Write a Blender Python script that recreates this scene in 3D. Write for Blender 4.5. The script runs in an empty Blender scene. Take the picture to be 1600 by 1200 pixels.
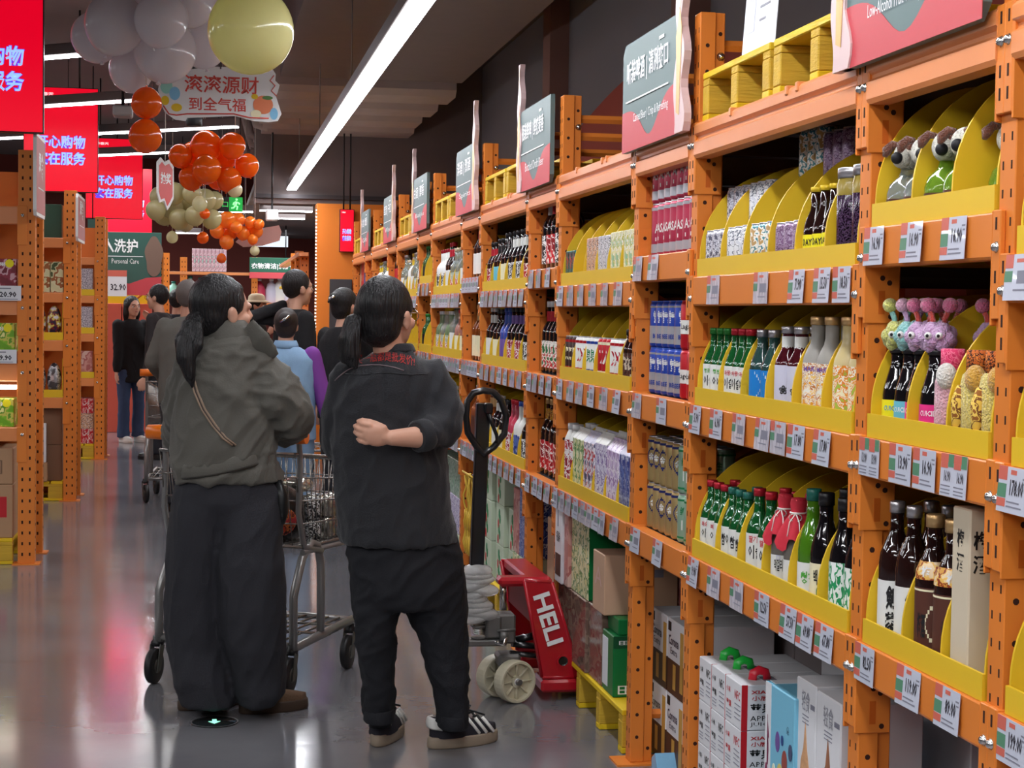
import bpy, bmesh, math, random
from mathutils import Vector, Matrix, noise
from math import sin, cos, pi, sqrt, radians

random.seed(7)
SC = bpy.context.scene
COL = SC.collection

# ------------------------------------------------------------------ camera
FPX, CAM_H, ROLL = 2650.0, 1.485, 0.0135      # focal length in pixels of a 1600 px wide frame
_A = Vector((-475.0, 115.0, -FPX)).normalized()              # the aisle direction seen from the camera
_U = Vector((ROLL, 1.0, (_A.x * ROLL + _A.y) / -_A.z)).normalized()
_R = _A.cross(_U)
CAM_M = Matrix((_R, _A, _U))
cam_d = bpy.data.cameras.new('camera')
cam_d.sensor_fit = 'HORIZONTAL'
cam_d.sensor_width = 36.0
cam_d.lens = FPX / 1600.0 * 36.0
cam_d.clip_start = 0.05
cam_d.clip_end = 200.0
cam = bpy.data.objects.new('camera', cam_d)
cam.matrix_world = Matrix.Translation((0, 0, CAM_H)) @ CAM_M.to_4x4()
COL.objects.link(cam)
SC.camera = cam

# ------------------------------------------------------------------ world and exposure
world = bpy.data.worlds.new('world')
SC.world = world
world.use_nodes = True
world.node_tree.nodes['Background'].inputs[0].default_value = (0.85, 0.9, 1.0, 1)
world.node_tree.nodes['Background'].inputs[1].default_value = 0.13
SC.view_settings.view_transform = 'Standard'
SC.view_settings.look = 'None'
SC.view_settings.gamma = 1.0
SC.view_settings.use_curve_mapping = False
SC.view_settings.exposure = 0.1
try:
    SC.cycles.use_denoising = True
    SC.cycles.max_bounces = 8
    SC.cycles.transparent_max_bounces = 12
    SC.cycles.sample_clamp_indirect = 6.0
except Exception:
    pass

# the store's other ceiling light rows, beyond what the frame shows, as area lamps at ceiling height
def area_lamp(name, loc, sx, sy, power, col=(0.97, 0.98, 1.0), rot=(0, 0, 0)):
    d = bpy.data.lights.new(name, 'AREA')
    d.shape = 'RECTANGLE'; d.size = sx; d.size_y = sy; d.energy = power; d.color = col
    o = bpy.data.objects.new(name, d); o.location = loc; o.rotation_euler = rot
    COL.objects.link(o)
    return o
AISLE_LIGHT = 34.0          # emission of the strip over the aisle
SIDE_LIGHT = 18.0
for _i in range(3): area_lamp('ceiling_lamp', (-1.6, -2.0 + 2.1 * _i, 3.0), 3.0, 0.07, 60, rot=(0, 0, -0.66))
for _i in range(8): area_lamp('ceiling_lamp', (-4.6, 4.0 + 2.6 * _i, 3.1), 3.0, 0.07, 55, rot=(0, 0, -0.66))
area_lamp('ceiling_lamp', (1.2, 22.0, 2.66), 1.2, 6.0, 110)
for _i in range(3): area_lamp('ceiling_lamp', (-1.6, 20.5 + 2.5 * _i, 3.4), 3.0, 0.07, 80, rot=(0, 0, -0.66))

# ------------------------------------------------------------------ colour and materials
def lin(c):
    c = c / 255.0
    return c / 12.92 if c <= 0.04045 else ((c + 0.055) / 1.055) ** 2.4
def rgb(*c):
    return (lin(c[0]), lin(c[1]), lin(c[2]), 1.0)
MATS = {}
def mat(name, col, rough=0.5, metal=0.0, spec=0.5, coat=0.0, emit=0.0, trans=0.0, alpha=1.0,
        noise_amt=0.0, noise_scale=8.0, bump=0.0, bump_scale=60.0, stretch=None, ior=1.45, sheen=0.0):
    """a principled material, its colour softly varied by noise, with an optional noise bump"""
    if name in MATS:
        return MATS[name]
    m = bpy.data.materials.new(name); m.use_nodes = True
    nt = m.node_tree; b = nt.nodes['Principled BSDF']
    c = rgb(*col)
    b.inputs['Base Color'].default_value = c
    b.inputs['Roughness'].default_value = rough
    b.inputs['Metallic'].default_value = metal
    b.inputs['Specular IOR Level'].default_value = spec
    b.inputs['Coat Weight'].default_value = coat
    b.inputs['Transmission Weight'].default_value = trans
    b.inputs['IOR'].default_value = ior
    b.inputs['Alpha'].default_value = alpha
    if sheen:
        b.inputs['Sheen Weight'].default_value = sheen
    if emit:
        b.inputs['Emission Color'].default_value = c
        b.inputs['Emission Strength'].default_value = emit
    if noise_amt or bump:
        tc = nt.nodes.new('ShaderNodeTexCoord'); mp = nt.nodes.new('ShaderNodeMapping')
        nt.links.new(tc.outputs['Object'], mp.inputs['Vector'])
        if stretch: mp.inputs['Scale'].default_value = stretch
    if noise_amt:
        n = nt.nodes.new('ShaderNodeTexNoise'); n.inputs['Scale'].default_value = noise_scale
        n.inputs['Detail'].default_value = 4
        nt.links.new(mp.outputs[0], n.inputs['Vector'])
        r = nt.nodes.new('ShaderNodeMix'); r.data_type = 'RGBA'
        lo = [max(0, x * (1 - noise_amt)) for x in c[:3]] + [1]; hi = [min(1, x * (1 + noise_amt)) for x in c[:3]] + [1]
        r.inputs[6].default_value = lo; r.inputs[7].default_value = hi
        nt.links.new(n.outputs[0], r.inputs[0]); nt.links.new(r.outputs[2], b.inputs['Base Color'])
    if bump:
        n2 = nt.nodes.new('ShaderNodeTexNoise'); n2.inputs['Scale'].default_value = bump_scale; n2.inputs['Detail'].default_value = 3
        nt.links.new(mp.outputs[0], n2.inputs['Vector'])
        bp = nt.nodes.new('ShaderNodeBump'); bp.inputs['Strength'].default_value = bump; bp.inputs['Distance'].default_value = 0.01
        nt.links.new(n2.outputs[0], bp.inputs['Height']); nt.links.new(bp.outputs[0], b.inputs['Normal'])
    MATS[name] = m
    return m
def mat_print(name, cols, scale=40.0, rough=0.35, metal=0.0, stretch=(1, 1, 1), kind='noise'):
    """printed packaging: patches of a few inks"""
    if name in MATS:
        return MATS[name]
    m = bpy.data.materials.new(name); m.use_nodes = True
    nt = m.node_tree; b = nt.nodes['Principled BSDF']
    b.inputs['Roughness'].default_value = rough; b.inputs['Metallic'].default_value = metal
    tc = nt.nodes.new('ShaderNodeTexCoord'); mp = nt.nodes.new('ShaderNodeMapping')
    mp.inputs['Scale'].default_value = stretch
    nt.links.new(tc.outputs['Object'], mp.inputs['Vector'])
    if kind == 'noise':
        n = nt.nodes.new('ShaderNodeTexNoise'); n.inputs['Scale'].default_value = scale; n.inputs['Detail'].default_value = 2.5
        nt.links.new(mp.outputs[0], n.inputs['Vector']); fac = n.outputs[0]
    else:
        n = nt.nodes.new('ShaderNodeTexVoronoi'); n.inputs['Scale'].default_value = scale
        nt.links.new(mp.outputs[0], n.inputs['Vector'])
        sp = nt.nodes.new('ShaderNodeSeparateColor'); nt.links.new(n.outputs['Color'], sp.inputs[0]); fac = sp.outputs[0]
    cr = nt.nodes.new('ShaderNodeValToRGB'); cr.color_ramp.interpolation = 'CONSTANT'
    k = len(cols); lo, hi = (0.36, 0.64) if kind == 'noise' else (0.0, 1.0)
    els = cr.color_ramp.elements
    els[0].position = 0; els[0].color = rgb(*cols[0])
    els[1].position = lo + (hi - lo) / k; els[1].color = rgb(*cols[1 % k])
    for i in range(2, k):
        e = els.new(lo + (hi - lo) * i / k); e.color = rgb(*cols[i])
    nt.links.new(fac, cr.inputs[0]); nt.links.new(cr.outputs[0], b.inputs['Base Color'])
    MATS[name] = m
    return m

# ------------------------------------------------------------------ naming
LABELS = {}
def tag(o, label=None, cat=None, group=None, kind=None):
    if label:
        o['label'] = label
        LABELS.setdefault(label, []).append(o.name)
    if cat: o['category'] = cat
    if group: o['group'] = group
    if kind: o['kind'] = kind
    return o
def thing(name, label, cat, loc=(0, 0, 0), rotz=0.0, group=None):
    o = bpy.data.objects.new(name, None); COL.objects.link(o)
    o.empty_display_size = 0.1
    o.location = loc; o.rotation_euler = (0, 0, rotz)
    return tag(o, label, cat, group)
def put(name, me, parent=None, loc=(0, 0, 0), rot=(0, 0, 0), scale=None):
    o = bpy.data.objects.new(name, me); COL.objects.link(o)
    o.location = loc; o.rotation_euler = rot
    if scale: o.scale = scale
    if parent: o.parent = parent
    return o

# ------------------------------------------------------------------ points of the place along a line of sight
def sight(px, py):
    return CAM_M @ Vector((px - 800.0, 600.0 - py, -FPX))
EYE = Vector((0, 0, CAM_H))
def atX(px, py, X):
    d = sight(px, py); return EYE + d * (X / d.x)
def atY(px, py, Y):
    d = sight(px, py); return EYE + d * (Y / d.y)
def atZ(px, py, Z):
    d = sight(px, py); return EYE + d * ((Z - CAM_H) / d.z)

# ------------------------------------------------------------------ mesh collector
_text_cache = {}
def text_geo(s, bold=0.0, res=2):
    k = (s, bold, res)
    if k in _text_cache: return _text_cache[k]
    cu = bpy.data.curves.new('lettering', 'FONT'); cu.body = s; cu.size = 1; cu.resolution_u = res; cu.offset = bold
    cu.fill_mode = 'FRONT'
    o = bpy.data.objects.new('lettering', cu); COL.objects.link(o)
    dg = bpy.context.evaluated_depsgraph_get()
    me = bpy.data.meshes.new_from_object(o.evaluated_get(dg))
    vs = [v.co.copy() for v in me.vertices]; fs = [tuple(p.vertices) for p in me.polygons]
    bpy.data.objects.remove(o); bpy.data.meshes.remove(me); bpy.data.curves.remove(cu)
    x0 = min(v.x for v in vs); x1 = max(v.x for v in vs); y0 = min(v.y for v in vs); y1 = max(v.y for v in vs)
    vs = [((v.x - x0) / (x1 - x0), (v.y - y0) / (y1 - y0)) for v in vs]
    _text_cache[k] = (vs, fs, (x1 - x0) / (y1 - y0))
    return _text_cache[k]

class MB:
    def __init__(s):
        s.v = []; s.f = []; s.mi = []; s.sm = []; s.mats = []
    def _m(s, m):
        if m not in s.mats: s.mats.append(m)
        return s.mats.index(m)
    def add(s, verts, faces, m, smooth=False):
        o = len(s.v); k = s._m(m)
        s.v.extend(tuple(v) for v in verts)
        for f in faces:
            s.f.append(tuple(i + o for i in f)); s.mi.append(k); s.sm.append(smooth)
        return s
    def obox(s, c, size, m, ax=None, ch=0.0):
        hx, hy, hz = size[0] / 2, size[1] / 2, size[2] / 2
        c = Vector(c)
        X, Y, Z = ax if ax else (Vector((1, 0, 0)), Vector((0, 1, 0)), Vector((0, 0, 1)))
        X, Y, Z = Vector(X), Vector(Y), Vector(Z)
        if ch <= 0:
            vs = [c + X * a * hx + Y * b * hy + Z * d * hz for a in (-1, 1) for b in (-1, 1) for d in (-1, 1)]
            return s.add(vs, [(0, 1, 3, 2), (4, 6, 7, 5), (0, 4, 5, 1), (2, 3, 7, 6), (0, 2, 6, 4), (1, 5, 7, 3)], m)
        ch = min(ch, hx * .9, hy * .9, hz * .9)
        vs = []; idx = {}
        for a in (-1, 1):
            for b in (-1, 1):
                for d in (-1, 1):
                    for k in range(3):
                        e = [hx, hy, hz]
                        for q in range(3):
                            if q != k: e[q] -= ch
                        idx[a, b, d, k] = len(vs)
                        vs.append(c + X * a * e[0] + Y * b * e[1] + Z * d * e[2])
        fs = []
        for a in (-1, 1):
            fs.append([idx[a, -1, -1, 0], idx[a, 1, -1, 0], idx[a, 1, 1, 0], idx[a, -1, 1, 0]])
            fs.append([idx[-1, a, -1, 1], idx[1, a, -1, 1], idx[1, a, 1, 1], idx[-1, a, 1, 1]])
            fs.append([idx[-1, -1, a, 2], idx[1, -1, a, 2], idx[1, 1, a, 2], idx[-1, 1, a, 2]])
            for b in (-1, 1):
                fs.append([idx[a, b, -1, 0], idx[a, b, -1, 1], idx[a, b, 1, 1], idx[a, b, 1, 0]])
                fs.append([idx[a, -1, b, 0], idx[a, -1, b, 2], idx[a, 1, b, 2], idx[a, 1, b, 0]])
                fs.append([idx[-1, a, b, 1], idx[-1, a, b, 2], idx[1, a, b, 2], idx[1, a, b, 1]])
                for d in (-1, 1):
                    fs.append([idx[a, b, d, 0], idx[a, b, d, 1], idx[a, b, d, 2]])
        return s.add(vs, fs, m)
    def box(s, x0, x1, y0, y1, z0, z1, m, ch=0.0):
        return s.obox(((x0 + x1) / 2, (y0 + y1) / 2, (z0 + z1) / 2), (abs(x1 - x0), abs(y1 - y0), abs(z1 - z0)), m, None, ch)
    def quad(s, a, b, c, d, m):
        return s.add([a, b, c, d], [(0, 1, 2, 3)], m)
    def tube(s, pts, r, m, n=8, closed=False, caps=True, smooth=True):
        pts = [Vector(p) for p in pts]; k = len(pts)
        rs = r if isinstance(r, (list, tuple)) else [r] * k
        dirs = []
        for i in range(k):
            if closed: d = pts[(i + 1) % k] - pts[i - 1]
            else: d = pts[min(i + 1, k - 1)] - pts[max(i - 1, 0)]
            dirs.append(d.normalized() if d.length > 1e-9 else Vector((0, 0, 1)))
        t = dirs[0]; u = t.orthogonal().normalized()
        if abs(t.z) < .9: u = (Vector((0, 0, 1)) - t * t.z).normalized()
        vs = []; fs = []
        for i in range(k):
            t = dirs[i]; u = (u - t * u.dot(t)).normalized(); w = t.cross(u)
            rr = rs[i]; ra, rb = rr if isinstance(rr, tuple) else (rr, rr)
            for j in range(n):
                a = 2 * pi * j / n
                vs.append(pts[i] + u * cos(a) * ra + w * sin(a) * rb)
        for i in range(k if closed else k - 1):
            for j in range(n):
                p, q = i * n, ((i + 1) % k) * n
                fs.append((p + j, p + (j + 1) % n, q + (j + 1) % n, q + j))
        s.add(vs, fs, m, smooth)
        if caps and not closed:
            o = len(s.v) - len(vs)
            for st in (0, (k - 1) * n):
                s.f.append(tuple(o + st + j for j in range(n))); s.mi.append(s._m(m)); s.sm.append(False)
        return s
    def cyl(s, p0, p1, r, m, n=14, r1=None, smooth=True):
        return s.tube([p0, p1], [r, r if r1 is None else r1], m, n, smooth=smooth)
    def lathe(s, prof, m, o=(0, 0, 0), n=16, smooth=True, caps=True, axis='Z', sq=None):
        vs = []; fs = []
        for r, z in prof:
            for j in range(n):
                a = 2 * pi * (j + .5) / n
                ca, sa = cos(a), sin(a)
                if sq:  # squarish section
                    q = (abs(ca) ** sq + abs(sa) ** sq) ** (-1 / sq); ca, sa = ca * q, sa * q
                if axis == 'Z': vs.append((o[0] + r * ca, o[1] + r * sa, o[2] + z))
                elif axis == 'X': vs.append((o[0] + z, o[1] + r * ca, o[2] + r * sa))
                else: vs.append((o[0] + r * ca, o[1] + z, o[2] + r * sa))
        k = len(prof)
        for i in range(k - 1):
            for j in range(n):
                fs.append((i * n + j, i * n + (j + 1) % n, (i + 1) * n + (j + 1) % n, (i + 1) * n + j))
        s.add(vs, fs, m, smooth)
        if caps:
            oo = len(s.v) - len(vs)
            for st in (0, (k - 1) * n):
                if prof[0 if st == 0 else -1][0] > 1e-4:
                    s.f.append(tuple(oo + st + j for j in range(n))); s.mi.append(s._m(m)); s.sm.append(False)
        return s
    def prism(s, poly, o, u, v, w, m, smooth=False):
        o, u, v, w = Vector(o), Vector(u), Vector(v), Vector(w)
        k = len(poly)
        vs = [o + u * a + v * b for a, b in poly] + [o + u * a + v * b + w for a, b in poly]
        s.add(vs, [tuple(range(k)), tuple(range(2 * k - 1, k - 1, -1))], m)
        oo = len(s.v) - 2 * k
        for i in range(k):
            j = (i + 1) % k
            s.f.append((oo + i, oo + j, oo + k + j, oo + k + i)); s.mi.append(s._m(m)); s.sm.append(smooth)
        return s
    def sphere(s, c, r, m, nu=16, nv=10, R=None, smooth=True):
        c = Vector(c)
        rx, ry, rz = r if isinstance(r, (list, tuple)) else (r, r, r)
        vs = []; fs = []
        for i in range(nv + 1):
            t = pi * i / nv
            for j in range(nu):
                a = 2 * pi * j / nu
                p = Vector((rx * sin(t) * cos(a), ry * sin(t) * sin(a), rz * cos(t)))
                vs.append(c + (R @ p if R else p))
        for i in range(nv):
            for j in range(nu):
                fs.append((i * nu + j, (i + 1) * nu + j, (i + 1) * nu + (j + 1) % nu, i * nu + (j + 1) % nu))
        return s.add(vs, fs, m, smooth)
    def text(s, t, o, u, v, w, h, m, bold=0.012, align='L', res=2, wrap=None):
        """letters of height h (and width w, or w=None for natural) from corner o along u, v"""
        vs, fs, asp = text_geo(t, bold, res)
        if w is None: w = asp * h
        ox = {'L': 0, 'C': -w / 2, 'R': -w}[align]
        if wrap:      # (centre, radius, angle of the middle): round a bottle
            c, R, a0 = wrap
            pts = []
            for a, b in vs:
                ang = a0 + (a * w + ox) / R
                pts.append((c[0] + R * cos(ang), c[1] + R * sin(ang), o[2] + b * h))
        else:
            o, u, v = Vector(o), Vector(u), Vector(v)
            pts = [o + u * (a * w + ox) + v * (b * h) for a, b in vs]
        return s.add(pts, fs, m)
    def mesh(s, name, recalc=True):
        me = bpy.data.meshes.new(name)
        me.from_pydata(s.v, [], s.f)
        for m in s.mats: me.materials.append(m)
        me.polygons.foreach_set('material_index', s.mi)
        me.polygons.foreach_set('use_smooth', s.sm)
        if recalc:
            bm = bmesh.new(); bm.from_mesh(me)
            bmesh.ops.recalc_face_normals(bm, faces=bm.faces)
            bm.to_mesh(me); bm.free()
        me.update()
        return me
    def build(s, name, parent=None, loc=(0, 0, 0), rot=(0, 0, 0)):
        return put(name, s.mesh(name), parent, loc, rot)
def struct(name, mb):
    o = mb.build(name); o['kind'] = 'structure'; return o

# ------------------------------------------------------------------ common materials
M_OR = mat('orange_steel', (222, 127, 48), 0.4, noise_amt=0.06, noise_scale=5)
M_ORD = mat('orange_steel_beam', (226, 140, 82), 0.3, spec=0.7, noise_amt=0.05)
M_YEL = mat('yellow_sheet', (228, 188, 40), 0.42, noise_amt=0.04)
M_HOLE = mat('hole_dark', (52, 20, 8), 0.9)
M_BOLT = mat('zinc_bolt', (200, 198, 195), 0.25, metal=1.0)
M_BOARD = mat('dark_shelf_board', (52, 50, 52), 0.6, noise_amt=0.1)
M_WHITE = mat('white_paper', (226, 226, 230), 0.55)
M_BLACK = mat('black_ink', (22, 22, 24), 0.55)
M_STEEL = mat('grey_steel', (120, 120, 122), 0.35, metal=0.8)
M_BLKPL = mat('black_plastic', (24, 24, 26), 0.4)
# ------------------------------------------------------------------ the building
def floor_material():
    m = bpy.data.materials.new('polished_floor'); m.use_nodes = True
    nt = m.node_tree; b = nt.nodes['Principled BSDF']
    tc = nt.nodes.new('ShaderNodeTexCoord')
    n = nt.nodes.new('ShaderNodeTexNoise'); n.inputs['Scale'].default_value = 1.6; n.inputs['Detail'].default_value = 8
    nt.links.new(tc.outputs['Object'], n.inputs['Vector'])
    cr = nt.nodes.new('ShaderNodeValToRGB')
    cr.color_ramp.elements[0].position = .3; cr.color_ramp.elements[0].color = rgb(100, 99, 104)
    cr.color_ramp.elements[1].position = .75; cr.color_ramp.elements[1].color = rgb(124, 123, 127)
    nt.links.new(n.outputs[0], cr.inputs[0])
    # fine control joints across the aisle
    sp = nt.nodes.new('ShaderNodeSeparateXYZ'); nt.links.new(tc.outputs['Object'], sp.inputs[0])
    def joint(out, off):
        a = nt.nodes.new('ShaderNodeMath'); a.operation = 'ADD'; a.inputs[1].default_value = off; nt.links.new(out, a.inputs[0])
        w = nt.nodes.new('ShaderNodeMath'); w.operation = 'PINGPONG'; w.inputs[1].default_value = 1.83; nt.links.new(a.outputs[0], w.inputs[0])
        l = nt.nodes.new('ShaderNodeMath'); l.operation = 'LESS_THAN'; l.inputs[1].default_value = 0.004; nt.links.new(w.outputs[0], l.inputs[0])
        return l.outputs[0]
    mx = nt.nodes.new('ShaderNodeMath'); mx.operation = 'MAXIMUM'
    nt.links.new(joint(sp.outputs[1], -7.32), mx.inputs[0]); mx.inputs[1].default_value = 0
    mix = nt.nodes.new('ShaderNodeMix'); mix.data_type = 'RGBA'; mix.inputs[7].default_value = rgb(58, 58, 62)
    nt.links.new(mx.outputs[0], mix.inputs[0]); nt.links.new(cr.outputs[0], mix.inputs[6])
    nt.links.new(mix.outputs[2], b.inputs['Base Color'])
    b.inputs['Roughness'].default_value = .13
    b.inputs['Specular IOR Level'].default_value = .8
    b.inputs['IOR'].default_value = 1.6
    n2 = nt.nodes.new('ShaderNodeTexNoise'); n2.inputs['Scale'].default_value = 7.0; n2.inputs['Detail'].default_value = 2
    mp = nt.nodes.new('ShaderNodeMapping'); mp.inputs['Scale'].default_value = (0.5, 1.0, 1)
    nt.links.new(tc.outputs['Object'], mp.inputs[0]); nt.links.new(mp.outputs[0], n2.inputs['Vector'])
    bp = nt.nodes.new('ShaderNodeBump'); bp.inputs['Strength'].default_value = .035; bp.inputs['Distance'].default_value = .02
    nt.links.new(n2.outputs[0], bp.inputs['Height']); nt.links.new(bp.outputs[0], b.inputs['Normal'])
    return m
def mural_material():
    """dark side wall: charcoal above a maroon wave"""
    m = bpy.data.materials.new('mural_wall'); m.use_nodes = True
    nt = m.node_tree; b = nt.nodes['Principled BSDF']; b.inputs['Roughness'].default_value = .8
    tc = nt.nodes.new('ShaderNodeTexCoord'); sp = nt.nodes.new('ShaderNodeSeparateXYZ')
    nt.links.new(tc.outputs['Object'], sp.inputs[0])
    def mth(op, a, b_):
        x = nt.nodes.new('ShaderNodeMath'); x.operation = op
        for i, q in enumerate((a, b_)):
            if isinstance(q, (int, float)): x.inputs[i].default_value = q
            else: nt.links.new(q, x.inputs[i])
        return x.outputs[0]
    wv = mth('SINE', mth('MULTIPLY', sp.outputs[1], 0.75), 0)
    lim = mth('ADD', mth('MULTIPLY', wv, 0.2), 2.9)
    g = mth('LESS_THAN', sp.outputs[2], lim)
    mix = nt.nodes.new('ShaderNodeMix'); mix.data_type = 'RGBA'
    mix.inputs[6].default_value = rgb(134, 130, 136); mix.inputs[7].default_value = rgb(178, 78, 62)
    nt.links.new(g, mix.inputs[0]); nt.links.new(mix.outputs[2], b.inputs['Base Color'])
    return m
M_FLOOR = floor_material()
M_MURAL = mural_material()
M_CEIL = mat('painted_ceiling', (104, 94, 92), 0.85, noise_amt=0.1, noise_scale=2)
M_DUCT = mat('duct_wrap', (168, 152, 146), 0.7, noise_amt=0.12, noise_scale=6, bump=0.3, bump_scale=9)
M_BULK = mat('bulkhead_paint', (118, 106, 104), 0.8, noise_amt=0.08)
M_MAROON = mat('maroon_wall', (104, 44, 36), 0.8, noise_amt=0.05)
M_ORWALL = mat('orange_wall', (238, 132, 40), 0.6, noise_amt=0.03)
M_DGREY = mat('charcoal_panel', (72, 68, 70), 0.7)
struct('floor', MB().box(-9, 6, -6, 32, -0.1, 0, M_FLOOR))
struct('ceiling', MB().box(-9, 6, -6, 32, 4.0, 4.1, M_CEIL))
struct('wall_right', MB().box(2.75, 2.9, -6, 17.3, 0, 4.0, M_MURAL))
struct('wall_back', MB().box(-9, 6, 29.0, 29.2, 0, 4.0, M_MAROON))
struct('wall_left', MB().box(-9.2, -9, -6, 32, 0, 4.0, M_DGREY))
struct('wall_front', MB().box(-9, 6, -6.2, -6, 0, 4.0, M_DGREY))
# orange partition closing the end of the long rack, with a grey door panel
mb = MB().box(1.06, 2.9, 16.95, 17.25, 0, 2.56, M_ORWALL)
struct('wall_end', mb)
p0, p1 = atY(515, 436, 16.94), atY(549, 520, 16.94)
struct('door_1', MB().box(p0.x, p1.x, 16.90, 16.948, 0.0, p0.z, M_DGREY, .005))
# lowered bulkhead and flat ceiling beyond it
struct('trim_1', MB().box(0.45, 2.75, 17.26, 17.5, 2.57, 4.0, M_BULK))
struct('trim_2', MB().box(0.45, 2.9, 17.5, 29.0, 2.72, 2.78, M_CEIL))
struct('trim_3', MB().box(0.45, 2.75, 17.2, 17.26, 2.62, 2.66, M_DGREY))
# big dropped box over the aisle with a ribbed run of wrapped ducts behind it
bx = MB().box(0.55, 2.0, 9.6, 13.6, 3.34, 4.0, M_BULK)
struct('trim_4', bx)
for i in range(9):
    yy = 13.75 + i * 0.95
    mb = MB()
    x1 = 1.98 - 0.02 * (i % 3); x0 = 0.46 + 0.05 * (i % 2)
    pr = [(0, 0), (.06, -.05), (.56, -.05), (.64, 0), (.64, .16), (0, .16)]
    mb.prism([(a, b) for a, b in pr], (x0, yy, 3.3), (0, 1, 0), (0, 0, 1), (x1 - x0, 0, 0), M_DUCT)
    mb.tube([(x0 + .05, yy + .1, 3.27), (x0 - .05, yy + .1, 3.29), (x0 - .1, yy + .12, 3.5), (x0 - .1, yy + .12, 4.0)], .05, M_DUCT, 8)
    d = mb.build('ceiling_duct')
    tag(d, ['wrapped grey duct across the ceiling, nearest of the ribbed run behind the light strip'][0] if i == 0 else
        '%s wrapped duct of the ribbed ceiling run, counted from the nearest' % ['', 'second', 'third', 'fourth', 'fifth', 'sixth', 'seventh', 'eighth', 'ninth'][i],
        'duct', 'wrapped ducts in the ribbed ceiling run')
# columns on the dark side wall
for i, yy in enumerate((9.2, 13.0)):
    struct('trim_%d' % (5 + i), MB().box(2.6, 2.75, yy, yy + .28, 0, 4.0, mat('wall_column', (150, 112, 104), .8)))
# sprinkler pipe
struct('trim_7', MB().tube([(-4, 8.2, 3.5), (2.7, 8.2, 3.5)], .022, M_STEEL, 8))

# ------------------------------------------------------------------ ceiling light strips
M_LAMP = mat('light_strip_glow', (248, 250, 255), .4, emit=AISLE_LIGHT)
M_LAMP2 = mat('light_strip_glow_side', (248, 250, 255), .4, emit=SIDE_LIGHT)
M_HOUS = mat('light_housing', (120, 112, 112), .5)
def strip_light(a, b, w, mt, label, hang=True):
    a, b = Vector(a), Vector(b); d = (b - a).normalized(); L = (b - a).length
    s = d.cross(Vector((0, 0, 1))).normalized()
    t = thing('light_strip', label, 'ceiling light', a)
    c = (b - a) / 2
    MB().obox(c + Vector((0, 0, .045)), (L, w * 1.1, .07), M_HOUS, (d, s, Vector((0, 0, 1))), .006).build('housing', t)
    MB().obox(c + Vector((0, 0, .004)), (L - .01, w, .012), mt, (d, s, Vector((0, 0, 1)))).build('diffuser', t)
    if hang:
        k = max(2, int(L / 3) + 1)
        for i in range(k):
            p = d * (L * (i + .5) / k)
            MB().cyl(p + Vector((0, 0, .08)), p + Vector((0, 0, min(1.45, (4.0 if a.y < 17.4 or a.x < .45 else 2.72) - a.z))), .004, M_STEEL, 6).build('hanger_wire', t)
    return t
strip_light((.815, -3.0, 2.7), (.815, 17.15, 2.7), .092, M_LAMP, 'long white light strip running over the aisle')
for i, (p, q) in enumerate([((-1.0, 10.735), .25), ((-.814, 12.95), .25), ((-.94, 15.2), .226), ((-.62, 17.0), -.1)]):
    dx = 1.32
    pa = (p[0] - 1.2, p[1] + 1.2 * .79, 3.0); pb = (q, p[1] - (q - p[0]) * .79, 3.0)
    strip_light(pa, pb, .06, M_LAMP2, ['slanting light strip beside the grey balloon cluster', 'slanting light strip behind the upper hanging orange balloon',
                'slanting light strip just above the big orange balloon cluster', 'slanting light strip touching the left of the big orange balloon cluster'][i])
for i, (x0, x1, yy, zz) in enumerate([(-.47, -.1, 25.2, 2.6), (.1, .5, 19.5, 2.6), (.556, 1.146, 19.15, 2.6), (.717, 1.15, 20.7, 2.6)]):
    strip_light((x0, yy, zz), (x1, yy, zz), .07, M_LAMP2, ['short light strip over the far maroon wall', 'short light strip beneath the green exit sign',
                'short light strip left of the orange wall top', 'farther short light strip left of the orange wall top'][i])
# ------------------------------------------------------------------ the long orange rack along the aisle
D = 1.386                       # plane of the rack front
ORD = ['first', 'second', 'third', 'fourth', 'fifth', 'sixth', 'seventh', 'eighth', 'ninth', 'tenth', 'eleventh', 'twelfth',
       'thirteenth', 'fourteenth', 'fifteenth', 'sixteenth']
BAYS = [('W', 1.55, 2.833, 'bay past sake bay'), ('N', 2.833, 3.493, 'sake bay'), ('W', 3.493, 4.793, 'soju bay'),
        ('N', 4.793, 5.469, 'canned beer bay'), ('W', 5.469, 6.702, 'milk drink bay'), ('N', 6.702, 7.354, 'stout bay'),
        ('W', 7.354, 8.669, 'rum bay'), ('N', 8.669, 9.307, 'bay behind the jack handle'), ('W', 9.307, 10.602, 'clear spirits bay'),
        ('N', 10.602, 11.295, 'sixth bay from the orange wall'), ('W', 11.295, 12.58, 'fifth bay from the orange wall'),
        ('N', 12.58, 13.245, 'fourth bay from the orange wall'), ('W', 13.245, 14.53, 'third bay from the orange wall'),
        ('N', 14.53, 15.195, 'second bay from the orange wall'), ('W', 15.195, 16.48, 'bay against the orange wall')]
POSTS = [1.55] + [b[2] for b in BAYS]
LEV = {'W': {'T': 2.04, 'A': 1.60, 'B': 1.232, 'C': 0.795}, 'N': {'T': 2.04, 'A': 1.678, 'B': 1.234, 'C': 0.795}}
LNAME = {'T': 'top', 'A': 'upper', 'B': 'middle', 'C': 'lower'}
PW = 0.06                       # post width along the aisle
POST_H = 2.36
RX = 0.86                       # rack depth
S = {}                          # shared meshes
def holes(mb, x, y, z0, z1, step, r, axis):
    z = z0
    while z < z1:
        if axis == 'Y': mb.lathe([(r, 0), (r, -.0006)], M_HOLE, (x, y, z), 8, False, axis='Y')
        else: mb.box(x - .0006, x, y - r * .55, y + r * .55, z - r * 1.7, z + r * 1.7, M_HOLE)
        z += step
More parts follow.
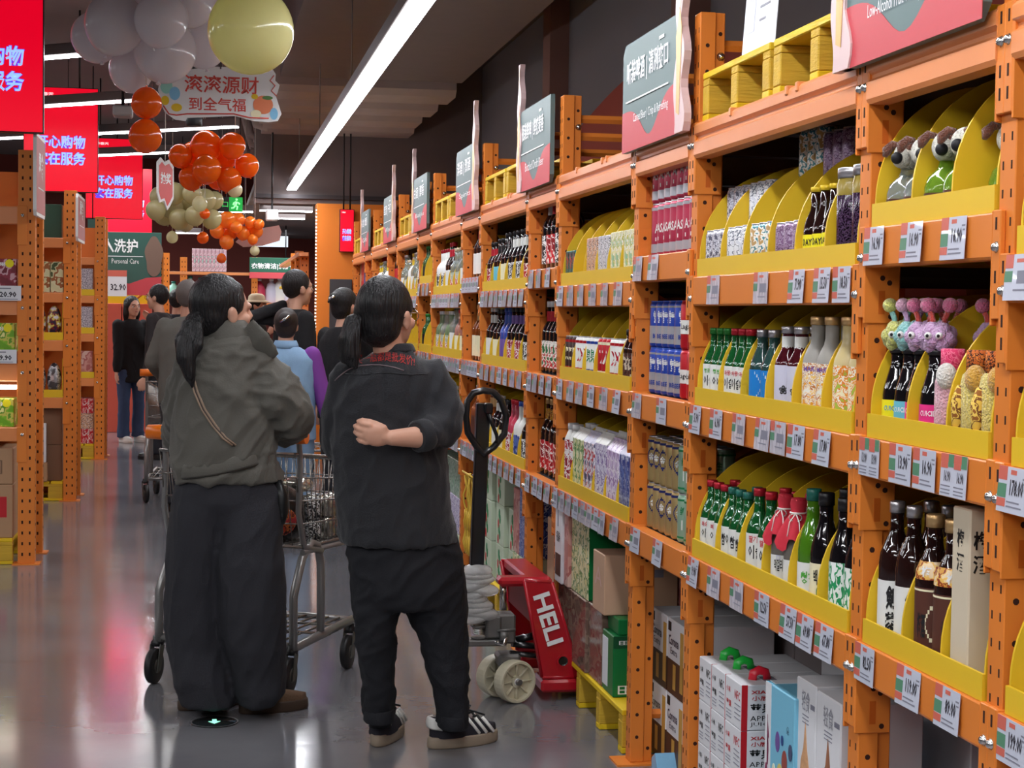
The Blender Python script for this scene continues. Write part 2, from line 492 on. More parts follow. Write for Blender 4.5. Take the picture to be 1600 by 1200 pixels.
def post_mesh():
    mb = MB()
    mb.box(0, .046, -PW, 0, 0.006, POST_H, M_OR, .002)
    mb.box(.046, .076, -PW + .008, -.008, 0.006, POST_H, M_OR, .002)
    holes(mb, .022, -PW, .09, POST_H - .03, .075, .0062, 'Y')
    holes(mb, .062, -PW + .008, .05, POST_H - .03, .15, .0062, 'Y')
    for yy in (-PW + .014, -.014):
        holes(mb, 0, yy, .06, POST_H - .02, .05, .0045, 'X')
    return mb.mesh('front_post')
S['post'] = post_mesh()
S['rpost'] = MB().box(0, .07, -PW, 0, 0.006, POST_H, M_OR, .002).mesh('rear_post')
S['foot'] = MB().box(-.05, .11, -PW - .03, .03, 0, .006, M_OR).mesh('base_plate')
S['bolt'] = MB().lathe([(.0001, -.009), (.006, -.008), (.0085, -.004), (.0085, -.001), (.011, 0)], M_BOLT, n=8, axis='X').mesh('bolt')
S['boltY'] = MB().lathe([(.0001, -.011), (.007, -.01), (.0095, -.004), (.0095, -.001), (.013, 0)], M_BOLT, n=8, axis='Y').mesh('bolt')
def brace_mesh(a, b):
    return MB().tube([a, b], [(.016, .008)] * 2, M_OR, 4, smooth=False).mesh('brace')
S['br'] = [brace_mesh((.07, -.03, z0), (RX, -.03, z1)) for z0, z1 in ((2.27, 2.27), (2.20, 2.20), (1.75, 1.3), (.85, 1.3), (.82, .30), (.16, .16))]
def side_name(i):
    if i == 0: return 'orange rack upright past the sake bay, outside the signs'
    if i == len(POSTS) - 1: return 'orange rack upright touching the orange end wall'
    return 'orange rack upright between the %s and the %s' % (BAYS[i - 1][3].replace(' from the orange wall', ''), BAYS[i][3])
for i, y in enumerate(POSTS):
    t = thing('rack_upright', side_name(i), 'rack upright', (D, y, 0), 0, 'uprights of the long orange rack')
    put('front_post', S['post'], t); put('rear_post', S['rpost'], t, (RX, 0, 0))
    put('base_plate', S['foot'], t); put('base_plate', S['foot'], t, (RX - .02, 0, 0))
    for q in S['br']: put('brace', q, t)
    for z in (2.235, 1.74, .86): put('brace_bolt', S['boltY'], t, (.064, -PW + .007, z))

def beam_mesh(L, top):
    mb = MB()
    if top:
        pr = [(-.008, 0), (-.014, -.008), (-.014, -.03), (-.004, -.038), (-.004, -.046), (-.014, -.054), (-.014, -.09), (-.009, -.1), (.034, -.1), (.034, 0)]
    else:
        pr = [(-.008, 0), (-.010, -.003), (-.010, -.078), (-.007, -.083), (.034, -.083), (.034, 0)]
    mb.prism(pr, (0, 0, 0), (1, 0, 0), (0, 0, 1), (0, L, 0), M_ORD if top else M_OR)
    return mb.mesh('beam_bar')
def connector(far):
    mb = MB(); h = .19
    s = -1 if far else 1
    y0 = 0
    # front flange on the post and side plate; y measured from the bay side face of the post
    ya, yb = (0, .03) if far else (-.03, 0)
    mb.box(-.011, 0, ya, yb, -h, .004, M_OR, .002)
    for z in (-.155, -.115, -.02): mb.box(-.0118, -.011, (ya + yb) / 2 - .003, (ya + yb) / 2 + .003, z - .011, z + .011, M_HOLE)
    yp = -.005 if far else 0
    mb.box(-.011, .07, yp, yp + .005, -h - .012, .004, M_OR, .002)
    if far:
        for x, z, r in ((.03, -.105, .006), (.046, -.115, .006), (.05, -.187, .006)):
            mb.lathe([(r, 0), (r, -.0006)], M_HOLE, (x, yp, z), 8, False, axis='Y')
        mb.box(.022, .036, yp - .0007, yp, -.182, -.132, mat('orange_slot', (196, 92, 18), .5))
    return mb.mesh('end_connector')
S['cf'] = connector(True); S['cn'] = connector(False)
S['clip'] = MB().box(-.018, .01, -.009, .009, -.018, .006, M_ORD, .003).mesh('clip')
S['rearbeam'] = {}
bm_cache = {}
def shelf_beam(bay, lv):
    kind, y0, y1, nm = bay
    z = LEV[kind][lv]; L = y1 - PW - y0
    k = (round(L, 3), lv == 'T')
    if k not in bm_cache: bm_cache[k] = beam_mesh(L, lv == 'T')
    t = thing('shelf_beam', 'orange front beam of the %s %s' % (LNAME[lv] + (' level in the' if lv == 'T' else ' shelf in the'), nm), 'rack beam', (D, y0, z), 0, 'front beams of the long orange rack')
    put('beam_bar', bm_cache[k], t)
    put('end_connector', S['cf'], t, (0, L, 0)); put('end_connector', S['cn'], t)
    put('bolt', S['bolt'], t, (-.011, L + .016, -.062)); put('bolt', S['bolt'], t, (-.011, -.016, -.062))
    if lv == 'T' and kind == 'W':
        for f in (.3, .36, .72): put('clip', S['clip'], t, (0, L * f, 0))
    return t
dk_cache = {}
def deck(bay, lv):
    kind, y0, y1, nm = bay; z = LEV[kind][lv]; L = y1 - PW - y0
    k = round(L, 3)
    if k not in dk_cache:
        dk_cache[k] = MB().box(.036, RX - .01, .004, L - .007, -.022, -.002, M_BOARD).mesh('shelf_board')
    o = put('shelf_board', dk_cache[k], None, (D, y0, z))
    tag(o, 'dark board forming the %s %s' % (LNAME[lv] + (' deck of the' if lv == 'T' else ' shelf of the'), nm), 'shelf board', 'dark boards of the long orange rack')
    k2 = ('r', k)
    if k2 not in dk_cache:
        dk_cache[k2] = MB().box(RX - .008, RX + .03, .002, L - .002, -.09, 0, M_OR, .003).mesh('rear_beam')
    o = put('rear_beam', dk_cache[k2], None, (D, y0, z))
    tag(o, 'orange rear beam behind the %s %s' % (LNAME[lv] + (' deck of the' if lv == 'T' else ' shelf of the'), nm), 'rack beam', 'rear beams of the long orange rack')
for bi, b in enumerate(BAYS):
    for lv in 'TABC':
        shelf_beam(b, lv); deck(b, lv)

# ------------------------------------------------------------------ yellow display trays with round fronted dividers
TR = 0.25
def divider_mesh():
    pts = [(0, 0), (0, .05)] + [(TR - TR * cos(a), .05 + TR * sin(a)) for a in [radians(q) for q in range(6, 91, 6)]] + [(.5, .3), (.5, 0)]
    return MB().prism(pts, (0, -.003, 0), (1, 0, 0), (0, 0, 1), (0, .006, 0), M_YEL).mesh('divider')
S['div'] = divider_mesh()
TRAYS = []
tr_cache = {}
def tray(bay, lv, n):
    kind, y0, y1, nm = bay; z = LEV[kind][lv] + .001; L = y1 - PW - y0 - .03
    k = round(L, 3)
    if k not in tr_cache:
        tr_cache[k] = (MB().box(-.004, .002, 0, L, 0, .05, M_YEL).mesh('front_lip'),
                       MB().box(.002, .5, 0, L, 0, .006, M_YEL).mesh('tray_base'))
    t = thing('display_tray', 'yellow divided display tray on the %s shelf of the %s' % (LNAME[lv], nm), 'display tray', (D + .001, y0 + .012, z), 0, 'yellow display trays of the rack')
    put('front_lip', tr_cache[k][0], t); put('tray_base', tr_cache[k][1], t)
    for i in range(n + 1):
        put('divider', S['div'], t, (.0025, .004 + (L - .008) * i / n, .0065))
    TRAYS.append((nm, lv))
    return t
def slot_y(bay, n, i):     # centre and width of slot i, counted from the far (photo left) end
    kind, y0, y1, nm = bay; L = y1 - PW - y0 - .03
    w = L / n
    return y0 + .012 + L - w * (i + .5), w
for bi, n in ((0, 6), (1, 3), (2, 6), (4, 6), (6, 6), (8, 6), (9, 3), (10, 6), (12, 6)):
    for lv in 'ABC':
        tray(BAYS[bi], lv, n)

# ------------------------------------------------------------------ price cards
M_CARD = mat('price_card', (198, 202, 216), .35, coat=.3)
M_CRED = mat('price_card_red', (206, 104, 88), .4)
M_CGRN = mat('price_card_green', (86, 138, 108), .4)
M_CINK = mat('price_ink', (44, 40, 50), .5)
M_CGREY = mat('price_small_print', (128, 128, 142), .5)
M_FILM = mat('wrinkled_card_sleeve', (206, 202, 212), .22, coat=.6, noise_amt=.35, noise_scale=70, bump=.6, bump_scale=50, stretch=(1, 1, .3))
CW, CH = .108, .08
def card_mesh(price, style):
    mb = MB()
    # local frame: x out of the rack (towards the aisle is -x), reading direction is -y, z up from the top edge
    def q(a0, a1, b0, b1, m, off):
        mb.box(-off, -off + .0004, -a1 * CW, -a0 * CW, -b1 * CH, -b0 * CH, m)
    U, V = (0, -1, 0), (0, 0, 1)
    if style == 'single':
        mb.box(-.001, 0, -CW, 0, -CH, 0, M_CARD)
        q(0, .3, .0, .3, M_CRED, .0015); q(0, .3, .38, .68, M_CGRN, .0015); q(0, .3, .7, .88, M_CRED, .0015)
        q(.42, .62, .06, .16, M_CRED, .0015)
        mb.text(price, (-.0018, -.66 * CW, -.62 * CH), U, V, .045 if len(price) < 6 else .05, .029, M_CINK, .02, 'C', 1)
        for r in (.74, .84): q(.34, .78 if r < .8 else .86, r, r + .035, M_CGREY, .0015)
        q(.84, .97, .2, .24, M_CGREY, .0015); q(.88, .97, .3, .34, M_CGREY, .0015)
    elif style == 'double':
        mb.box(-.001, 0, -CW, 0, -CH, 0, M_CARD)
        q(0, 1, 0, .2, M_CRED, .0015); q(.3, .5, 0, .3, M_CGRN, .0018); q(.8, 1, 0, .3, M_CGRN, .0018); q(.02, .28, .2, .34, M_CRED, .0018); q(.52, .78, .2, .34, M_CRED, .0018)
        for k in (0, 1):
            mb.text(price, (-.0018, -(.28 + .5 * k) * CW, -.66 * CH), U, V, .026, .022, M_CINK, .02, 'C', 1)
            for r in (.74, .83, .91): q(.04 + .5 * k, .40 + .5 * k, r, r + .03, M_CGREY, .0015)
    else:   # slim card, read from far away
        mb.box(-.001, 0, -CW, 0, -CH, 0, M_FILM if style == 'film' else M_CARD)
        q(0, .28, .0, .3, M_CRED, .0015); q(0, .28, .36, .6, M_CGRN, .0015)
        q(.45, .9, .36, .64, M_CGREY, .0015); q(.35, .85, .76, .8, M_CGREY, .0015); q(.4, .7, .1, .18, M_CRED, .0015)
    return mb.mesh('price_card')
card_cache = {}
def card(price, style, y, z, bay, lv, i, tilt=None):
    k = (price, style)
    if k not in card_cache: card_cache[k] = card_mesh(price, style)
    o = put('price_card', card_cache[k], None, (D - .0125 - .001 * (i % 2), y, z + .0005),
            (0, radians(tilt if tilt is not None else random.uniform(1, 5)), radians(random.uniform(-1.5, 1.5))))
    if style in ('single', 'double'):
        lb = 'price card reading %s%s, %s from far end, %s shelf edge, %s' % (price, ' twice' if style == 'double' else '', ORD[i], LNAME[lv], bay[3])
    else:
        lb = '%s price card from far end, %s shelf edge, %s' % (ORD[i], LNAME[lv], bay[3])
    tag(o, lb, 'price card', 'price cards on the shelf edges')
def cards_px(bi, lv, xs):
    b = BAYS[bi]; z = LEV[b[0]][lv]
    for i, (x, price, style) in enumerate(xs):
        p = atX(x, 486 + (CAM_H - z) * 560, D)
        card(price, style, p.y, z, b, lv, i)
def py_of(z, x):      # rough image row for a height on the rack front, only used to pick the aisle position
    return 490 + (CAM_H - z) / 1.386 * (x - 325)
def cards_at(bi, lv, xs):
    b = BAYS[bi]; z = LEV[b[0]][lv]
    for i, (x, price, style) in enumerate(xs):
        p = atX(x, py_of(z, x), D)
        card(price, style, p.y, z, b, lv, i)
cards_at(1, 'A', [(1361, '16.90', 'single'), (1420, '16.90', 'single'), (1483, '16.90', 'single')])
cards_at(1, 'B', [(1353, '13.90', 'double'), (1401, '13.90', 'single'), (1438, '16.90', 'single'), (1483, '16.90', 'double')])
cards_at(1, 'C', [(1346, '82.50', 'single'), (1413, '119.00', 'single'), (1473, '89.00', 'single')])
cards_at(0, 'A', [(1585, '', 'far')]); cards_at(0, 'B', [(1574, '178.00', 'single')]); cards_at(0, 'C', [(1571, '199.00', 'single')])
cards_at(2, 'A', [(1113, '', 'film'), (1187, '', 'film'), (1242, '7.90', 'single'), (1282, '15.50', 'single'), (1311, '18.50', 'single')])
cards_at(2, 'B', [(1086, '5.90', 'single'), (1118, '6.90', 'single'), (1153, '', 'film'), (1190, '', 'film'), (1213, '', 'film'), (1241, '17.80', 'single'), (1281, '17.80', 'single')])
cards_at(2, 'C', [(1083, '9.90', 'single'), (1114, '', 'film'), (1149, '', 'film'), (1188, '12.50', 'single'), (1229, '57.50', 'single'), (1256, '69.80', 'single'), (1284, '67.80', 'single')])
cards_at(3, 'A', [(997, '', 'film'), (1021, '', 'film')]); cards_at(3, 'B', [(995, '', 'film'), (1033, '', 'far')]); cards_at(3, 'C', [(992, '', 'far'), (1028, '', 'far')])
cards_at(4, 'A', [(876, '', 'far'), (892, '', 'film'), (908, '', 'film'), (926, '', 'film'), (945, '', 'film'), (966, '', 'film')])
cards_at(4, 'B', [(875, '', 'far'), (892, '', 'film'), (906, '', 'film'), (924, '', 'far'), (943, '', 'film'), (965, '', 'far')])
cards_at(4, 'C', [(868 + k * 10.5, '', 'film' if k % 3 else 'far') for k in range(8)] + [(960, '', 'film')])
def cards_even(bi, lv, n, style='far'):
    b = BAYS[bi]; L = b[2] - PW - b[1]
    for i in range(n):
        y = b[2] - PW - .01 - (L - .02) * (i + random.uniform(.0, .12)) / n
        card('', style if random.random() < .6 else 'film', y, LEV[b[0]][lv], b, lv, i)
for bi, na, nb, nc in ((5, 3, 4, 4), (6, 9, 7, 8), (7, 5, 5, 5), (8, 10, 11, 10), (9, 3, 4, 4), (10, 9, 9, 0), (11, 4, 0, 0), (12, 9, 0, 0), (13, 4, 0, 0), (14, 9, 0, 0)):
    if na: cards_even(bi, 'A', na)
    if nb: cards_even(bi, 'B', nb)
    if nc: cards_even(bi, 'C', nc)

# ------------------------------------------------------------------ pallets
M_PYEL = mat('yellow_painted_wood', (226, 188, 20), .55, noise_amt=.16, noise_scale=20, bump=.3, bump_scale=80, stretch=(.2, .2, 1))
M_PSIDE = mat('yellow_dull_wood', (204, 164, 46), .65, noise_amt=.2, noise_scale=14, bump=.4, bump_scale=50, stretch=(.3, 1, 3))  # duller, browner yellow for the pallet blocks and stringer boards
pl_cache = {}
def pallet(loc, ly, lx, label, group, nb=3, h=.14):
    k = (ly, lx, nb, h)
    if k not in pl_cache:
        parts = []
        bw = .055
        for i in range(nb):
            y = (ly - bw) * i / (nb - 1)
            mb = MB()
            for x in (0, (lx - .11) / 2, lx - .11): mb.box(x, x + .11, y, y + bw, .02, h - .04, M_PSIDE, .003)
            mb.box(0, lx, y, y + bw, 0, .0195, M_PYEL, .002)
            parts.append(('block_row', mb.mesh('block_row')))
        mb = MB()
        for i in range(nb):
            y = (ly - bw) * i / (nb - 1); mb.box(0.001, lx - .001, y, y + bw, h - .0395, h - .0205, M_PSIDE, .002)
        parts.append(('stringer_boards', mb.mesh('stringer_boards')))
        mb = MB(); m = 6
        for i in range(m):
            x = (lx - .09) * i / (m - 1); mb.box(x, x + .09, 0, ly, h - .02, h, M_PYEL, .003)
        parts.append(('deck_boards', mb.mesh('deck_boards')))
        pl_cache[k] = parts
    t = thing('wooden_pallet', label, 'pallet', loc, 0, group)
    for nme, me in pl_cache[k]: put(nme, me, t)
    return t
for bi in (2, 6, 8, 10, 12, 14):
    b = BAYS[bi]; L = b[2] - PW - b[1]
    for k in (0, 1):
        pallet((D + .004, b[1] + .02 + (1 - k) * (L / 2 - .005), 2.041), round(L / 2 - .035, 3), .8,
               'yellow pallet atop the %s, %s of two' % (b[3], 'farther' if k == 0 else 'closer'), 'yellow pallets on top of the rack')
# printed sheet standing on the soju bay pallet
mb = MB(); M_SHEET = mat('printed_sheet', (222, 226, 238), .4)
mb.box(-.002, 0, -.27, 0, 0, .42, M_SHEET)
for r in range(9): mb.box(-.003, -.002, -.24 + .03 * (r % 3), -.13, .36 - r * .035, .366 - r * .035, M_CGREY)
mb.box(-.003, -.002, -.09, -.03, .06, .34, mat('sheet_pale_figure', (196, 198, 214), .5))
o = mb.build('notice_sheet', None, (D + .03, atX(1160, 80, D + .03).y, 2.182), (0, radians(4), 0))
tag(o, 'white printed notice sheet standing on the yellow pallets', 'notice')

# ------------------------------------------------------------------ category sign boards over the narrow bays
M_SGR = mat('sign_slate', (92, 114, 114), .5, noise_amt=.05)
M_SGR2 = mat('sign_green_panel', (56, 92, 84), .3, coat=.4)
M_SRED = mat('sign_red', (198, 70, 78), .5)
M_SEDGE = mat('sign_edge', (196, 176, 190), .4)
M_SWHITE = mat('sign_lettering', (238, 240, 240), .4)
M_SPEACH = mat('sign_cutout_peach', (226, 186, 166), .4)
M_SPINK = mat('sign_cutout_pink', (216, 186, 184), .4)
M_SGOLD = mat('sign_cutout_gold', (224, 178, 110), .4)
def wave_poly(W, h0, amp, n=24):
    pts = [(0, 0), (W, 0)]
    for i in range(n + 1):
        a = 1 - i / n
        bump_ = h0 - amp * 1.1 * math.exp(-((a - .5) / .2) ** 2) + amp * .25 * a
        pts.append((a * W, max(.02, bump_)))
    return pts
def sign_board(bi, cn, en, fig_near, label):
    b = BAYS[bi]; W, Hh = b[2] - b[1] + .02, .35
    t = thing('category_sign', label, 'sign', (D - .04, b[2] + .02, 2.02), 0, 'category signs over the narrow bays')
    U, V, N = (0, -1, 0), (0, 0, 1), (-1, 0, 0)
    r = .03
    out = [(0, 0), (W - r, 0), (W, r), (W, Hh), (r, Hh), (0, Hh - r)]
    mb = MB(); mb.prism(out, (0, 0, 0), U, V, (.018, 0, 0), M_SGR); mb.build('board', t)
    mb = MB(); mb.prism(wave_poly(W, .13, .1), (-.0012, 0, 0), U, V, (.001, 0, 0), M_SRED); mb.build('red_wave', t)
    mb = MB()
    mb.text(cn, (-.003, -W * .45, .205), U, V, W * .72, .085, M_SWHITE, .012, 'C', 2)
    mb.box(-.0028, -.0016, -W * .82, -W * .07, .158, .163, M_SWHITE)
    mb.text(en, (-.003, -W * .52, .08), U, V, W * .6, .036, M_SWHITE, .0, 'C', 2)
    mb.box(-.0028, -.0016, -W * .74, -W * .66, .305, .315, M_SWHITE)
    mb.build('lettering', t)
    # plain cut-out edge panel standing above the board
    mb = MB()
    c = W + .0 if fig_near else .0
    pts = []
    n = 22
    for i in range(n + 1):
        a = i / n; z = -.0 + .56 * a
        pts.append((c + .05 + .018 * sin(a * 19) - .03 * a, z))
    for i in range(n + 1):
        a = 1 - i / n; z = .56 * a
        pts.append((c - .05 + .014 * sin(a * 15 + 1) + .03 * a, z))
    mb.prism(pts, (-.006, 0, 0), U, V, (.022, 0, 0), M_SPINK)
    mb.prism([(c - .02, .06), (c + .01, .05), (c + .022, .2), (c + .03, .3), (c + .005, .36), (c - .03, .28), (c - .02, .16)], (-.0075, 0, 0), U, V, (.001, 0, 0), M_SGOLD)
    mb.prism([(c - .012, .36), (c + .014, .36), (c + .012, .54), (c - .008, .54)], (-.0075, 0, 0), U, V, (.001, 0, 0), M_SPEACH)
    mb.build('cutout_edge', t)
    return t
sign_board(1, '低度果酒|日式清酒', 'Low-Alcohol Fruit Wine | Japanese Sake', False, 'slate and red category sign reading Low-Alcohol Fruit Wine, Japanese Sake')
sign_board(3, '听装啤酒 | 清冽爽口', 'Canned Beer | Crisp & Refreshing', True, 'slate and red category sign reading Canned Beer, Crisp and Refreshing')
sign_board(5, '瓶装鲜啤 | 鲜爽麦香', 'Bottled Draft Beer', False, 'slate and red category sign above the stout bay')
sign_board(7, '洋酒 | 烈酒', 'Spirits', True, 'slate and red category sign above the bay behind the jack handle')
sign_board(9, '白酒 | 醇香', 'Baijiu', False, 'slate and red category sign over the sixth bay from the orange wall')
sign_board(11, '红酒 | 干红', 'Wine', True, 'slate and red category sign over the fourth bay from the orange wall')
sign_board(13, '礼盒 | 黄酒', 'Gift', False, 'slate and red category sign over the second bay from the orange wall')
# ------------------------------------------------------------------ goods on the rack
G_GREEN = mat('green_glass', (22, 92, 44), .06, coat=.6, trans=.25, ior=1.5)
G_LIME = mat('lime_glass', (84, 140, 30), .06, coat=.6, trans=.3, ior=1.5)
G_DARK = mat('dark_brown_glass', (34, 16, 14), .07, coat=.6)
G_BLACK = mat('black_glass', (18, 15, 18), .07, coat=.6)
G_TEAL = mat('grey_green_glass', (52, 84, 80), .06, coat=.6, trans=.3)
G_WINE = mat('wine_red_glass', (66, 16, 24), .08, coat=.5)
G_FROST = mat('frosted_glass', (168, 164, 156), .4, trans=.2)
G_PALE = mat('pale_yellow_glass', (216, 196, 140), .3, trans=.2)
G_CLEAR = mat('clear_glass', (206, 216, 206), .05, trans=.75, ior=1.45)
G_CLGRN = mat('green_liqueur_glass', (150, 196, 60), .06, trans=.6)
G_AMBER = mat('amber_glass', (126, 62, 22), .07, trans=.25, coat=.5)
G_GREY = mat('grey_bottle', (110, 104, 98), .35)
C_GREEN = mat('cap_green', (44, 128, 52), .35, metal=.3); C_RED = mat('cap_red', (196, 34, 52), .35, metal=.3)
C_TEAL = mat('cap_teal', (38, 112, 98), .35); C_SILV = mat('cap_silver', (196, 192, 196), .3, metal=.8)
C_GOLD = mat('cap_gold', (206, 168, 116), .35, metal=.6); C_BLK = mat('cap_black', (26, 24, 28), .35)
C_WHITE = mat('cap_white', (228, 228, 230), .4); C_BLUE = mat('cap_blue', (50, 86, 176), .35); C_WOOD = mat('cap_cork', (206, 180, 150), .6)
C_YEL = mat('cap_yellow', (226, 190, 40), .4)
L_WHITE = mat('label_white', (226, 226, 222), .5, noise_amt=.03); L_BLUE = mat('label_blue', (24, 126, 206), .45)
L_YEL = mat('label_yellow', (240, 226, 24), .5); L_PINK = mat('label_pink', (226, 46, 130), .5); L_CYAN = mat('label_cyan', (104, 186, 206), .5)
L_LAV = mat('label_lavender', (206, 204, 222), .5); L_RED = mat('label_red', (190, 30, 40), .45); L_BROWN = mat('label_brown', (84, 44, 32), .5)
L_CREAM = mat('label_cream', (234, 226, 190), .5); L_BLACK = mat('label_black', (24, 22, 26), .5); L_GREEN = mat('label_green', (28, 126, 74), .5)
L_ORNG = mat('label_orange', (232, 140, 40), .5); L_PURP = mat('label_purple', (112, 84, 160), .5)
I_BLK = M_BLACK; I_RED = mat('ink_red', (196, 40, 50), .5); I_GRN = mat('ink_green', (76, 160, 60), .5); I_WHITE = mat('ink_white', (240, 240, 240), .5)
P_CARTOON = mat_print('print_cartoon', [(240, 236, 226), (240, 200, 110), (244, 240, 230), (196, 120, 60), (236, 232, 216), (232, 160, 40)], 62)
P_CARTOON2 = mat_print('print_cartoon_orange', [(244, 236, 200), (236, 150, 40), (244, 238, 220), (230, 130, 30), (170, 190, 70)], 60)
P_GREENBR = mat_print('print_green_brush', [(30, 140, 84), (236, 240, 236), (34, 150, 90), (240, 244, 240)], 46, stretch=(1, 1, .5))
P_GREYCAN = mat_print('print_grey_can', [(90, 88, 104), (206, 204, 214), (150, 148, 162), (230, 230, 236)], 110, metal=.3)
P_WHCAN = mat_print('print_white_can', [(216, 216, 224), (240, 240, 242), (120, 124, 136), (232, 232, 236)], 60, metal=.3)
P_TEALCAN = mat_print('print_teal_can', [(236, 232, 222), (60, 130, 140), (238, 234, 226), (190, 150, 90)], 40, metal=.2)
P_PURCAN = mat_print('print_purple_can', [(126, 92, 128), (176, 156, 180), (104, 70, 104), (150, 120, 150)], 70, metal=.3)
P_PINKCAN = mat_print('print_pink_can', [(186, 70, 92), (226, 196, 206), (160, 40, 62), (214, 150, 164)], 34, metal=.3, stretch=(1, 1, .6))
P_BLUECAN = mat_print('print_blue_can', [(40, 66, 158), (206, 214, 236), (34, 60, 150), (96, 122, 196)], 44, metal=.3, stretch=(1, 1, .6))
P_GOLDCAN = mat_print('print_gold_can', [(172, 146, 92), (214, 192, 140), (40, 44, 96), (190, 166, 110)], 30, metal=.4, stretch=(1, 1, .5))
P_GRNCAN = mat_print('print_green_can', [(150, 186, 160), (214, 224, 214), (50, 120, 80), (176, 200, 184)], 40, metal=.3, stretch=(1, 1, .5))
P_REDCAN = mat_print('print_red_can', [(190, 30, 44), (214, 60, 66), (232, 214, 210), (176, 24, 40)], 40, metal=.2, stretch=(1, 1, .6))
P_LAVBOX = mat_print('print_lavender_pack', [(206, 200, 226), (232, 230, 240), (120, 96, 160), (214, 208, 230)], 36)
P_LILAC = mat_print('print_lilac_pack', [(190, 166, 210), (216, 196, 226), (232, 224, 236), (150, 110, 170)], 30)
P_REDSPL = mat_print('print_red_fruit', [(232, 230, 240), (190, 30, 36), (234, 232, 240), (60, 60, 110)], 24)
P_CREAMG = mat_print('print_cream_green', [(232, 226, 176), (238, 234, 200), (90, 140, 70), (226, 218, 160)], 26)
P_GIRAFFE = mat_print('print_giraffe', [(236, 196, 84), (120, 72, 30), (238, 202, 96), (150, 92, 36)], 60, rough=.9)
P_LEO_PINK = mat_print('print_leopard_pink', [(226, 60, 110), (240, 120, 150), (206, 40, 90)], 150, rough=.8)
P_LEO_OR = mat_print('print_leopard_orange', [(214, 110, 40), (60, 24, 14), (226, 130, 50)], 150, rough=.8)
P_JARFRUIT = mat_print('dark_berries', [(30, 16, 34), (60, 36, 62), (90, 70, 96), (24, 12, 26)], 160, rough=.1)
P_TEALDK = mat_print('print_black_teal', [(24, 30, 34), (22, 132, 120), (26, 30, 36), (180, 60, 60)], 42)
P_BRNCAN = mat_print('print_brown_can', [(56, 32, 28), (110, 60, 50), (40, 24, 22), (206, 190, 170)], 42)
P_GRBLUE = mat_print('print_green_blue', [(40, 120, 66), (232, 232, 236), (60, 90, 180), (220, 226, 230)], 34)
P_WHRED = mat_print('print_white_red', [(232, 230, 230), (190, 40, 60), (236, 232, 232), (150, 30, 50)], 30)
P_YELWH = mat_print('print_yellow_white', [(232, 224, 170), (240, 240, 236), (200, 190, 90), (150, 190, 150)], 48)
P_ORTXT = mat_print('print_orange_text', [(206, 150, 110), (232, 214, 200), (96, 50, 36), (220, 170, 130)], 60)
P_GOLDFOIL = mat_print('print_gold_foil', [(214, 150, 40), (150, 70, 20), (236, 190, 90), (90, 36, 20)], 90, metal=.3)
P_REDLBL = mat_print('print_red_label', [(176, 24, 34), (206, 40, 46), (236, 230, 224), (150, 20, 30)], 34)
P_BWLBL = mat_print('print_black_white', [(236, 236, 236), (30, 28, 32), (240, 240, 240), (40, 38, 44)], 40)
P_CLRLBL = mat_print('print_clear_label', [(226, 226, 220), (200, 60, 60), (232, 232, 226), (170, 180, 160)], 36)

def slv(mb, r, z0, z1, m, n=20, e=.0006):
    return mb.lathe([(r + e, z0), (r + e, z1)], m, n=n, caps=False)
def bottle(name, h, r, nr, zs, zn, glass, cap, ch, label=None, lz=(.02, .09), extra=None, capr=None, sq=None, n=16):
    """kit: list of (part name, mesh); the first is the bottle itself"""
    mb = MB()
    zc = h - ch
    mb.lathe([(r * .8, 0), (r, .004), (r, zs), (r * .93, zs + (zn - zs) * .3), (r * .62 + nr * .3, zs + (zn - zs) * .62), (nr * 1.15, zn), (nr, zn + (zc - zn) * .3), (nr, zc + ch * .3)], glass, n=n, sq=sq)
    kit = [(name, mb.mesh(name))]
    cr = capr or nr * 1.15
    mb = MB(); mb.lathe([(cr, zc), (cr, h - .002), (cr * .9, h)], cap, n=12); kit.append(('cap', mb.mesh('cap')))
    if label:
        mb = MB()
        if not sq: slv(mb, r, lz[0], lz[1], label)
        else: mb.lathe([(r + .0008, lz[0]), (r + .0008, lz[1])], label, n=n, caps=False, sq=sq)
        if extra: extra(mb, r)
        kit.append(('label', mb.mesh('label')))
    return kit
A0 = radians(-132)
def wtxt(t, z, w, h, m, bold=.02, res=1, da=0.0):
    def f(mb, r): mb.text(t, (0, 0, z), None, None, w, h, m, bold, 'C', res, ((0, 0), r + .0014, A0 + da))
    return f
def seq(*fs):
    def f(mb, r):
        for q in fs: q(mb, r)
    return f
def can(name, h, r, body, top=None, n=16, bands=()):
    mb = MB()
    mb.lathe([(r * .82, 0), (r * .98, .006), (r, .01), (r, h - .014), (r * .86, h - .003)], body, n=n)
    for z0, z1, m in bands: slv(mb, r, z0, z1, m, n)
    kit = [(name, mb.mesh(name))]
    mb = MB(); mb.lathe([(r * .88, h - .0035), (r * .9, h), (r * .84, h), (r * .8, h - .003), (.0001, h - .003)], top or C_SILV, n=n, caps=False)
    kit.append(('lid', mb.mesh('lid')))
    return kit
def pack(name, w, d, h, m, gable=None, cap=None, extra=None):
    mb = MB(); mb.box(-d / 2, d / 2, -w / 2, w / 2, 0, h, m, .003)
    if extra: extra(mb)
    kit = [(name, mb.mesh(name))]
    if gable:
        mb = MB(); mb.prism([(-d / 2, 0), (d / 2, 0), (.004, .03), (-.004, .03)], (0, -w / 2, h), (1, 0, 0), (0, 0, 1), (0, w, 0), gable)
        mb.box(-.003, .003, -w / 2, w / 2, h + .03, h + .042, gable); kit.append(('gable', mb.mesh('gable')))
    if cap:
        mb = MB(); mb.lathe([(.014, h), (.014, h + .02), (.012, h + .022)], cap, n=12); kit.append(('cap', mb.mesh('cap')))
    return kit

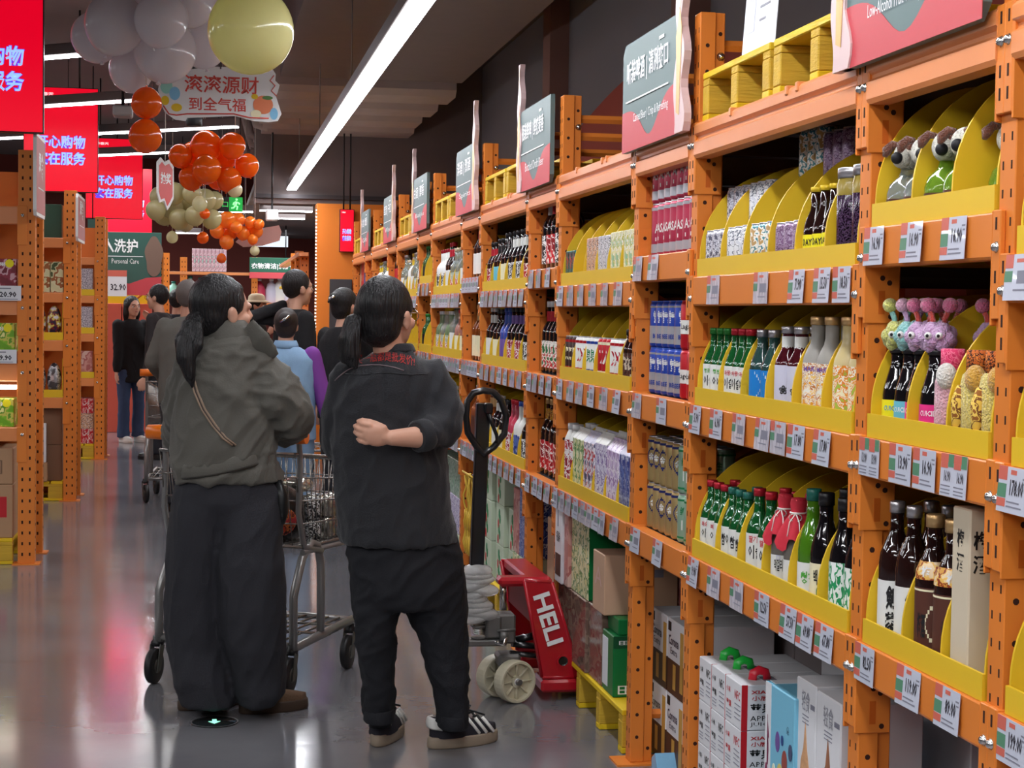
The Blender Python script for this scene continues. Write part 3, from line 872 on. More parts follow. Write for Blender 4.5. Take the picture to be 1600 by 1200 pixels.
K = {}
SJ = dict(h=.215, r=.0325, nr=.0135, zs=.108, zn=.16, ch=.018)
K['soju_g'] = bottle('soju_bottle', glass=G_GREEN, cap=C_GREEN, label=L_WHITE, lz=(.02, .112), extra=seq(wtxt('이슬', .05, .04, .03, I_BLK), wtxt('청포도', .086, .036, .014, I_GRN)), **SJ)
K['soju_r'] = bottle('soju_bottle', glass=G_GREEN, cap=C_RED, label=L_WHITE, lz=(.02, .112), extra=seq(wtxt('이슬', .05, .04, .03, I_BLK), wtxt('자몽에', .086, .036, .014, I_RED)), **SJ)
K['soju_p'] = bottle('soju_bottle', glass=G_GREEN, cap=C_RED, label=L_WHITE, lz=(.02, .108), extra=seq(wtxt('복숭아', .084, .036, .014, I_RED), wtxt('이슬', .052, .036, .026, I_BLK)), **SJ)
K['soju_c'] = bottle('soju_bottle', glass=G_GREEN, cap=C_TEAL, label=L_WHITE, lz=(.02, .108), extra=seq(wtxt('참이슬', .056, .05, .034, I_BLK)), **SJ)
K['soju_b'] = bottle('soju_bottle', .235, .034, .0145, .12, .17, G_GREEN, C_RED, .02, L_WHITE, (.02, .118), extra=seq(wtxt('이슬', .052, .044, .036, I_BLK), wtxt('딸기에', .094, .04, .018, I_RED)))
def bluewave(mb, r):
    for k in range(10):
        a = A0 - .1 + .5 * sin(pi * k / 9)
        mb.text('l', (0, 0, .03 + k * .0075), None, None, .022, .0076, L_WHITE, 0, 'C', 1, ((0, 0), r + .001, a))
K['blue'] = bottle('soju_bottle', .215, .034, .0145, .11, .165, G_TEAL, C_SILV, .02, L_BLUE, (.02, .11), extra=bluewave)
def winex(mb, r):
    slv(mb, .0165, .17, .2, L_WHITE, 14, .001)
    for da in (-.5, .5): mb.text('ll', (0, 0, .03), None, None, .004, .06, L_LAV, 0, 'C', 1, ((0, 0), r + .001, A0 + da))
    mb.sphere((0, 0, 0), .0001, I_BLK, 3, 2)
    mb.text('❀', (0, 0, .056), None, None, .024, .022, L_BLACK, .02, 'C', 1, ((0, 0), r + .0014, A0))
K['wine'] = bottle('fruit_wine_bottle', .225, .034, .0165, .13, .165, G_WINE, C_SILV, .018, L_LAV, (.02, .128), extra=winex)
K['frost'] = bottle('rice_wine_bottle', .25, .036, .0165, .14, .185, G_FROST, C_GOLD, .02, P_CARTOON, (.02, .14), extra=wtxt('MAKE', .12, .04, .012, L_PURP))
K['juice'] = bottle('rice_wine_bottle', .25, .036, .0165, .14, .185, G_PALE, C_GOLD, .02, P_CARTOON2, (.02, .14), extra=wtxt('원생', .118, .034, .014, L_ORNG))
K['lime'] = bottle('plum_wine_bottle', .275, .036, .016, .13, .2, G_LIME, C_TEAL, .028, L_WHITE, (.01, .1), extra=wtxt('청하', .05, .04, .03, I_GRN))
K['dkleaf'] = bottle('plum_wine_bottle', .275, .036, .0165, .13, .2, G_BLACK, C_BLK, .03, L_CREAM, (.01, .11), extra=seq(wtxt('백세', .06, .026, .036, I_BLK), wtxt('ʃ', .02, .016, .036, L_GREEN, .06)))
K['dkgreen'] = bottle('plum_wine_bottle', .275, .036, .0165, .13, .2, G_BLACK, C_BLK, .03, P_GREENBR, (.01, .13))
def sakex(a, b):
    return seq(wtxt(a, .075, .022, .05, I_BLK, .04), wtxt(b, .02, .024, .05, I_BLK, .04), wtxt('｜', .02, .002, .1, M_CGREY, 0, 1, .7))
K['sake'] = bottle('sake_bottle', .30, .037, .0145, .17, .235, G_DARK, C_SILV, .024, L_WHITE, (.012, .135), extra=sakex('剣', '菱'), capr=.0165)
K['sake2'] = bottle('sake_bottle', .30, .037, .0145, .17, .235, G_DARK, C_SILV, .024, L_WHITE, (.012, .135), extra=sakex('越', '乃'), capr=.0165)
def plumx(mb, r):
    mb.lathe([(r * 1.01, .166), (r * .975, .182), (r * .76, .202)], mat_print('print_gold_sash', [(206, 150, 60), (140, 50, 20), (226, 180, 90), (226, 200, 160)], 50), n=20, caps=False)
    mb.text('梅', (0, 0, .172), None, None, .022, .022, I_WHITE, .03, 'C', 1, ((0, 0), r * 1.02, A0))
    slv(mb, r, .143, .147, L_CREAM, 20, .001)
    for k in range(11):
        a = k / 10 * pi; w = sin(a) * .03
        if w > .004: mb.text('l', (0, 0, .035 + k * .008), None, None, w, .0082, L_CREAM, 0, 'C', 1, ((0, 0), r + .001, A0 + .35))
    mb.text('梅酒', (0, 0, .05), None, None, .02, .05, I_BLK, .03, 'C', 1, ((0, 0), r + .0016, A0 - .25))
    mb.sphere((0, 0, 0), .0001, L_YEL, 3, 2)
K['plum'] = bottle('plum_sake_bottle', .295, .038, .016, .165, .225, G_DARK, C_GOLD, .026, L_BROWN, (.012, .15), extra=plumx, capr=.019)
def dayx(mb, r):
    mb.text('DAY DAY', (0, 0, .05), None, None, .06, .016, I_BLK, .03, 'C', 1, ((0, 0), r + .0014, A0))
    mb.text('8°', (0, 0, .02), None, None, .02, .02, I_BLK, .03, 'C', 1, ((0, 0), r + .0014, A0))
K['day'] = bottle('beer_bottle', .19, .03, .0125, .085, .135, G_DARK, C_YEL, .012, L_YEL, (.004, .076), extra=dayx)
def jar():
    mb = MB(); mb.lathe([(.034, 0), (.037, .005), (.037, .165), (.032, .178), (.032, .195)], P_JARFRUIT, n=20); k = [('fruit_jar', mb.mesh('fruit_jar'))]
    mb = MB(); mb.lathe([(.0375, .155), (.0375, .178), (.0335, .195)], mat('jar_glass_top', (150, 130, 60), .15), n=20, caps=False); k.append(('glass_rim', mb.mesh('glass_rim')))
    mb = MB(); mb.lathe([(.036, .194), (.036, .216), (.034, .218)], C_SILV, n=20); k.append(('lid', mb.mesh('lid')))
    return k
K['jar'] = jar()
def redcloth():
    k = bottle('cloth_capped_bottle', .24, .034, .0165, .13, .17, G_GREY, C_RED, .02, L_WHITE, (.01, .09), extra=seq(wtxt('막걸리', .05, .024, .03, I_BLK), wtxt('ㅁ', .078, .012, .012, L_LAV)))
    CL = mat('red_cloth', (196, 40, 58), .75, bump=.2, bump_scale=60)
    mb = MB(); vs = []; n = 28
    prof = [(.0001, .243), (.018, .241), (.0205, .225), (.0175, .207), (.0185, .2), (.03, .178), (.042, .152), (.047, .128)]
    for i, (r, z) in enumerate(prof):
        for j in range(n):
            a = 2 * pi * j / n; f = max(0, i - 3) / 4
            rr = r * (1 + .22 * f * sin(5 * a + .6)) ; vs.append((rr * cos(a), rr * sin(a), z - .018 * f * cos(4 * a)))
    fs = [(i * n + j, i * n + (j + 1) % n, (i + 1) * n + (j + 1) % n, (i + 1) * n + j) for i in range(len(prof) - 1) for j in range(n)]
    mb.add(vs, fs, CL, True); k.append(('cloth_cover', mb.mesh('cloth_cover')))
    ST = mat('white_string', (236, 232, 226), .7)
    mb = MB()
    ring = [(.0195 * cos(a), .0195 * sin(a), .205) for a in [2 * pi * q / 16 for q in range(16)]]
    mb.tube(ring, .0022, ST, 6, closed=True)
    c = Vector((.021 * cos(A0), .021 * sin(A0), .205)); t = Vector((-sin(A0), cos(A0), 0)); o = Vector((cos(A0), sin(A0), 0))
    for sgn in (-1, 1):
        loop = [c + t * sgn * (.016 * sin(q)) + Vector((0, 0, -.016 * (1 - cos(q)) * .6)) + o * .006 for q in [2 * pi * w / 12 for w in range(12)]]
        mb.tube(loop, .0015, ST, 5, closed=True)
        mb.tube([c + o * .004, c + t * sgn * .012 + o * .016 + Vector((0, 0, -.02)), c + t * sgn * .016 + o * .022 + Vector((0, 0, -.055))], .0015, ST, 5)
    k.append(('string_bow', mb.mesh('string_bow')))
    return k
K['cloth'] = redcloth()
FUR = {}
def fur(name, col): return mat('plush_' + name, col, .95, bump=1.0, bump_scale=220, noise_amt=.15, noise_scale=160, sheen=.5)
def vdir(a, r): return Vector((r * cos(a), r * sin(a), 0))
def dogbottle(glass):
    mb = MB(); mb.lathe([(.036, 0), (.042, .006), (.042, .062), (.036, .082), (.018, .098), (.014, .11), (.014, .128)], glass, n=20)
    k = [('plush_topped_bottle', mb.mesh('plush_topped_bottle'))]
    mb = MB(); slv(mb, .042, .012, .05, L_BROWN)
    for da in (-.5, .35):
        mb.text('●', (0, 0, .02), None, None, .026, .026, L_CREAM, 0, 'C', 1, ((0, 0), .0432, A0 + da))
    k.append(('label', mb.mesh('label')))
    W = fur('white', (232, 228, 214)); B = fur('brown', (116, 62, 40)); Nn = mat('plush_nose', (20, 20, 26), .6)
    f = vdir(A0, 1); t = Vector((-f.y, f.x, 0))
    mb = MB(); mb.sphere((0, 0, .142), (.03, .03, .031), W, 18, 12); mb.sphere(Vector((0, 0, .134)) + f * .024, .02, W, 14, 10)
    mb.sphere(Vector((0, 0, .158)) + f * .008 + t * .012, (.018, .018, .016), B, 12, 8)
    k.append(('plush_head', mb.mesh('plush_head')))
    mb = MB(); mb.sphere(Vector((0, 0, .134)) + f * .042, .0125, Nn, 14, 10); k.append(('plush_nose', mb.mesh('plush_nose')))
    for s_ in (-1, 1):
        mb = MB(); mb.tube([Vector((0, 0, .165)) + t * s_ * .022, Vector((0, 0, .168)) + t * s_ * .036, Vector((0, 0, .155)) + t * s_ * .048 + f * .006, Vector((0, 0, .142)) + t * s_ * .05 + f * .01], [.006, .009, .011, .005], B, 10)
        k.append(('plush_ear', mb.mesh('plush_ear')))
    return k
K['dogp'] = dogbottle(G_CLEAR); K['dogg'] = dogbottle(G_CLGRN)
def bugbottle(lab, furc, antc, antc2):
    k = bottle('plush_topped_bottle', .185, .034, .018, .085, .14, G_BLACK, C_BLK, .012, lab, (.008, .075),
               extra=seq(wtxt('CUICIDULE', .052, .06, .011, I_WHITE if lab is not L_YEL else L_BLUE, .02), wtxt('www', .022, .03, .012, I_WHITE if lab is not L_YEL else L_CYAN)))
    f = vdir(A0, 1); t = Vector((-f.y, f.x, 0))
    mb = MB(); rnd = random.Random(5)
    for q in range(20):
        a = q * 2.4; z = 1 - 2 * (q + .5) / 20; rr = sqrt(1 - z * z)
        mb.sphere((.024 * rr * cos(a), .024 * rr * sin(a), .208 + .02 * z), .0165, furc, 8, 6)
    k.append(('plush_head', mb.mesh('plush_head')))
    for s_ in (-1, 1):
        mb = MB(); b = Vector((0, 0, .225)) + t * s_ * .012
        mb.tube([b, b + Vector((0, 0, .02)), b + Vector((0, 0, .04)) + t * s_ * .008], .006, antc, 8); mb.sphere(b + Vector((0, 0, .048)) + t * s_ * .01, .0155, antc2, 12, 8)
        k.append(('plush_antenna', mb.mesh('plush_antenna')))
        mb = MB(); p = Vector((0, 0, .212)) + f * .037 + t * s_ * .011; mb.sphere(p, .0075, L_WHITE, 10, 8); mb.sphere(p + f * .006, .0035, I_BLK, 8, 6)
        k.append(('plush_eye', mb.mesh('plush_eye')))
    return k
F_YEL = fur('yellow', (222, 222, 120)); F_TEAL = fur('teal', (150, 214, 210)); F_PINK = fur('pink', (232, 176, 200)); F_LIL = fur('lilac', (214, 170, 214)); F_CORAL = fur('coral', (220, 80, 70)); F_HOT = fur('rose', (232, 120, 160)); F_BUT = fur('butter', (236, 212, 110))
K['bugy'] = bugbottle(L_YEL, F_YEL, F_TEAL, F_YEL); K['bugt'] = bugbottle(L_CYAN, F_TEAL, F_LIL, F_PINK); K['bugp'] = bugbottle(L_PINK, F_LIL, F_CORAL, F_HOT)
def sleeve(furm, capm, paw, patt=None):
    mb = MB(); mb.lathe([(.03, 0), (.034, .006), (.034, .12), (.03, .14), (.021, .15)], furm, n=20); k = [('plush_sleeve_bottle', mb.mesh('plush_sleeve_bottle'))]
    mb = MB(); mb.lathe([(.0235, .146), (.0235, .186), (.0215, .188)], capm, n=18); k.append(('cap', mb.mesh('cap')))
    f = vdir(A0, 1); t = Vector((-f.y, f.x, 0))
    mb = MB(); mb.sphere(Vector((0, 0, .135)) + f * .03, (.02, .02, .026), paw, 14, 10)
    if patt:
        for s_ in (-1, 1): mb.tube([Vector((0, 0, .02)) + t * s_ * .034 + f * .01, Vector((0, 0, .09)) + t * s_ * .036 + f * .01, Vector((0, 0, .12)) + t * s_ * .03 + f * .01], [.011, .013, .008], patt, 10)
    k.append(('plush_paw', mb.mesh('plush_paw')))
    return k
K['pinksl'] = sleeve(fur('soft_pink', (236, 176, 190)), P_LEO_PINK, fur('paw_white', (236, 230, 222)))
K['giraf'] = sleeve(F_BUT, P_LEO_OR, fur('ochre', (226, 170, 60)), P_GIRAFFE)
K['bcart'] = pack('tall_carton', .075, .075, .33, mat('carton_beige', (206, 192, 168), .6, noise_amt=.05),
                  extra=lambda mb: (mb.text('梅', (-.015, -.0382, .255), (1, 0, 0), (0, 0, 1), .03, .035, I_BLK, .03, 'C', 2), mb.text('酒', (-.015, -.0382, .21), (1, 0, 0), (0, 0, 1), .03, .035, I_BLK, .03, 'C', 2),
                                    mb.text('梅', (-.0382, 0, .255), (0, -1, 0), (0, 0, 1), .03, .035, I_BLK, .03, 'C', 2), mb.text('酒', (-.0382, 0, .21), (0, -1, 0), (0, 0, 1), .03, .035, I_BLK, .03, 'C', 2)))
K['cgrey'] = can('slim_can', .123, .029, P_GREYCAN); K['cwhite'] = can('slim_can', .123, .029, P_WHCAN); K['cteal'] = can('slim_can', .123, .031, P_TEALCAN); K['cpur'] = can('slim_can', .115, .029, P_PURCAN)
def oval(mb, r, z, w, h_, m, da=0.0):
    for k in range(12):
        t = (k + .5) / 12; ww = w * sin(pi * t)
        mb.text('l', (0, 0, z + h_ * k / 12), None, None, ww, h_ / 11.8, m, 0, 'C', 1, ((0, 0), r + .0012, A0 + da))
def deco_can(kit, f):
    mb = MB(); f(mb, .032); kit.append(('printed_band', mb.mesh('printed_band'))); return kit
CN_P = mat('can_deep_pink', (178, 54, 80), .3, metal=.35); CN_B = mat('can_blue', (42, 70, 168), .3, metal=.35); CN_R = mat('can_red', (190, 28, 42), .3, metal=.3); CN_G = mat('can_gold', (186, 160, 108), .3, metal=.5); CN_GR = mat('can_pale_green', (156, 190, 166), .3, metal=.4); CN_N = mat('can_navy', (34, 40, 96), .35); CN_S = mat('can_silver', (206, 206, 214), .28, metal=.6)
K['cpink'] = deco_can(can('beer_can', .17, .032, CN_P, bands=[(.012, .04, CN_S), (.148, .158, CN_S)]), lambda mb, r: (mb.text('ASA', (0, 0, .075), None, None, .04, .03, L_WHITE, .02, 'C', 1, ((0, 0), r + .001, A0)), mb.text('l', (0, 0, .05), None, None, .036, .012, L_WHITE, 0, 'C', 1, ((0, 0), r + .001, A0))))
K['cblue'] = deco_can(can('beer_can', .15, .032, CN_B, C_BLUE, bands=[(.014, .07, CN_S), (.128, .134, CN_S)]), lambda mb, r: (mb.text('雪', (0, 0, .078), None, None, .034, .04, L_WHITE, .02, 'C', 1, ((0, 0), r + .001, A0)), mb.text('BEER', (0, 0, .03), None, None, .036, .014, CN_B, .02, 'C', 1, ((0, 0), r + .0016, A0))))
K['cred'] = deco_can(can('beer_can', .15, .032, CN_R, C_RED, bands=[(.048, .09, L_WHITE)]), lambda mb, r: mb.text('Lager', (0, 0, .058), None, None, .046, .022, L_BLACK, .01, 'C', 1, ((0, 0), r + .0016, A0)))
K['cgold'] = deco_can(can('beer_can', .15, .032, CN_G, bands=[(.13, .138, CN_N)]), lambda mb, r: (oval(mb, r, .05, .042, .066, CN_N), mb.text('金', (0, 0, .07), None, None, .022, .026, L_WHITE, .02, 'C', 1, ((0, 0), r + .002, A0))))
K['cgreen'] = deco_can(can('beer_can', .15, .032, CN_GR, bands=[(.128, .134, L_GREEN), (.014, .02, L_GREEN)]), lambda mb, r: (mb.text('纯生', (0, 0, .085), None, None, .042, .026, L_GREEN, .02, 'C', 1, ((0, 0), r + .001, A0)), mb.text('l', (0, 0, .04), None, None, .03, .03, L_WHITE, 0, 'C', 1, ((0, 0), r + .001, A0))))
K['wteal'] = pack('drink_carton', .055, .06, .13, P_TEALDK); K['wor'] = pack('drink_carton', .058, .06, .165, P_ORTXT); K['wwh'] = pack('drink_carton', .058, .06, .165, P_WHCAN); K['wyel'] = pack('drink_carton', .052, .06, .17, P_YELWH)
def dcan(a, b_, t, ti): return deco_can(can('drink_can', .165, .031, a, bands=[(.012, .045, b_), (.14, .15, b_)]), lambda mb, r: (mb.text(t, (0, 0, .07), None, None, .04, .05, ti, .02, 'C', 1, ((0, 0), .0322, A0)), mb.text('l', (0, 0, .02), None, None, .03, .016, ti, 0, 'C', 1, ((0, 0), .0326, A0))))
K['wbrn'] = dcan(mat('can_cocoa', (58, 34, 30), .35), CN_R, '黑', L_CREAM); K['wrw'] = dcan(L_WHITE, CN_R, 'X', CN_R); K['wgb'] = dcan(L_WHITE, CN_B, '果', L_GREEN); K['wred'] = dcan(CN_R, L_CREAM, '7', L_WHITE); K['wdk'] = bottle('slim_bottle', .2, .028, .016, .13, .16, G_DARK, C_BLK, .02, P_BRNCAN, (.01, .12))
def milkb(p): return bottle('milk_drink_bottle', .255, .034, .02, .19, .22, L_WHITE, C_WHITE, .024, p, (.004, .19), capr=.022)
K['mw'] = milkb(P_WHRED); K['mcg'] = pack('milk_carton', .06, .06, .21, P_CREAMG, L_WHITE, C_SILV); K['mred'] = pack('milk_carton', .06, .06, .21, P_REDSPL, L_LAV, C_GOLD)
K['mlav'] = pack('milk_carton', .06, .06, .22, P_LAVBOX, L_WHITE, C_WHITE); K['mlil'] = pack('milk_carton', .06, .06, .21, P_LILAC, P_LILAC); K['mblu'] = pack('milk_carton', .06, .06, .21, P_BLUECAN, L_LAV)
def lbottle(name, h, r, glass, cap, lab, nk=None, foil=None):
    ex = None
    if foil:
        def ex(mb, rr): mb.lathe([(r * .42, h * .7), (r * .4, h * .86)], foil, n=14, caps=False)
    return bottle(name, h, r, r * .36, h * .55, h * .72, glass, cap, h * .08, lab, (h * .08, h * .45), extra=ex)
K['blkred'] = lbottle('stout_bottle', .33, .042, G_BLACK, C_RED, P_REDLBL, foil=C_RED); K['blkwh'] = lbottle('stout_bottle', .33, .042, G_BLACK, C_BLK, P_BWLBL, foil=L_WHITE)
K['brg'] = lbottle('stout_bottle', .31, .036, G_BLACK, C_WHITE, mat_print('print_red_green_label', [(236, 230, 220), (190, 40, 44), (236, 232, 226), (40, 110, 60)], 30), foil=C_RED)
K['gold'] = lbottle('stout_bottle', .33, .038, G_DARK, C_GOLD, P_REDLBL, foil=P_GOLDFOIL)
K['rumb'] = lbottle('liquor_bottle', .27, .036, G_BLACK, C_BLK, P_BWLBL, foil=L_WHITE); K['rumr'] = lbottle('liquor_bottle', .24, .034, G_DARK, C_BLK, P_REDLBL, foil=C_RED); K['rumc'] = lbottle('liquor_bottle', .25, .036, G_DARK, C_BLK, L_CYAN, foil=C_BLK)
K['rumw'] = lbottle('liquor_bottle', .28, .038, G_BLACK, C_WHITE, L_WHITE, foil=L_WHITE); K['rumbl'] = lbottle('liquor_bottle', .28, .038, mat('blue_glass', (60, 80, 160), .15, coat=.5), C_BLUE, L_PURP, foil=C_BLUE); K['rumbk'] = lbottle('liquor_bottle', .27, .036, G_BLACK, C_BLK, L_CREAM)
K['rump'] = lbottle('liquor_bottle', .28, .036, G_BLACK, C_BLK, P_WHRED, foil=L_PURP); K['rumrw'] = lbottle('liquor_bottle', .28, .04, mat('red_white_bottle', (190, 60, 84), .25), C_RED, P_WHRED); K['rumbw'] = lbottle('liquor_bottle', .28, .04, L_WHITE, C_BLUE, P_BLUECAN)
K['amb'] = lbottle('spirit_bottle', .3, .042, G_AMBER, C_GOLD, L_CREAM, foil=C_GOLD); K['ambd'] = lbottle('spirit_bottle', .3, .04, G_DARK, C_RED, L_WHITE, foil=C_RED); K['copp'] = lbottle('spirit_bottle', .3, .042, mat('copper_bottle', (170, 96, 60), .25, metal=.5), C_SILV, L_BROWN)
K['wbot'] = lbottle('spirit_bottle', .27, .042, L_WHITE, C_RED, P_BWLBL); K['clr'] = lbottle('spirit_bottle', .26, .04, G_CLEAR, C_WOOD, P_CLRLBL); K['clr2'] = lbottle('spirit_bottle', .3, .042, G_CLEAR, C_SILV, L_WHITE); K['cgrn'] = lbottle('spirit_bottle', .26, .036, mat('pale_green_glass', (150, 176, 130), .08, trans=.5), C_WHITE, P_CLRLBL); K['rosy'] = lbottle('spirit_bottle', .27, .036, mat('rose_glass', (206, 140, 126), .1, trans=.4), C_RED, L_CREAM)
K['gbot'] = lbottle('spirit_bottle', .24, .034, G_GREEN, C_GREEN, L_BLACK); K['coke'] = lbottle('cola_bottle', .33, .045, G_DARK, C_RED, L_RED); K['ywb'] = lbottle('spirit_bottle', .3, .05, L_WHITE, C_YEL, L_CREAM, foil=C_YEL)
K['giftr'] = pack('gift_box', .1, .09, .36, mat('gift_red', (196, 24, 34), .4), extra=lambda mb: mb.text('囍', (-.0465, 0, .18), (0, -1, 0), (0, 0, 1), .05, .06, C_GOLD, .02, 'C', 1))
K['giftb'] = pack('gift_box', .1, .09, .36, mat('gift_blue', (40, 62, 130), .4)); K['giftt'] = pack('gift_box', .08, .09, .34, mat('gift_tan', (176, 150, 120), .5))

CNT = {}
SHORT = {'bay behind the jack handle': 'bay behind the jack handle', 'sixth bay from the orange wall': 'sixth bay from orange wall', 'fifth bay from the orange wall': 'fifth bay from orange wall',
         'fourth bay from the orange wall': 'fourth bay from orange wall', 'third bay from the orange wall': 'third bay from orange wall', 'second bay from the orange wall': 'second bay from orange wall', 'bay against the orange wall': 'bay against orange wall'}
def place_item(key, loc, rotz, desc, cat, where, group, kit=None):
    kit = kit or K[key]
    root = put(kit[0][0], kit[0][1], None, loc, (0, 0, rotz))
    for nme, me in kit[1:]: put(nme, me, root)
    c = CNT.get((desc, where), 0); CNT[(desc, where)] = c + 1
    tag(root, '%s, %s, %s' % (desc, (ORD[c] + ' one') if c < 16 else 'number %d' % (c + 1), where), cat, group)
    return root
def fill(bi, lv, slot, n_slots, key, desc, cat='bottle', across=3, rows=2, layers=(1,), r=None, lay_h=.123, x0=.012, tray_=True, y_off=0.0, spin=.25):
    b = BAYS[bi]; z = LEV[b[0]][lv] + (.008 if tray_ else .0)
    if n_slots: yc, w = slot_y(b, n_slots, slot)
    else:
        w = b[2] - PW - b[1] - .02; yc = b[1] + .01 + w / 2
    w -= .014
    kit = K[key]
    if r is None:
        r = max(v.co.x for v in kit[0][1].vertices)
    ry = max(v.co.y for v in kit[0][1].vertices)
    pitch = max(2 * ry + .0016, (w / across))
    if across == 1: pitch = w
    for row in range(rows):
        L = layers[min(row, len(layers) - 1)]
        for la in range(L):
            for a in range(across):
                y = yc + (pitch * (across - 1) / 2) - pitch * a + y_off
                x = D + x0 + r + row * (2 * r + .004)
                rw = '%s row' % ['front', 'second', 'third', 'fourth'][row] if L == 1 and max(layers) == 1 else '%s row %s layer' % (['front', 'second', 'third', 'fourth'][row], ['bottom', 'upper', 'topmost'][la])
                wh = '%s, %s %s shelf' % (rw, SHORT.get(b[3], b[3]), LNAME[lv])
                place_item(key, (x, y, z + la * lay_h), random.uniform(-spin, spin) if spin else 0, desc, cat, wh, '%s on the %s shelf of the %s' % (kit[0][0].replace('_', ' ') + 's', LNAME[lv], b[3]))
# sake bay
fill(1, 'A', 0, 3, 'dogp', 'pale bottle with plush dog head', across=2, rows=2)
fill(1, 'A', 1, 3, 'dogg', 'green bottle with plush dog head', across=2, rows=2)
fill(1, 'A', 2, 3, 'dogg', 'green plush dog head bottle behind upright', across=1, rows=1, x0=.06, y_off=.05)
b1 = BAYS[1]; y0_, w_ = slot_y(b1, 3, 0); y1_, _ = slot_y(b1, 3, 1); y2_, _ = slot_y(b1, 3, 2); zB = LEV['N']['B'] + .008
for k, (key, desc, y, x) in enumerate([('bugy', 'yellow plush topped dark bottle', y0_ + .056, .05), ('bugt', 'teal plush topped dark bottle', y0_ - .008, .05), ('bugp', 'lilac plush topped dark bottle', y0_ - .06, .052),
                                       ('bugy', 'yellow plush topped dark bottle', y0_ + .056, .13), ('bugp', 'lilac plush topped dark bottle', y0_ - .01, .13),
                                       ('bugp', 'lilac plush topped dark bottle', y1_ + .055, .05), ('bugp', 'lilac plush topped dark bottle', y1_ + .02, .15),
                                       ('bugt', 'teal plush topped dark bottle', y1_ - .05, .28),
                                       ('pinksl', 'pink plush sleeve bottle with pink leopard cap', y1_ - .026, .045), ('pinksl', 'pink plush sleeve bottle with pink leopard cap', y1_ - .05, .125),
                                       ('giraf', 'yellow giraffe plush sleeve bottle', y2_ + .05, .045), ('giraf', 'yellow giraffe plush sleeve bottle', y2_ - .03, .045)]):
    place_item(key, (D + x, y, zB), random.uniform(-.1, .3), desc, 'bottle', 'sake bay middle shelf', 'plush dressed bottles on the sake bay middle shelf')
fill(1, 'C', 0, 3, 'sake', 'white labelled sake bottle, grey cap', across=2, rows=2)
fill(1, 'C', 1, 3, 'plum', 'gold necked plum sake bottle', across=2, rows=3)
place_item('bcart', (D + .05, y2_ + .04, LEV['N']['C'] + .008), 0, 'tall beige carton with black brush writing', 'carton', 'sake bay lower shelf', 'cartons on the sake bay lower shelf')
# soju bay
fill(2, 'A', 0, 6, 'cgrey', 'grey patterned slim can', 'can', 3, 3, (1, 2, 2)); fill(2, 'A', 1, 6, 'cwhite', 'white slim can', 'can', 3, 3, (1, 2, 2)); fill(2, 'A', 2, 6, 'cteal', 'white and teal slim can', 'can', 3, 3, (1, 1, 3))
fill(2, 'A', 3, 6, 'cpur', 'purple slim can', 'can', 3, 3, (1, 1, 3), lay_h=.115); fill(2, 'A', 4, 6, 'day', 'dark bottle with yellow label', across=3, rows=2); fill(2, 'A', 5, 6, 'jar', 'glass jar of dark berries', 'jar', 2, 1)
fill(2, 'B', 0, 6, 'soju_g', 'green cap soju bottle'); fill(2, 'B', 1, 6, 'soju_r', 'red cap soju bottle'); fill(2, 'B', 2, 6, 'blue', 'blue labelled soju bottle', across=2); fill(2, 'B', 3, 6, 'wine', 'dark red fruit wine bottle', across=2)
fill(2, 'B', 4, 6, 'frost', 'frosted bottle with cartoon label', across=2); fill(2, 'B', 5, 6, 'juice', 'pale yellow rice wine bottle', across=2)
fill(2, 'C', 0, 6, 'soju_p', 'peach soju bottle with red cap'); fill(2, 'C', 1, 6, 'soju_c', 'teal cap soju bottle'); fill(2, 'C', 2, 6, 'soju_b', 'large soju bottle, red cap', across=2)
fill(2, 'C', 3, 6, 'cloth', 'red cloth capped bottle', across=2, rows=2)
yc_, _ = slot_y(BAYS[2], 6, 4); zC = LEV['W']['C'] + .008
for x, y, key, desc in ((.046, .05, 'lime', 'tall lime green bottle with teal cap'), (.046, -.035, 'dkleaf', 'tall dark bottle, cream label'), (.128, .045, 'dkleaf', 'tall dark bottle, cream label'), (.128, -.04, 'dkleaf', 'tall dark bottle, cream label')):
    place_item(key, (D + x, yc_ + y, zC), random.uniform(-.2, .2), desc, 'bottle', 'soju bay lower shelf', 'tall plum wine bottles on the soju bay lower shelf')
fill(2, 'C', 5, 6, 'dkgreen', 'tall dark bottle, green brush label', across=2, rows=2)
# canned beer bay: cans straight on the boards
def row_cans(bi, lv, keys, descs, rows, layers, lay_h, x0=.03):
    b = BAYS[bi]; z = LEV[b[0]][lv] + .0005
    w = b[2] - PW - b[1] - .03; n = len(keys); p = w / n
    for row in range(rows):
        for la in range(layers):
            for a in range(n):
                y = b[2] - PW - .015 - p * (a + .5)
                place_item(keys[a], (D + x0 + .033 + row * .068, y, z + la * lay_h), random.uniform(-.4, .4), descs[a], 'can', '%s row %s layer, %s %s shelf' % (['front', 'second'][row], ['bottom', 'upper'][la], b[3], LNAME[lv]),
                           'beer cans on the %s shelf of the %s' % (LNAME[lv], b[3]))
row_cans(3, 'A', ['cpink'] * 8, ['pink beer can'] * 8, 1, 2, .1705); row_cans(3, 'B', ['cblue'] * 5 + ['cred'] * 3, ['blue beer can'] * 5 + ['red beer can'] * 3, 1, 2, .1505)
row_cans(3, 'C', ['cgold'] * 5 + ['cgreen'] * 3, ['gold beer can'] * 5 + ['green beer can'] * 3, 2, 2, .1505)
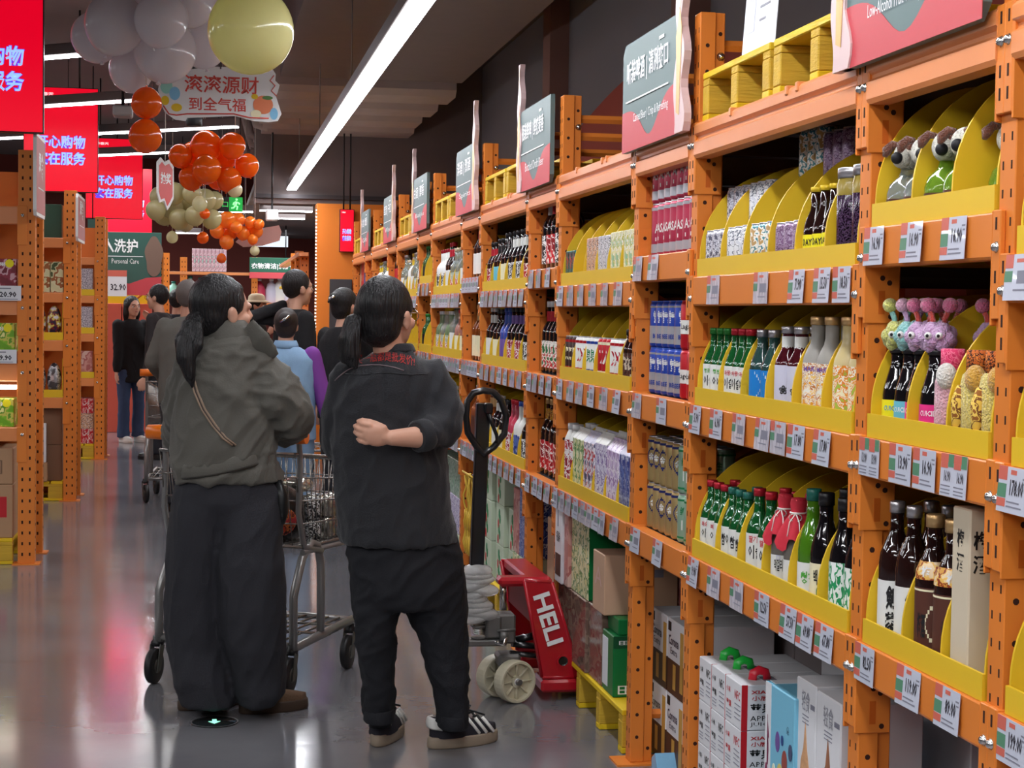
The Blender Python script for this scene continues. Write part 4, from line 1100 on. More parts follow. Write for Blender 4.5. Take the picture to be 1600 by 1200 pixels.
# milk drink bay
for s_, key, desc in ((0, 'wteal', 'black and teal carton'), (2, 'wor', 'tan printed carton'), (3, 'wwh', 'white printed carton'), (4, 'wyel', 'yellow and white carton'), (5, 'wyel', 'yellow and white carton')):
    fill(4, 'A', s_, 6, key, desc, 'carton', 3, 1, spin=.04)
for s_, key, desc in ((0, 'wbrn', 'dark brown drink can'), (1, 'wrw', 'white and red drink can'), (2, 'wgb', 'green and blue drink can'), (3, 'wred', 'bright red drink can'), (4, 'wrw', 'white and red drink can')):
    fill(4, 'B', s_, 6, key, desc, 'can', 3, 1)
fill(4, 'B', 5, 6, 'wdk', 'slim dark bottle', across=3, rows=1)
for s_, key, desc, c in ((0, 'mw', 'white and red milk bottle', 'bottle'), (1, 'mcg', 'cream and green milk carton', 'carton'), (2, 'mred', 'milk carton with red fruit', 'carton'), (3, 'mlav', 'lavender milk carton', 'carton'), (4, 'mlil', 'lilac milk carton', 'carton'), (5, 'mblu', 'blue and white milk carton', 'carton')):
    fill(4, 'C', s_, 6, key, desc, c, 2 if key == 'mw' else 3, 2, spin=.04)
b = BAYS[4]
for i in range(7):
    place_item('rumbk', (D + .5, b[2] - .16 - i * .15, LEV['W']['A'] + .01), 0, 'dark bottle behind the dividers', 'bottle', 'milk drink bay upper shelf', 'dark bottles behind the milk drink bay dividers')
# stout bay, rum bay and the bays beyond
def row_bottles(bi, lv, keys, descs, x0=.03, rows=1):
    b = BAYS[bi]; z = LEV[b[0]][lv] + .0005
    w = b[2] - PW - b[1] - .03; n = len(keys); p = w / n
    for row in range(rows):
        for a in range(n):
            place_item(keys[a], (D + x0 + .05 + row * .1, b[2] - PW - .015 - p * (a + .5), z), random.uniform(-.4, .4), descs[a], 'bottle', '%s %s shelf' % (SHORT.get(b[3], b[3]), LNAME[lv]) + (' second row' if row else ''), 'bottles on the %s shelf of the %s' % (LNAME[lv], b[3]))
row_bottles(5, 'A', ['blkwh', 'blkred', 'blkred', 'blkwh', 'blkred', 'blkwh'], ['black and white bottle', 'black bottle with red label'] + ['black bottle with red label', 'black and white bottle'] * 2)
row_bottles(5, 'B', ['brg'] * 7, ['red and green labelled bottle'] * 7); row_bottles(5, 'C', ['gold'] * 6, ['gold necked dark bottle'] * 6)
for s_, key, desc in ((0, 'rumr', 'dark bottle with red label'), (1, 'rumc', 'dark bottle with pale blue label'), (2, 'rumbk', 'black bottle with cream label'), (3, 'rumb', 'black and white banded bottle'), (4, 'rumb', 'black and white banded bottle'), (5, 'rumr', 'dark bottle with red label')):
    fill(6, 'A', s_, 6, key, desc, across=2, rows=2)
for s_, key, desc in ((0, 'rumw', 'black bottle with white cap'), (1, 'rumbk', 'black bottle with cream label'), (2, 'rumbl', 'blue bottle with purple label'), (3, 'rump', 'black and white speckled bottle'), (4, 'rump', 'black and white speckled bottle'), (5, 'rumb', 'black and white banded bottle')):
    fill(6, 'B', s_, 6, key, desc, across=2, rows=2)
for s_, key, desc in ((0, 'amb', 'amber bottle with gold neck'), (1, 'rumw', 'black bottle with white cap'), (2, 'rumbk', 'black bottle with cream label'), (3, 'rumrw', 'red and white bottle'), (4, 'rumbw', 'white bottle with blue cap'), (5, 'rumb', 'black and white banded bottle')):
    fill(6, 'C', s_, 6, key, desc, across=2, rows=1)
row_bottles(7, 'A', ['ambd'] * 5, ['dark bottle with red cap'] * 5); row_bottles(7, 'B', ['amb'] * 5, ['amber bottle, gold cap'] * 5); row_bottles(7, 'C', ['copp'] * 5, ['copper bottle'] * 5)
for s_, key, desc in ((0, 'wbot', 'white bottle with red cap'), (1, 'wbot', 'white bottle with red cap'), (2, 'ambd', 'dark bottle, red cap'), (3, 'clr', 'clear bottle with cork'), (4, 'clr', 'clear bottle with cork'), (5, 'clr2', 'tall clear bottle')):
    fill(8, 'A', s_, 6, key, desc, across=2, rows=1)
for s_, key, desc in ((0, 'cgrn', 'pale green bottle'), (1, 'clr', 'clear bottle with cork'), (2, 'cgrn', 'pale green bottle'), (3, 'clr2', 'tall clear bottle'), (4, 'rosy', 'rose coloured bottle'), (5, 'rosy', 'rose coloured bottle')):
    fill(8, 'B', s_, 6, key, desc, across=2, rows=1)
for s_, key, desc in ((0, 'cgrn', 'pale green bottle'), (2, 'rosy', 'rose coloured bottle'), (3, 'cgrn', 'pale green bottle'), (5, 'wbot', 'white bottle with red cap')):
    fill(8, 'C', s_, 6, key, desc, across=2, rows=1)
fill(9, 'A', 0, 3, 'gbot', 'green bottle', across=2, rows=1); fill(9, 'B', 0, 3, 'gbot', 'green bottle', across=2, rows=1)
for s_, key, desc in ((0, 'clr2', 'tall clear bottle'), (1, 'clr', 'clear bottle with cork'), (2, 'ywb', 'white bottle with yellow neck'), (3, 'clr2', 'tall clear bottle'), (4, 'clr', 'clear bottle with cork'), (5, 'wbot', 'white bottle, red cap')):
    fill(10, 'A', s_, 6, key, desc, across=1 if key == 'ywb' else 2, rows=1)
row_bottles(11, 'A', ['coke'] * 5, ['dark cola bottle, red label'] * 5)
for s_, key, desc in ((0, 'ywb', 'white bottle with yellow neck'), (1, 'ywb', 'white bottle with yellow neck'), (2, 'clr2', 'tall clear bottle'), (3, 'ywb', 'white bottle with yellow neck'), (4, 'wbot', 'white bottle, red cap'), (5, 'clr', 'clear bottle with cork')):
    fill(12, 'A', s_, 6, key, desc, across=1 if key == 'ywb' else 2, rows=1)
b = BAYS[14]
for i, key in enumerate(['giftt', 'giftr', 'giftr', 'giftb', 'giftr', 'giftb', 'giftr', 'giftt']):
    place_item(key, (D + .1, b[2] - .14 - i * .14, LEV['W']['A'] + .0005), 0, {'giftr': 'red gift box', 'giftb': 'blue gift box', 'giftt': 'tan gift box'}[key], 'gift box', 'bay against the orange wall', 'gift boxes in the bay against the orange wall')
b = BAYS[13]
for i in range(4):
    place_item('giftr', (D + .1, b[2] - .16 - i * .12, LEV['N']['A'] + .0005), 0, 'red gift box', 'gift box', 'second bay from the orange wall', 'gift boxes in the second bay from the orange wall')
# goods low down: cartons on floor pallets
M_KRAFT = mat('kraft_board', (176, 138, 104), .7, noise_amt=.06); M_TAN = mat('tan_carton', (196, 158, 130), .65, noise_amt=.05)
M_WBOX = mat('white_carton', (222, 222, 226), .5, noise_amt=.02); M_GREYBOX = mat('grey_carton', (126, 118, 118), .65, noise_amt=.06)
M_GRNBOX = mat('green_carton', (10, 112, 56), .35, noise_amt=.05); M_FLBOX = mat('pale_green_carton', (190, 204, 180), .5, noise_amt=.04)
M_DKBR = mat('dark_brown_print', (78, 50, 38), .5); M_LBLUE = mat('light_blue_carton', (120, 188, 216), .4, noise_amt=.03); M_PINKBOX = mat('pink_carton', (206, 150, 172), .5)
P_FLOWER = mat_print('print_flowers', [(190, 204, 180), (196, 208, 186), (96, 110, 70), (150, 70, 60)], 26)
P_BRWRAP = mat_print('print_brown_wrap', [(120, 96, 84), (132, 108, 94), (110, 86, 76), (140, 118, 104)], 6, rough=.15, stretch=(1, 1, 2))
P_REDPAPER = mat_print('print_red_pack', [(186, 120, 110), (200, 146, 136), (170, 96, 92), (210, 176, 164)], 9)
def carton(name, loc, sx, sy, sz, body, label, cat='carton', group=None, deco=None, extra=None, ch=.003):
    """loc is the base corner nearest the aisle and farthest down it; sy runs back towards the camera"""
    mb = MB(); mb.box(0, sx, -sy, 0, 0, sz, body, ch)
    if deco: deco(mb, sx, sy, sz)
    o = mb.build(name, None, loc)
    if extra: extra(o, sx, sy, sz)
    return tag(o, label, cat, group)
UA, VA = (0, -1, 0), (0, 0, 1)          # writing on faces towards the aisle
UF = (1, 0, 0)                          # writing on faces towards the camera end
# corona style half white half brown beer cartons on the canned beer bay floor
def beerbox(mb, sx, sy, sz):
    e = .0008
    mb.box(-e, sx, -sy - e, e, 0, sz * .46, M_DKBR)
    mb.box(-e * 2, 0, -sy * .96, -sy * .78, sz * .1, sz * .9, mat('print_gold_bottle', (196, 150, 70), .5))
    mb.text('Corona', (-.002, -sy * .08, sz * .66), UA, VA, sy * .6, sz * .13, mat('ink_navy', (40, 44, 70), .5), .015, 'L', 2)
    mb.text('Extra', (-.002, -sy * .2, sz * .54), UA, VA, sy * .4, sz * .09, mat('ink_navy', (40, 44, 70), .5), .0, 'L', 2)
    mb.box(-.002, 0, -sy * .2, -sy * .04, sz * .84, sz * .96, M_BLACK)
    mb.text('❙', (-.002, -sy * .36, sz * .08), UA, VA, sy * .18, sz * .34, mat('print_gold_bottle', (196, 150, 70), .5), .01, 'L', 2)
xb = D + .11
for c, (xa, xb_) in enumerate(((1017, 1042), (1043, 1069))):
    ya, yb = atX(xa, 1050, xb).y, atX(xb_, 1050, xb).y
    for l in range(2):
        hh = .245
        carton('beer_carton', (xb, ya, .01 + l * hh), .3, ya - yb - .004, hh - .002, M_WBOX,
               'white and brown beer carton, %s, %s stack behind the upright' % (['at the bottom', 'on top'][l], ['farther', 'closer'][c]), 'carton', 'beer cartons under the canned beer bay', beerbox)
for c in range(2):
    carton('shipping_carton', (xb + .34, 5.36 - c * .27, .01), .36, .26, .53, M_GREYBOX, 'grey carton behind the white beer cartons, %s of two' % ['farther', 'closer'][c], 'carton', 'grey cartons behind the beer cartons')
mb = MB(); mb.prism([(0, 0), (.07, 0), (.072, .03), (.04, .075), (.0, .05)], (0, 0, 0), (0, -1, 0), (0, 0, 1), (.1, 0, 0), mat('light_blue_bag', (124, 176, 210), .4, bump=.4, bump_scale=30))
tag(mb.build('plastic_bag', None, (1.43, atX(1018, 1190, 1.43).y, .0)), 'light blue plastic bag at the foot of the rack upright', 'bag')
# juice cartons under the soju bay
IR = mat('juice_red', (186, 24, 34), .45)
def juicebox(redtext):
    def f(mb, sx, sy, sz):
        ink = I_RED if redtext else I_BLK
        mb.text('NFC', (-.001, -sy * .60, sz * .62), UA, VA, sy * .32, sz * .2, ink, .01, 'L', 1)
        mb.text('小果', (-.001, -sy * .08, sz * .68), UA, VA, sy * .26, sz * .12, ink, .01, 'L', 1)
        mb.text('苹果', (-.001, -sy * .1, sz * .36), UA, VA, sy * .3, sz * .15, ink, .02, 'L', 1)
        for r in range(4): mb.box(-.001, 0, -sy * .94, -sy * .6, sz * (.5 - r * .1), sz * (.52 - r * .1), M_CGREY)
        for r in range(3): mb.box(-.001, 0, -sy * .4, -sy * .1, sz * (.26 - r * .07), sz * (.275 - r * .07), M_CGREY)
        mb.box(sx * .3, sx * .45, -sy * .8, -sy * .3, sz, sz + .0008, M_CGREY)
        # the long side towards the camera
        mb.box(0, sx * .065, -sy - .0008, -sy, 0, sz, IR)
        mb.text('XIAO', (sx * .1, -sy - .001, sz * .8), UF, VA, sx * .24, sz * .08, IR, .02, 'L', 1)
        mb.text('小展', (sx * .11, -sy - .001, sz * .65), UF, VA, sx * .18, sz * .11, IR, .01, 'L', 1)
        mb.text('苹果', (sx * .095, -sy - .001, sz * .37), UF, VA, sx * .25, sz * .22, I_BLK, .02, 'L', 1)
        mb.text('APPLE', (sx * .095, -sy - .001, sz * .21), UF, VA, sx * .27, sz * .11, I_BLK, .0, 'L', 1)
        mb.text('JUICE', (sx * .095, -sy - .001, sz * .07), UF, VA, sx * .25, sz * .11, I_BLK, .0, 'L', 1)
    return f
def handle(col):
    def f(o, sx, sy, sz):
        m = mat('handle_' + ('green' if col[1] > 150 else 'red'), col, .3)
        MB().tube([(.05, -sy * .55, sz - .003), (.053, -sy * .55, sz + .018), (.07, -sy * .55, sz + .026), (.088, -sy * .55, sz + .02), (.094, -sy * .55, sz - .003)], [(.004, .013)] * 5, m, 8).build('carry_handle', o)
    return f
XJ = 1.405
jx = [1093, 1112, 1134, 1160]
for c in range(3):
    ya, yb = atX(jx[c], 1040, XJ).y, atX(jx[c + 1], 1040, XJ).y
    for l in range(4):
        hh = .124
        ex = handle([(40, 190, 70), (40, 190, 70), (224, 40, 60)][c]) if l == 3 else None
        carton('juice_carton', (XJ + .01 * (3 - l) * 0, ya, .012 + l * hh), .26, ya - yb - .002, hh - .0015, M_WBOX,
               'white apple juice carton, %s, %s column from the canned beer bay' % (['lowest layer', 'second layer', 'third layer', 'top layer'][l], ORD[c]), 'carton', 'juice cartons under the soju bay', juicebox(c == 2), ex, .002)
y_end = atX(1160, 1040, XJ).y
# light blue and white gift cartons in front of them
def bluedeco(mb, sx, sy, sz):
    mb.box(-.0008, 0, -sy * .2, 0, sz * .25, sz, M_WBOX); mb.text('♪', (-.0012, -sy * .02, sz * .55), UA, VA, sy * .14, sz * .3, mat('ink_plum', (130, 40, 80), .5), 0, 'L', 1)
    mb.box(0.01, .1, -sy * .2, 0, sz - .001, sz + .0008, M_WBOX)
    for k, (a, b_, r, col) in enumerate([(.45, .3, .02, (110, 80, 150)), (.7, .22, .024, (150, 70, 60)), (.55, .12, .03, (214, 196, 110)), (.8, .1, .03, (232, 214, 130)), (.75, .02, .05, (110, 180, 90)), (.9, .3, .016, (70, 80, 110)), (.62, .34, .01, (40, 70, 130)), (.35, .16, .016, (226, 226, 200))]):
        mb.prism([(r * cos(q) * .8, r * sin(q) * 1.3) for q in [2 * pi * w / 14 for w in range(14)]], (-.0012 - k * .0002, -sy * a, sz * (b_ + .42) + r), UA, VA, (.001, 0, 0), mat('sticker_%d' % k, col, .5))
    mb.text('朵', (-.001, -sy * .75, sz * .82), UA, VA, .02, .02, mat('ink_slate', (60, 90, 110), .5), 0, 'L', 1)
def fooddeco(dark):
    def f(mb, sx, sy, sz):
        body = mat('print_nut_brown', (150, 96, 66), .55, noise_amt=.4, noise_scale=60) if dark else mat('print_biscuit', (206, 156, 112), .55, noise_amt=.35, noise_scale=60)
        pts = [(.12, .0), (.82, .0), (.86, .2), (.72, .42), (.6, .5), (.5, .62), (.42, .5), (.3, .44), (.18, .22)]
        mb.prism([(a * sy, (b_ * .9 + .28) * sz) for a, b_ in pts], (-.001, 0, .0), UA, VA, (.001, 0, 0), body)
        mb.text('轻食', (-.0012, -sy * .3, sz * .88), UA, VA, sy * .4, sz * .08, mat('ink_grey', (150, 150, 160), .5), 0, 'L', 1)
        for r in range(3): mb.box(-.001, 0, -sy * .66, -sy * .34, sz * (.86 - r * .015), sz * (.864 - r * .015), M_CGREY)
        mb.box(-.001, 0, -sy * .95, -sy * .75, sz * .9, sz * .92, M_CGREY)
    return f
for nm, xa, xb_, top, X_, body, deco, lb in (('gift_carton', 1197, 1243, 1063, 1.41, M_LBLUE, bluedeco, 'light blue carton with flower print beside the juice cartons'),
                                             ('gift_carton', 1245, 1276, 1055, 1.42, M_WBOX, fooddeco(False), 'white carton with biscuit picture, beside the light blue carton'),
                                             ('gift_carton', 1277, 1316, 1078, 1.42, M_WBOX, fooddeco(True), 'white carton with dark brown food picture next to the upright')):
    ya, yb = atX(xa, 1080, X_).y, atX(xb_, 1080, X_).y
    carton(nm, (X_, ya, .01), .2, ya - yb - .004, atX(xa, top, X_).z - .01, body, lb, 'carton', 'gift cartons under the soju bay', deco)
for i, (x, y, h_, sy) in enumerate(((1.74, 4.60, .52, .3), (1.74, 4.29, .5, .3), (1.74, 3.98, .52, .36), (2.02, 4.5, .62, .4), (2.02, 4.05, .6, .44))):
    carton('shipping_carton', (x, y, .01), .26, sy - .01, h_, M_GREYBOX if i % 2 else M_WBOX, '%s carton in the shade behind the juice cartons, %s of five' % (['white', 'grey'][i % 2], ORD[i]), 'carton', 'shaded cartons behind the juice cartons')
carton('shipping_carton', (1.5, 3.36, .01), .3, .34, .33, M_PINKBOX, 'pink carton on the floor under the sake bay', 'carton')
carton('shipping_carton', (1.86, 3.38, .01), .3, .36, .5, M_GREYBOX, 'grey carton on the floor behind the pink one', 'carton')
# milk drink bay: wrapped pallet with mixed cartons
pallet((1.39, 5.54, .001), 1.06, .8, 'yellow floor pallet beneath the stacked cartons next to the pallet jack', 'floor pallets under the rack', 4, .15)
def greenbox(mb, sx, sy, sz):
    W = I_WHITE
    mb.box(.0, sx, -sy - .0006, -sy, sz * .8, sz, mat('green_carton_dark', (6, 74, 42), .4))
    mb.text('⊞♁☂≋', (.02, -sy - .0012, sz * .84), UF, VA, sx * .55, sz * .1, W, 0, 'L', 1)
    mb.text('VIXIX', (sx * .52, -sy - .0012, sz * .26), (0, 0, 1), (-1, 0, 0), sz * .36, .045, W, .02, 'L', 1)
    mb.prism([(0, 0), (.03, .02), (.05, .07), (.02, .05)], (sx * .16, -sy - .0012, sz * .36), UF, VA, (0, .0005, 0), C_GOLD)
    mb.prism([(0, 0), (.03, -.02), (.05, -.07), (.02, -.05)], (sx * .16, -sy - .0012, sz * .5), UF, VA, (0, .0005, 0), C_GOLD)
    mb.box(-.0008, 0, -sy * .5, 0, sz * .1, sz * .9, M_WBOX)
    mb.text('⊞≋', (sx * .06, -sy - .0012, sz * .05), UF, VA, sx * .35, sz * .14, W, 0, 'L', 1)
def tanbox(mb, sx, sy, sz):
    IK = mat('ink_brown', (110, 70, 56), .6)
    mb.text('轻松时刻', (sx * .62, -sy - .001, sz * .1), (0, 0, 1), (-1, 0, 0), sz * .4, .026, IK, .01, 'L', 1)
    mb.text('美味相伴', (sx * .44, -sy - .001, sz * .1), (0, 0, 1), (-1, 0, 0), sz * .4, .026, IK, .01, 'L', 1)
    mb.box(sx * .3, sx * .8, -sy - .001, -sy, sz * .62, sz * .75, M_CGREY)
    mb.text('A', (-.001, -sy * .2, sz * .45), UA, VA, sy * .6, sz * .3, mat('ink_rose', (206, 170, 160), .6), 0, 'L', 1)
PZ = .152
G = 'cartons stacked under the milk drink bay'
def cpx(xa, xb, X, py=950): a, b_ = atX(xa, py, X).y, atX(xb, py, X).y; return a, a - b_ - .003
ya, sy_ = cpx(941, 958, 1.40, 1060)
carton('shipping_carton', (1.40, ya, PZ), .30, sy_, .215, M_GRNBOX, 'bright green carton with leaf logo next to the upright', 'carton', G, greenbox)
carton('shipping_carton', (1.40, 6.12, PZ), .34, .22, .27, P_BRWRAP, 'film wrapped brown carton behind the green one, bottom layer', 'carton', G)
carton('shipping_carton', (1.39, 6.37, PZ), .34, .245, .27, P_BRWRAP, 'film wrapped brown carton in the middle of the bottom layer', 'carton', G)
carton('shipping_carton', (1.39, 6.62, PZ), .34, .245, .27, P_BRWRAP, 'film wrapped brown carton at the far end, bottom layer', 'carton', G)
carton('shipping_carton', (1.42, ya + .01, PZ + .2165), .30, sy_, .055, M_GRNBOX, 'dark green flat carton between green and tan cartons', 'carton', G)
ya, sy_ = cpx(926, 944, 1.385, 940)
carton('shipping_carton', (1.385, ya, PZ + .272), .27, sy_, .215, M_TAN, 'tan carton with brown upright writing, on the green cartons', 'carton', G, tanbox)
carton('shipping_carton', (1.66, 6.10, PZ + .272), .2, .3, .2, P_REDPAPER, 'faded red film wrapped carton behind the tan one', 'carton', G)
carton('shipping_carton', (1.40, 6.42, PZ + .272), .34, .38 - .08, .345, M_GRNBOX, 'green topped carton high behind the tan one', 'carton', G,
       lambda mb, sx, sy, sz: (mb.box(-.001, 0, -sy, 0, 0, sz, P_CREAMG), mb.box(0, sx * .4, -sy, 0, sz, sz + .001, L_CREAM), mb.text('⊞♁☂≋', (.03, -sy - .0012, sz * .7), UF, VA, sx * .4, sz * .12, I_WHITE, 0, 'L', 1)))
carton('shipping_carton', (1.385, 6.50, PZ + .272), .3, .075, .32, P_REDPAPER, 'pale red carton between green topped and white cartons', 'carton', G)
carton('shipping_carton', (1.375, 6.63, PZ + .272), .3, .125, .36, M_WBOX, 'white carton with black bottle print by the jack', 'carton', G,
       lambda mb, sx, sy, sz: (mb.text('瓶装', (-.001, -sy * .25, sz * .45), UA, VA, sy * .5, sz * .12, M_BLACK, .01, 'L', 1), mb.box(-.001, 0, -sy * .9, -sy * .1, sz * .08, sz * .32, M_DKBR), mb.box(-.0012, 0, -sy * .5, -sy * .4, sz * .62, sz * .85, M_CGREY)))
for i in range(4):
    carton('shipping_carton', (1.78, 5.86 + i * .24, PZ), .32, .22, .5, M_GREYBOX, 'grey carton at the back of the milk drink bay pallet, %s of four' % ORD[i], 'carton', 'grey cartons at the back of the milk drink bay pallet')
# stout bay floor
for i, (y, z, h_, m, lb) in enumerate(((7.2, .01, .3, P_FLOWER, 'green print carton at the bottom of the stout bay'), (6.95, .01, .3, P_BRWRAP, 'brown wrapped carton at the bottom of the stout bay'),
                                       (7.2, .311, .3, M_TAN, 'tan carton stacked under the stout bay'), (6.95, .311, .26, P_CREAMG, 'cream and green carton stacked under the stout bay'))):
    carton('shipping_carton', (1.46, y, z), .34, .22, h_, m, lb, 'carton', 'cartons under the stout bay')
# rum bay floor: pale green flower cartons and tall packs
pallet((1.40, 7.43, .001), 1.12, .8, 'yellow floor pallet under the pale green flower cartons', 'floor pallets under the rack', 4, .15)
def flowerbox(mb, sx, sy, sz):
    for k in range(6):
        a, b_ = .3 + .3 * ((k * 37) % 10) / 10, .12 + .13 * k
        mb.prism([(.018 * cos(q), .024 * sin(q)) for q in [2 * pi * w / 7 for w in range(7)]], (-.001 - k * .0001, -sy * a, sz * b_), UA, VA, (.0009, 0, 0), L_GREEN if k % 3 else L_RED)
G2 = 'cartons under the rum bay'
for c, y in enumerate((8.55, 8.30, 8.05)):
    for l in range(3 - (1 if c == 2 else 0)):
        carton('flower_carton', (1.40 + .02 * c, y, PZ + l * .2), .36, .22, .198, M_FLBOX, 'pale green flower carton, %s layer, %s stack beside the jack handle' % (ORD[l], ['far', 'middle', 'close'][c]), 'carton', G2, flowerbox)
for c, (y, m, lb, h_) in enumerate(((7.82, M_WBOX, 'white tall pack', .3), (7.66, P_BLUECAN, 'blue printed tall pack', .34))):
    for l in range(1):
        carton('bottle_pack', (1.42, y, PZ + .002), .3, .15, .22, M_FLBOX if c else P_CREAMG, ['cream pack under the white tall pack', 'pale green pack under the blue tall pack'][c], 'pack', G2)
    carton('bottle_pack', (1.42, y, PZ + .2235), .3, .15, h_, P_REDPAPER if c == 0 else P_BLUECAN, ['pink tall pack stacked beside the rum bay upright', 'blue and white tall pack beside the rum bay upright'][c], 'pack', G2)
# bay behind the jack handle: a net of yellow cord over purple packs
for l in range(3):
    carton('snack_pack', (1.43, 9.16, .01 + l * .2), .3, .4, .198, P_LILAC if l % 2 else P_LAVBOX, 'purple pack behind the yellow cords, %s layer' % ORD[l], 'pack', 'purple packs behind the yellow cords')
mb = MB(); YC = mat('yellow_cord', (214, 176, 60), .6); rr = random.Random(3)
for k in range(9):
    y = 9.02 - k * .03 + .0; pts = []
    for q in range(9): pts.append((1.375 + rr.uniform(-.01, .012), y + rr.uniform(-.025, .025), .62 - q * .052 + rr.uniform(-.015, .015)))
    mb.tube(pts, .005, YC, 6)
    mb.tube([(1.372 + .006 * cos(w), y + .03 * cos(w), .38 - .13 * (k % 2) + .05 * sin(w)) for w in [2 * pi * e / 10 for e in range(10)]], .004, YC, 6, closed=True)
mb.tube([(1.37, 9.1, .63), (1.37, 8.72, .63)], .006, YC, 6)
tag(mb.build('cord_bundle'), 'bundle of yellow knotted cords hanging behind the jack handle', 'cord')
# clear spirits bay floor: green and white bottle packs
for c in range(5):
    for l in range(3):
        carton('bottle_pack', (1.42, 10.45 - c * .22, .01 + l * .21), .34, .21, .208, [M_FLBOX, P_LAVBOX, P_GRNCAN][l], 'shrink wrapped bottle pack, %s layer, %s stack under the clear spirits bay' % (ORD[l], ORD[c]), 'pack', 'shrink wrapped packs under the clear spirits bay')
for bi in (10, 12, 14):
    b = BAYS[bi]
    for c in range(4):
        carton('shipping_carton', (1.44, b[2] - .12 - c * .28, .01), .36, .26, .45, [M_KRAFT, M_TAN, M_WBOX, M_FLBOX][c], '%s floor carton, %s' % (['kraft', 'tan', 'white', 'pale green'][c], b[3]), 'carton', 'floor cartons in the far bays')
# front bay: a few bottles at the visible edge
for lv in 'ABC':
    fill(0, lv, 0, 6, {'A': 'dogp', 'B': 'sake2', 'C': 'sake2'}[lv], {'A': 'pale plush dog head bottle', 'B': 'tall dark sake bottle', 'C': 'tall dark sake bottle'}[lv], across=2, rows=1, x0=.1)
# ------------------------------------------------------------------ cross racks on the other side of the aisle
M_PANEL = mat('orange_back_panel', (206, 112, 44), .55, noise_amt=.04)
def cross_post():
    mb = MB(); mb.box(-.095, 0, 0, .07, .006, 2.39, M_OR, .002)
    for xx in (-.07, -.028): 
        z = .06
        while z < 2.36:
            mb.box(xx - .005, xx + .005, -.0006, 0, z - .009, z + .009, M_HOLE); z += .062
    z = .08
    while z < 2.36:
        mb.box(0, .0006, .028, .042, z - .007, z + .007, M_HOLE); z += .075
    return mb.mesh('post')
S['cpost'] = cross_post()
S['cfoot'] = MB().box(-.125, .03, -.03, .1, 0, .006, M_OR).mesh('base_plate')
CR = ['nearest cross rack', 'second cross rack', 'third cross rack', 'fourth cross rack']
ROWS = [(10.11, -.98, .53), (13.43, -.995, .51), (17.15, -1.0, .5)]
for i, (y, x, dp) in enumerate(ROWS):
    t = thing('rack_upright', 'orange perforated end upright of the %s, facing the aisle end' % ['first', 'second', 'third'][i] + (' below the red screens'), 'rack upright', (x, y, 0), 0, 'end uprights of the cross racks')
    put('post', S['cpost'], t); put('post', S['cpost'], t, (0, dp - .07, 0)); put('base_plate', S['cfoot'], t); put('base_plate', S['cfoot'], t, (0, dp - .07, 0))
    for k, z in enumerate((.2, .9, 1.6, 2.2)):
        MB().tube([(-.05, .06, z), (-.05, dp - .06, z + (.5 if k == 1 else 0))], [(.015, .008)] * 2, M_OR, 4, smooth=False).build('brace', t)
    o = MB().box(-3.2, -.1, dp - .03, dp - .015, .02, 2.3, M_PANEL).build('back_panel', None, (x, y, 0))
    tag(o, 'orange back panel of the %s row of cross racks' % ['first', 'second', 'third'][i], 'rack panel')
def zAt(px, py, Y): return atY(px, py, Y).z
def cross_beam(i, ytop, ybot, word):
    Y, X, dp = ROWS[i]
    z1, z0 = zAt(20, ytop, Y), zAt(20, ybot, Y)
    t = thing('shelf_beam', 'orange %s beam of the %s row of cross racks' % (word, ['first', 'second', 'third'][i]), 'rack beam', (X, Y, z1), 0, 'beams of the cross racks')
    MB().box(-3.2, -.095, .004, .05, z0 - z1, 0, M_ORD, .004).build('beam_bar', t)
    MB().box(-.1, -.045, -.006, 0, z0 - z1 - .12, .004, M_OR, .002).build('end_connector', t)
    MB().lathe([(.0001, -.01), (.009, -.008), (.011, 0)], M_BOLT, (-.07, -.006, (z0 - z1) / 2), 8, axis='Y').build('bolt', t)
    o = MB().box(-3.2, -.1, .05, dp - .04, -.02, -.002, M_PANEL).build('shelf_board', None, (X, Y, z1))
    tag(o, 'orange shelf board at the %s beam, %s row of cross racks' % (word, ['first', 'second', 'third'][i]), 'shelf board', 'boards of the cross racks')
    return z1
z1a = cross_beam(0, 322, 350, 'top'); z1b = cross_beam(0, 470, 492, 'upper'); z1c = cross_beam(0, 568, 596, 'middle'); z1d = cross_beam(0, 668, 690, 'lower')
z2a = cross_beam(1, 370, 386, 'top'); z2b = cross_beam(1, 456, 472, 'upper'); z2c = cross_beam(1, 531, 548, 'middle'); z2d = cross_beam(1, 621, 638, 'lower')
z3a = cross_beam(2, 400, 412, 'top'); z3b = cross_beam(2, 460, 472, 'upper'); z3c = cross_beam(2, 520, 533, 'middle'); z3d = cross_beam(2, 590, 603, 'lower')
P_PLUM = mat_print('print_plum_jelly', [(120, 26, 44), (140, 40, 60), (206, 160, 170), (110, 20, 38)], 14)
P_LIME = mat_print('print_lime_jelly', [(110, 170, 30), (130, 186, 40), (206, 196, 90), (96, 150, 30), (232, 226, 150)], 14)
def product_box(i, z, x1, w, h_, d, m, label, txt=None, g=None, col=None):
    Y, X, dp = ROWS[i]
    mb = MB(); mb.box(-w, 0, 0, d, 0, h_, m, .004)
    if txt: mb.text(txt, (-w + .02, -.001, h_ * .74), (1, 0, 0), (0, 0, 1), w * .6, h_ * .14, I_WHITE, .02, 'L', 1)
    if col: mb.prism([(.024 * cos(q), .024 * sin(q)) for q in [2 * pi * k / 16 for k in range(16)]], (-.04, -.001, h_ * .84), (1, 0, 0), (0, 0, 1), (0, .0008, 0), col)
    return tag(mb.build('product_box', None, (x1, Y + .02, z + .001)), label, 'box', g)
X0 = ROWS[0][1] - .105
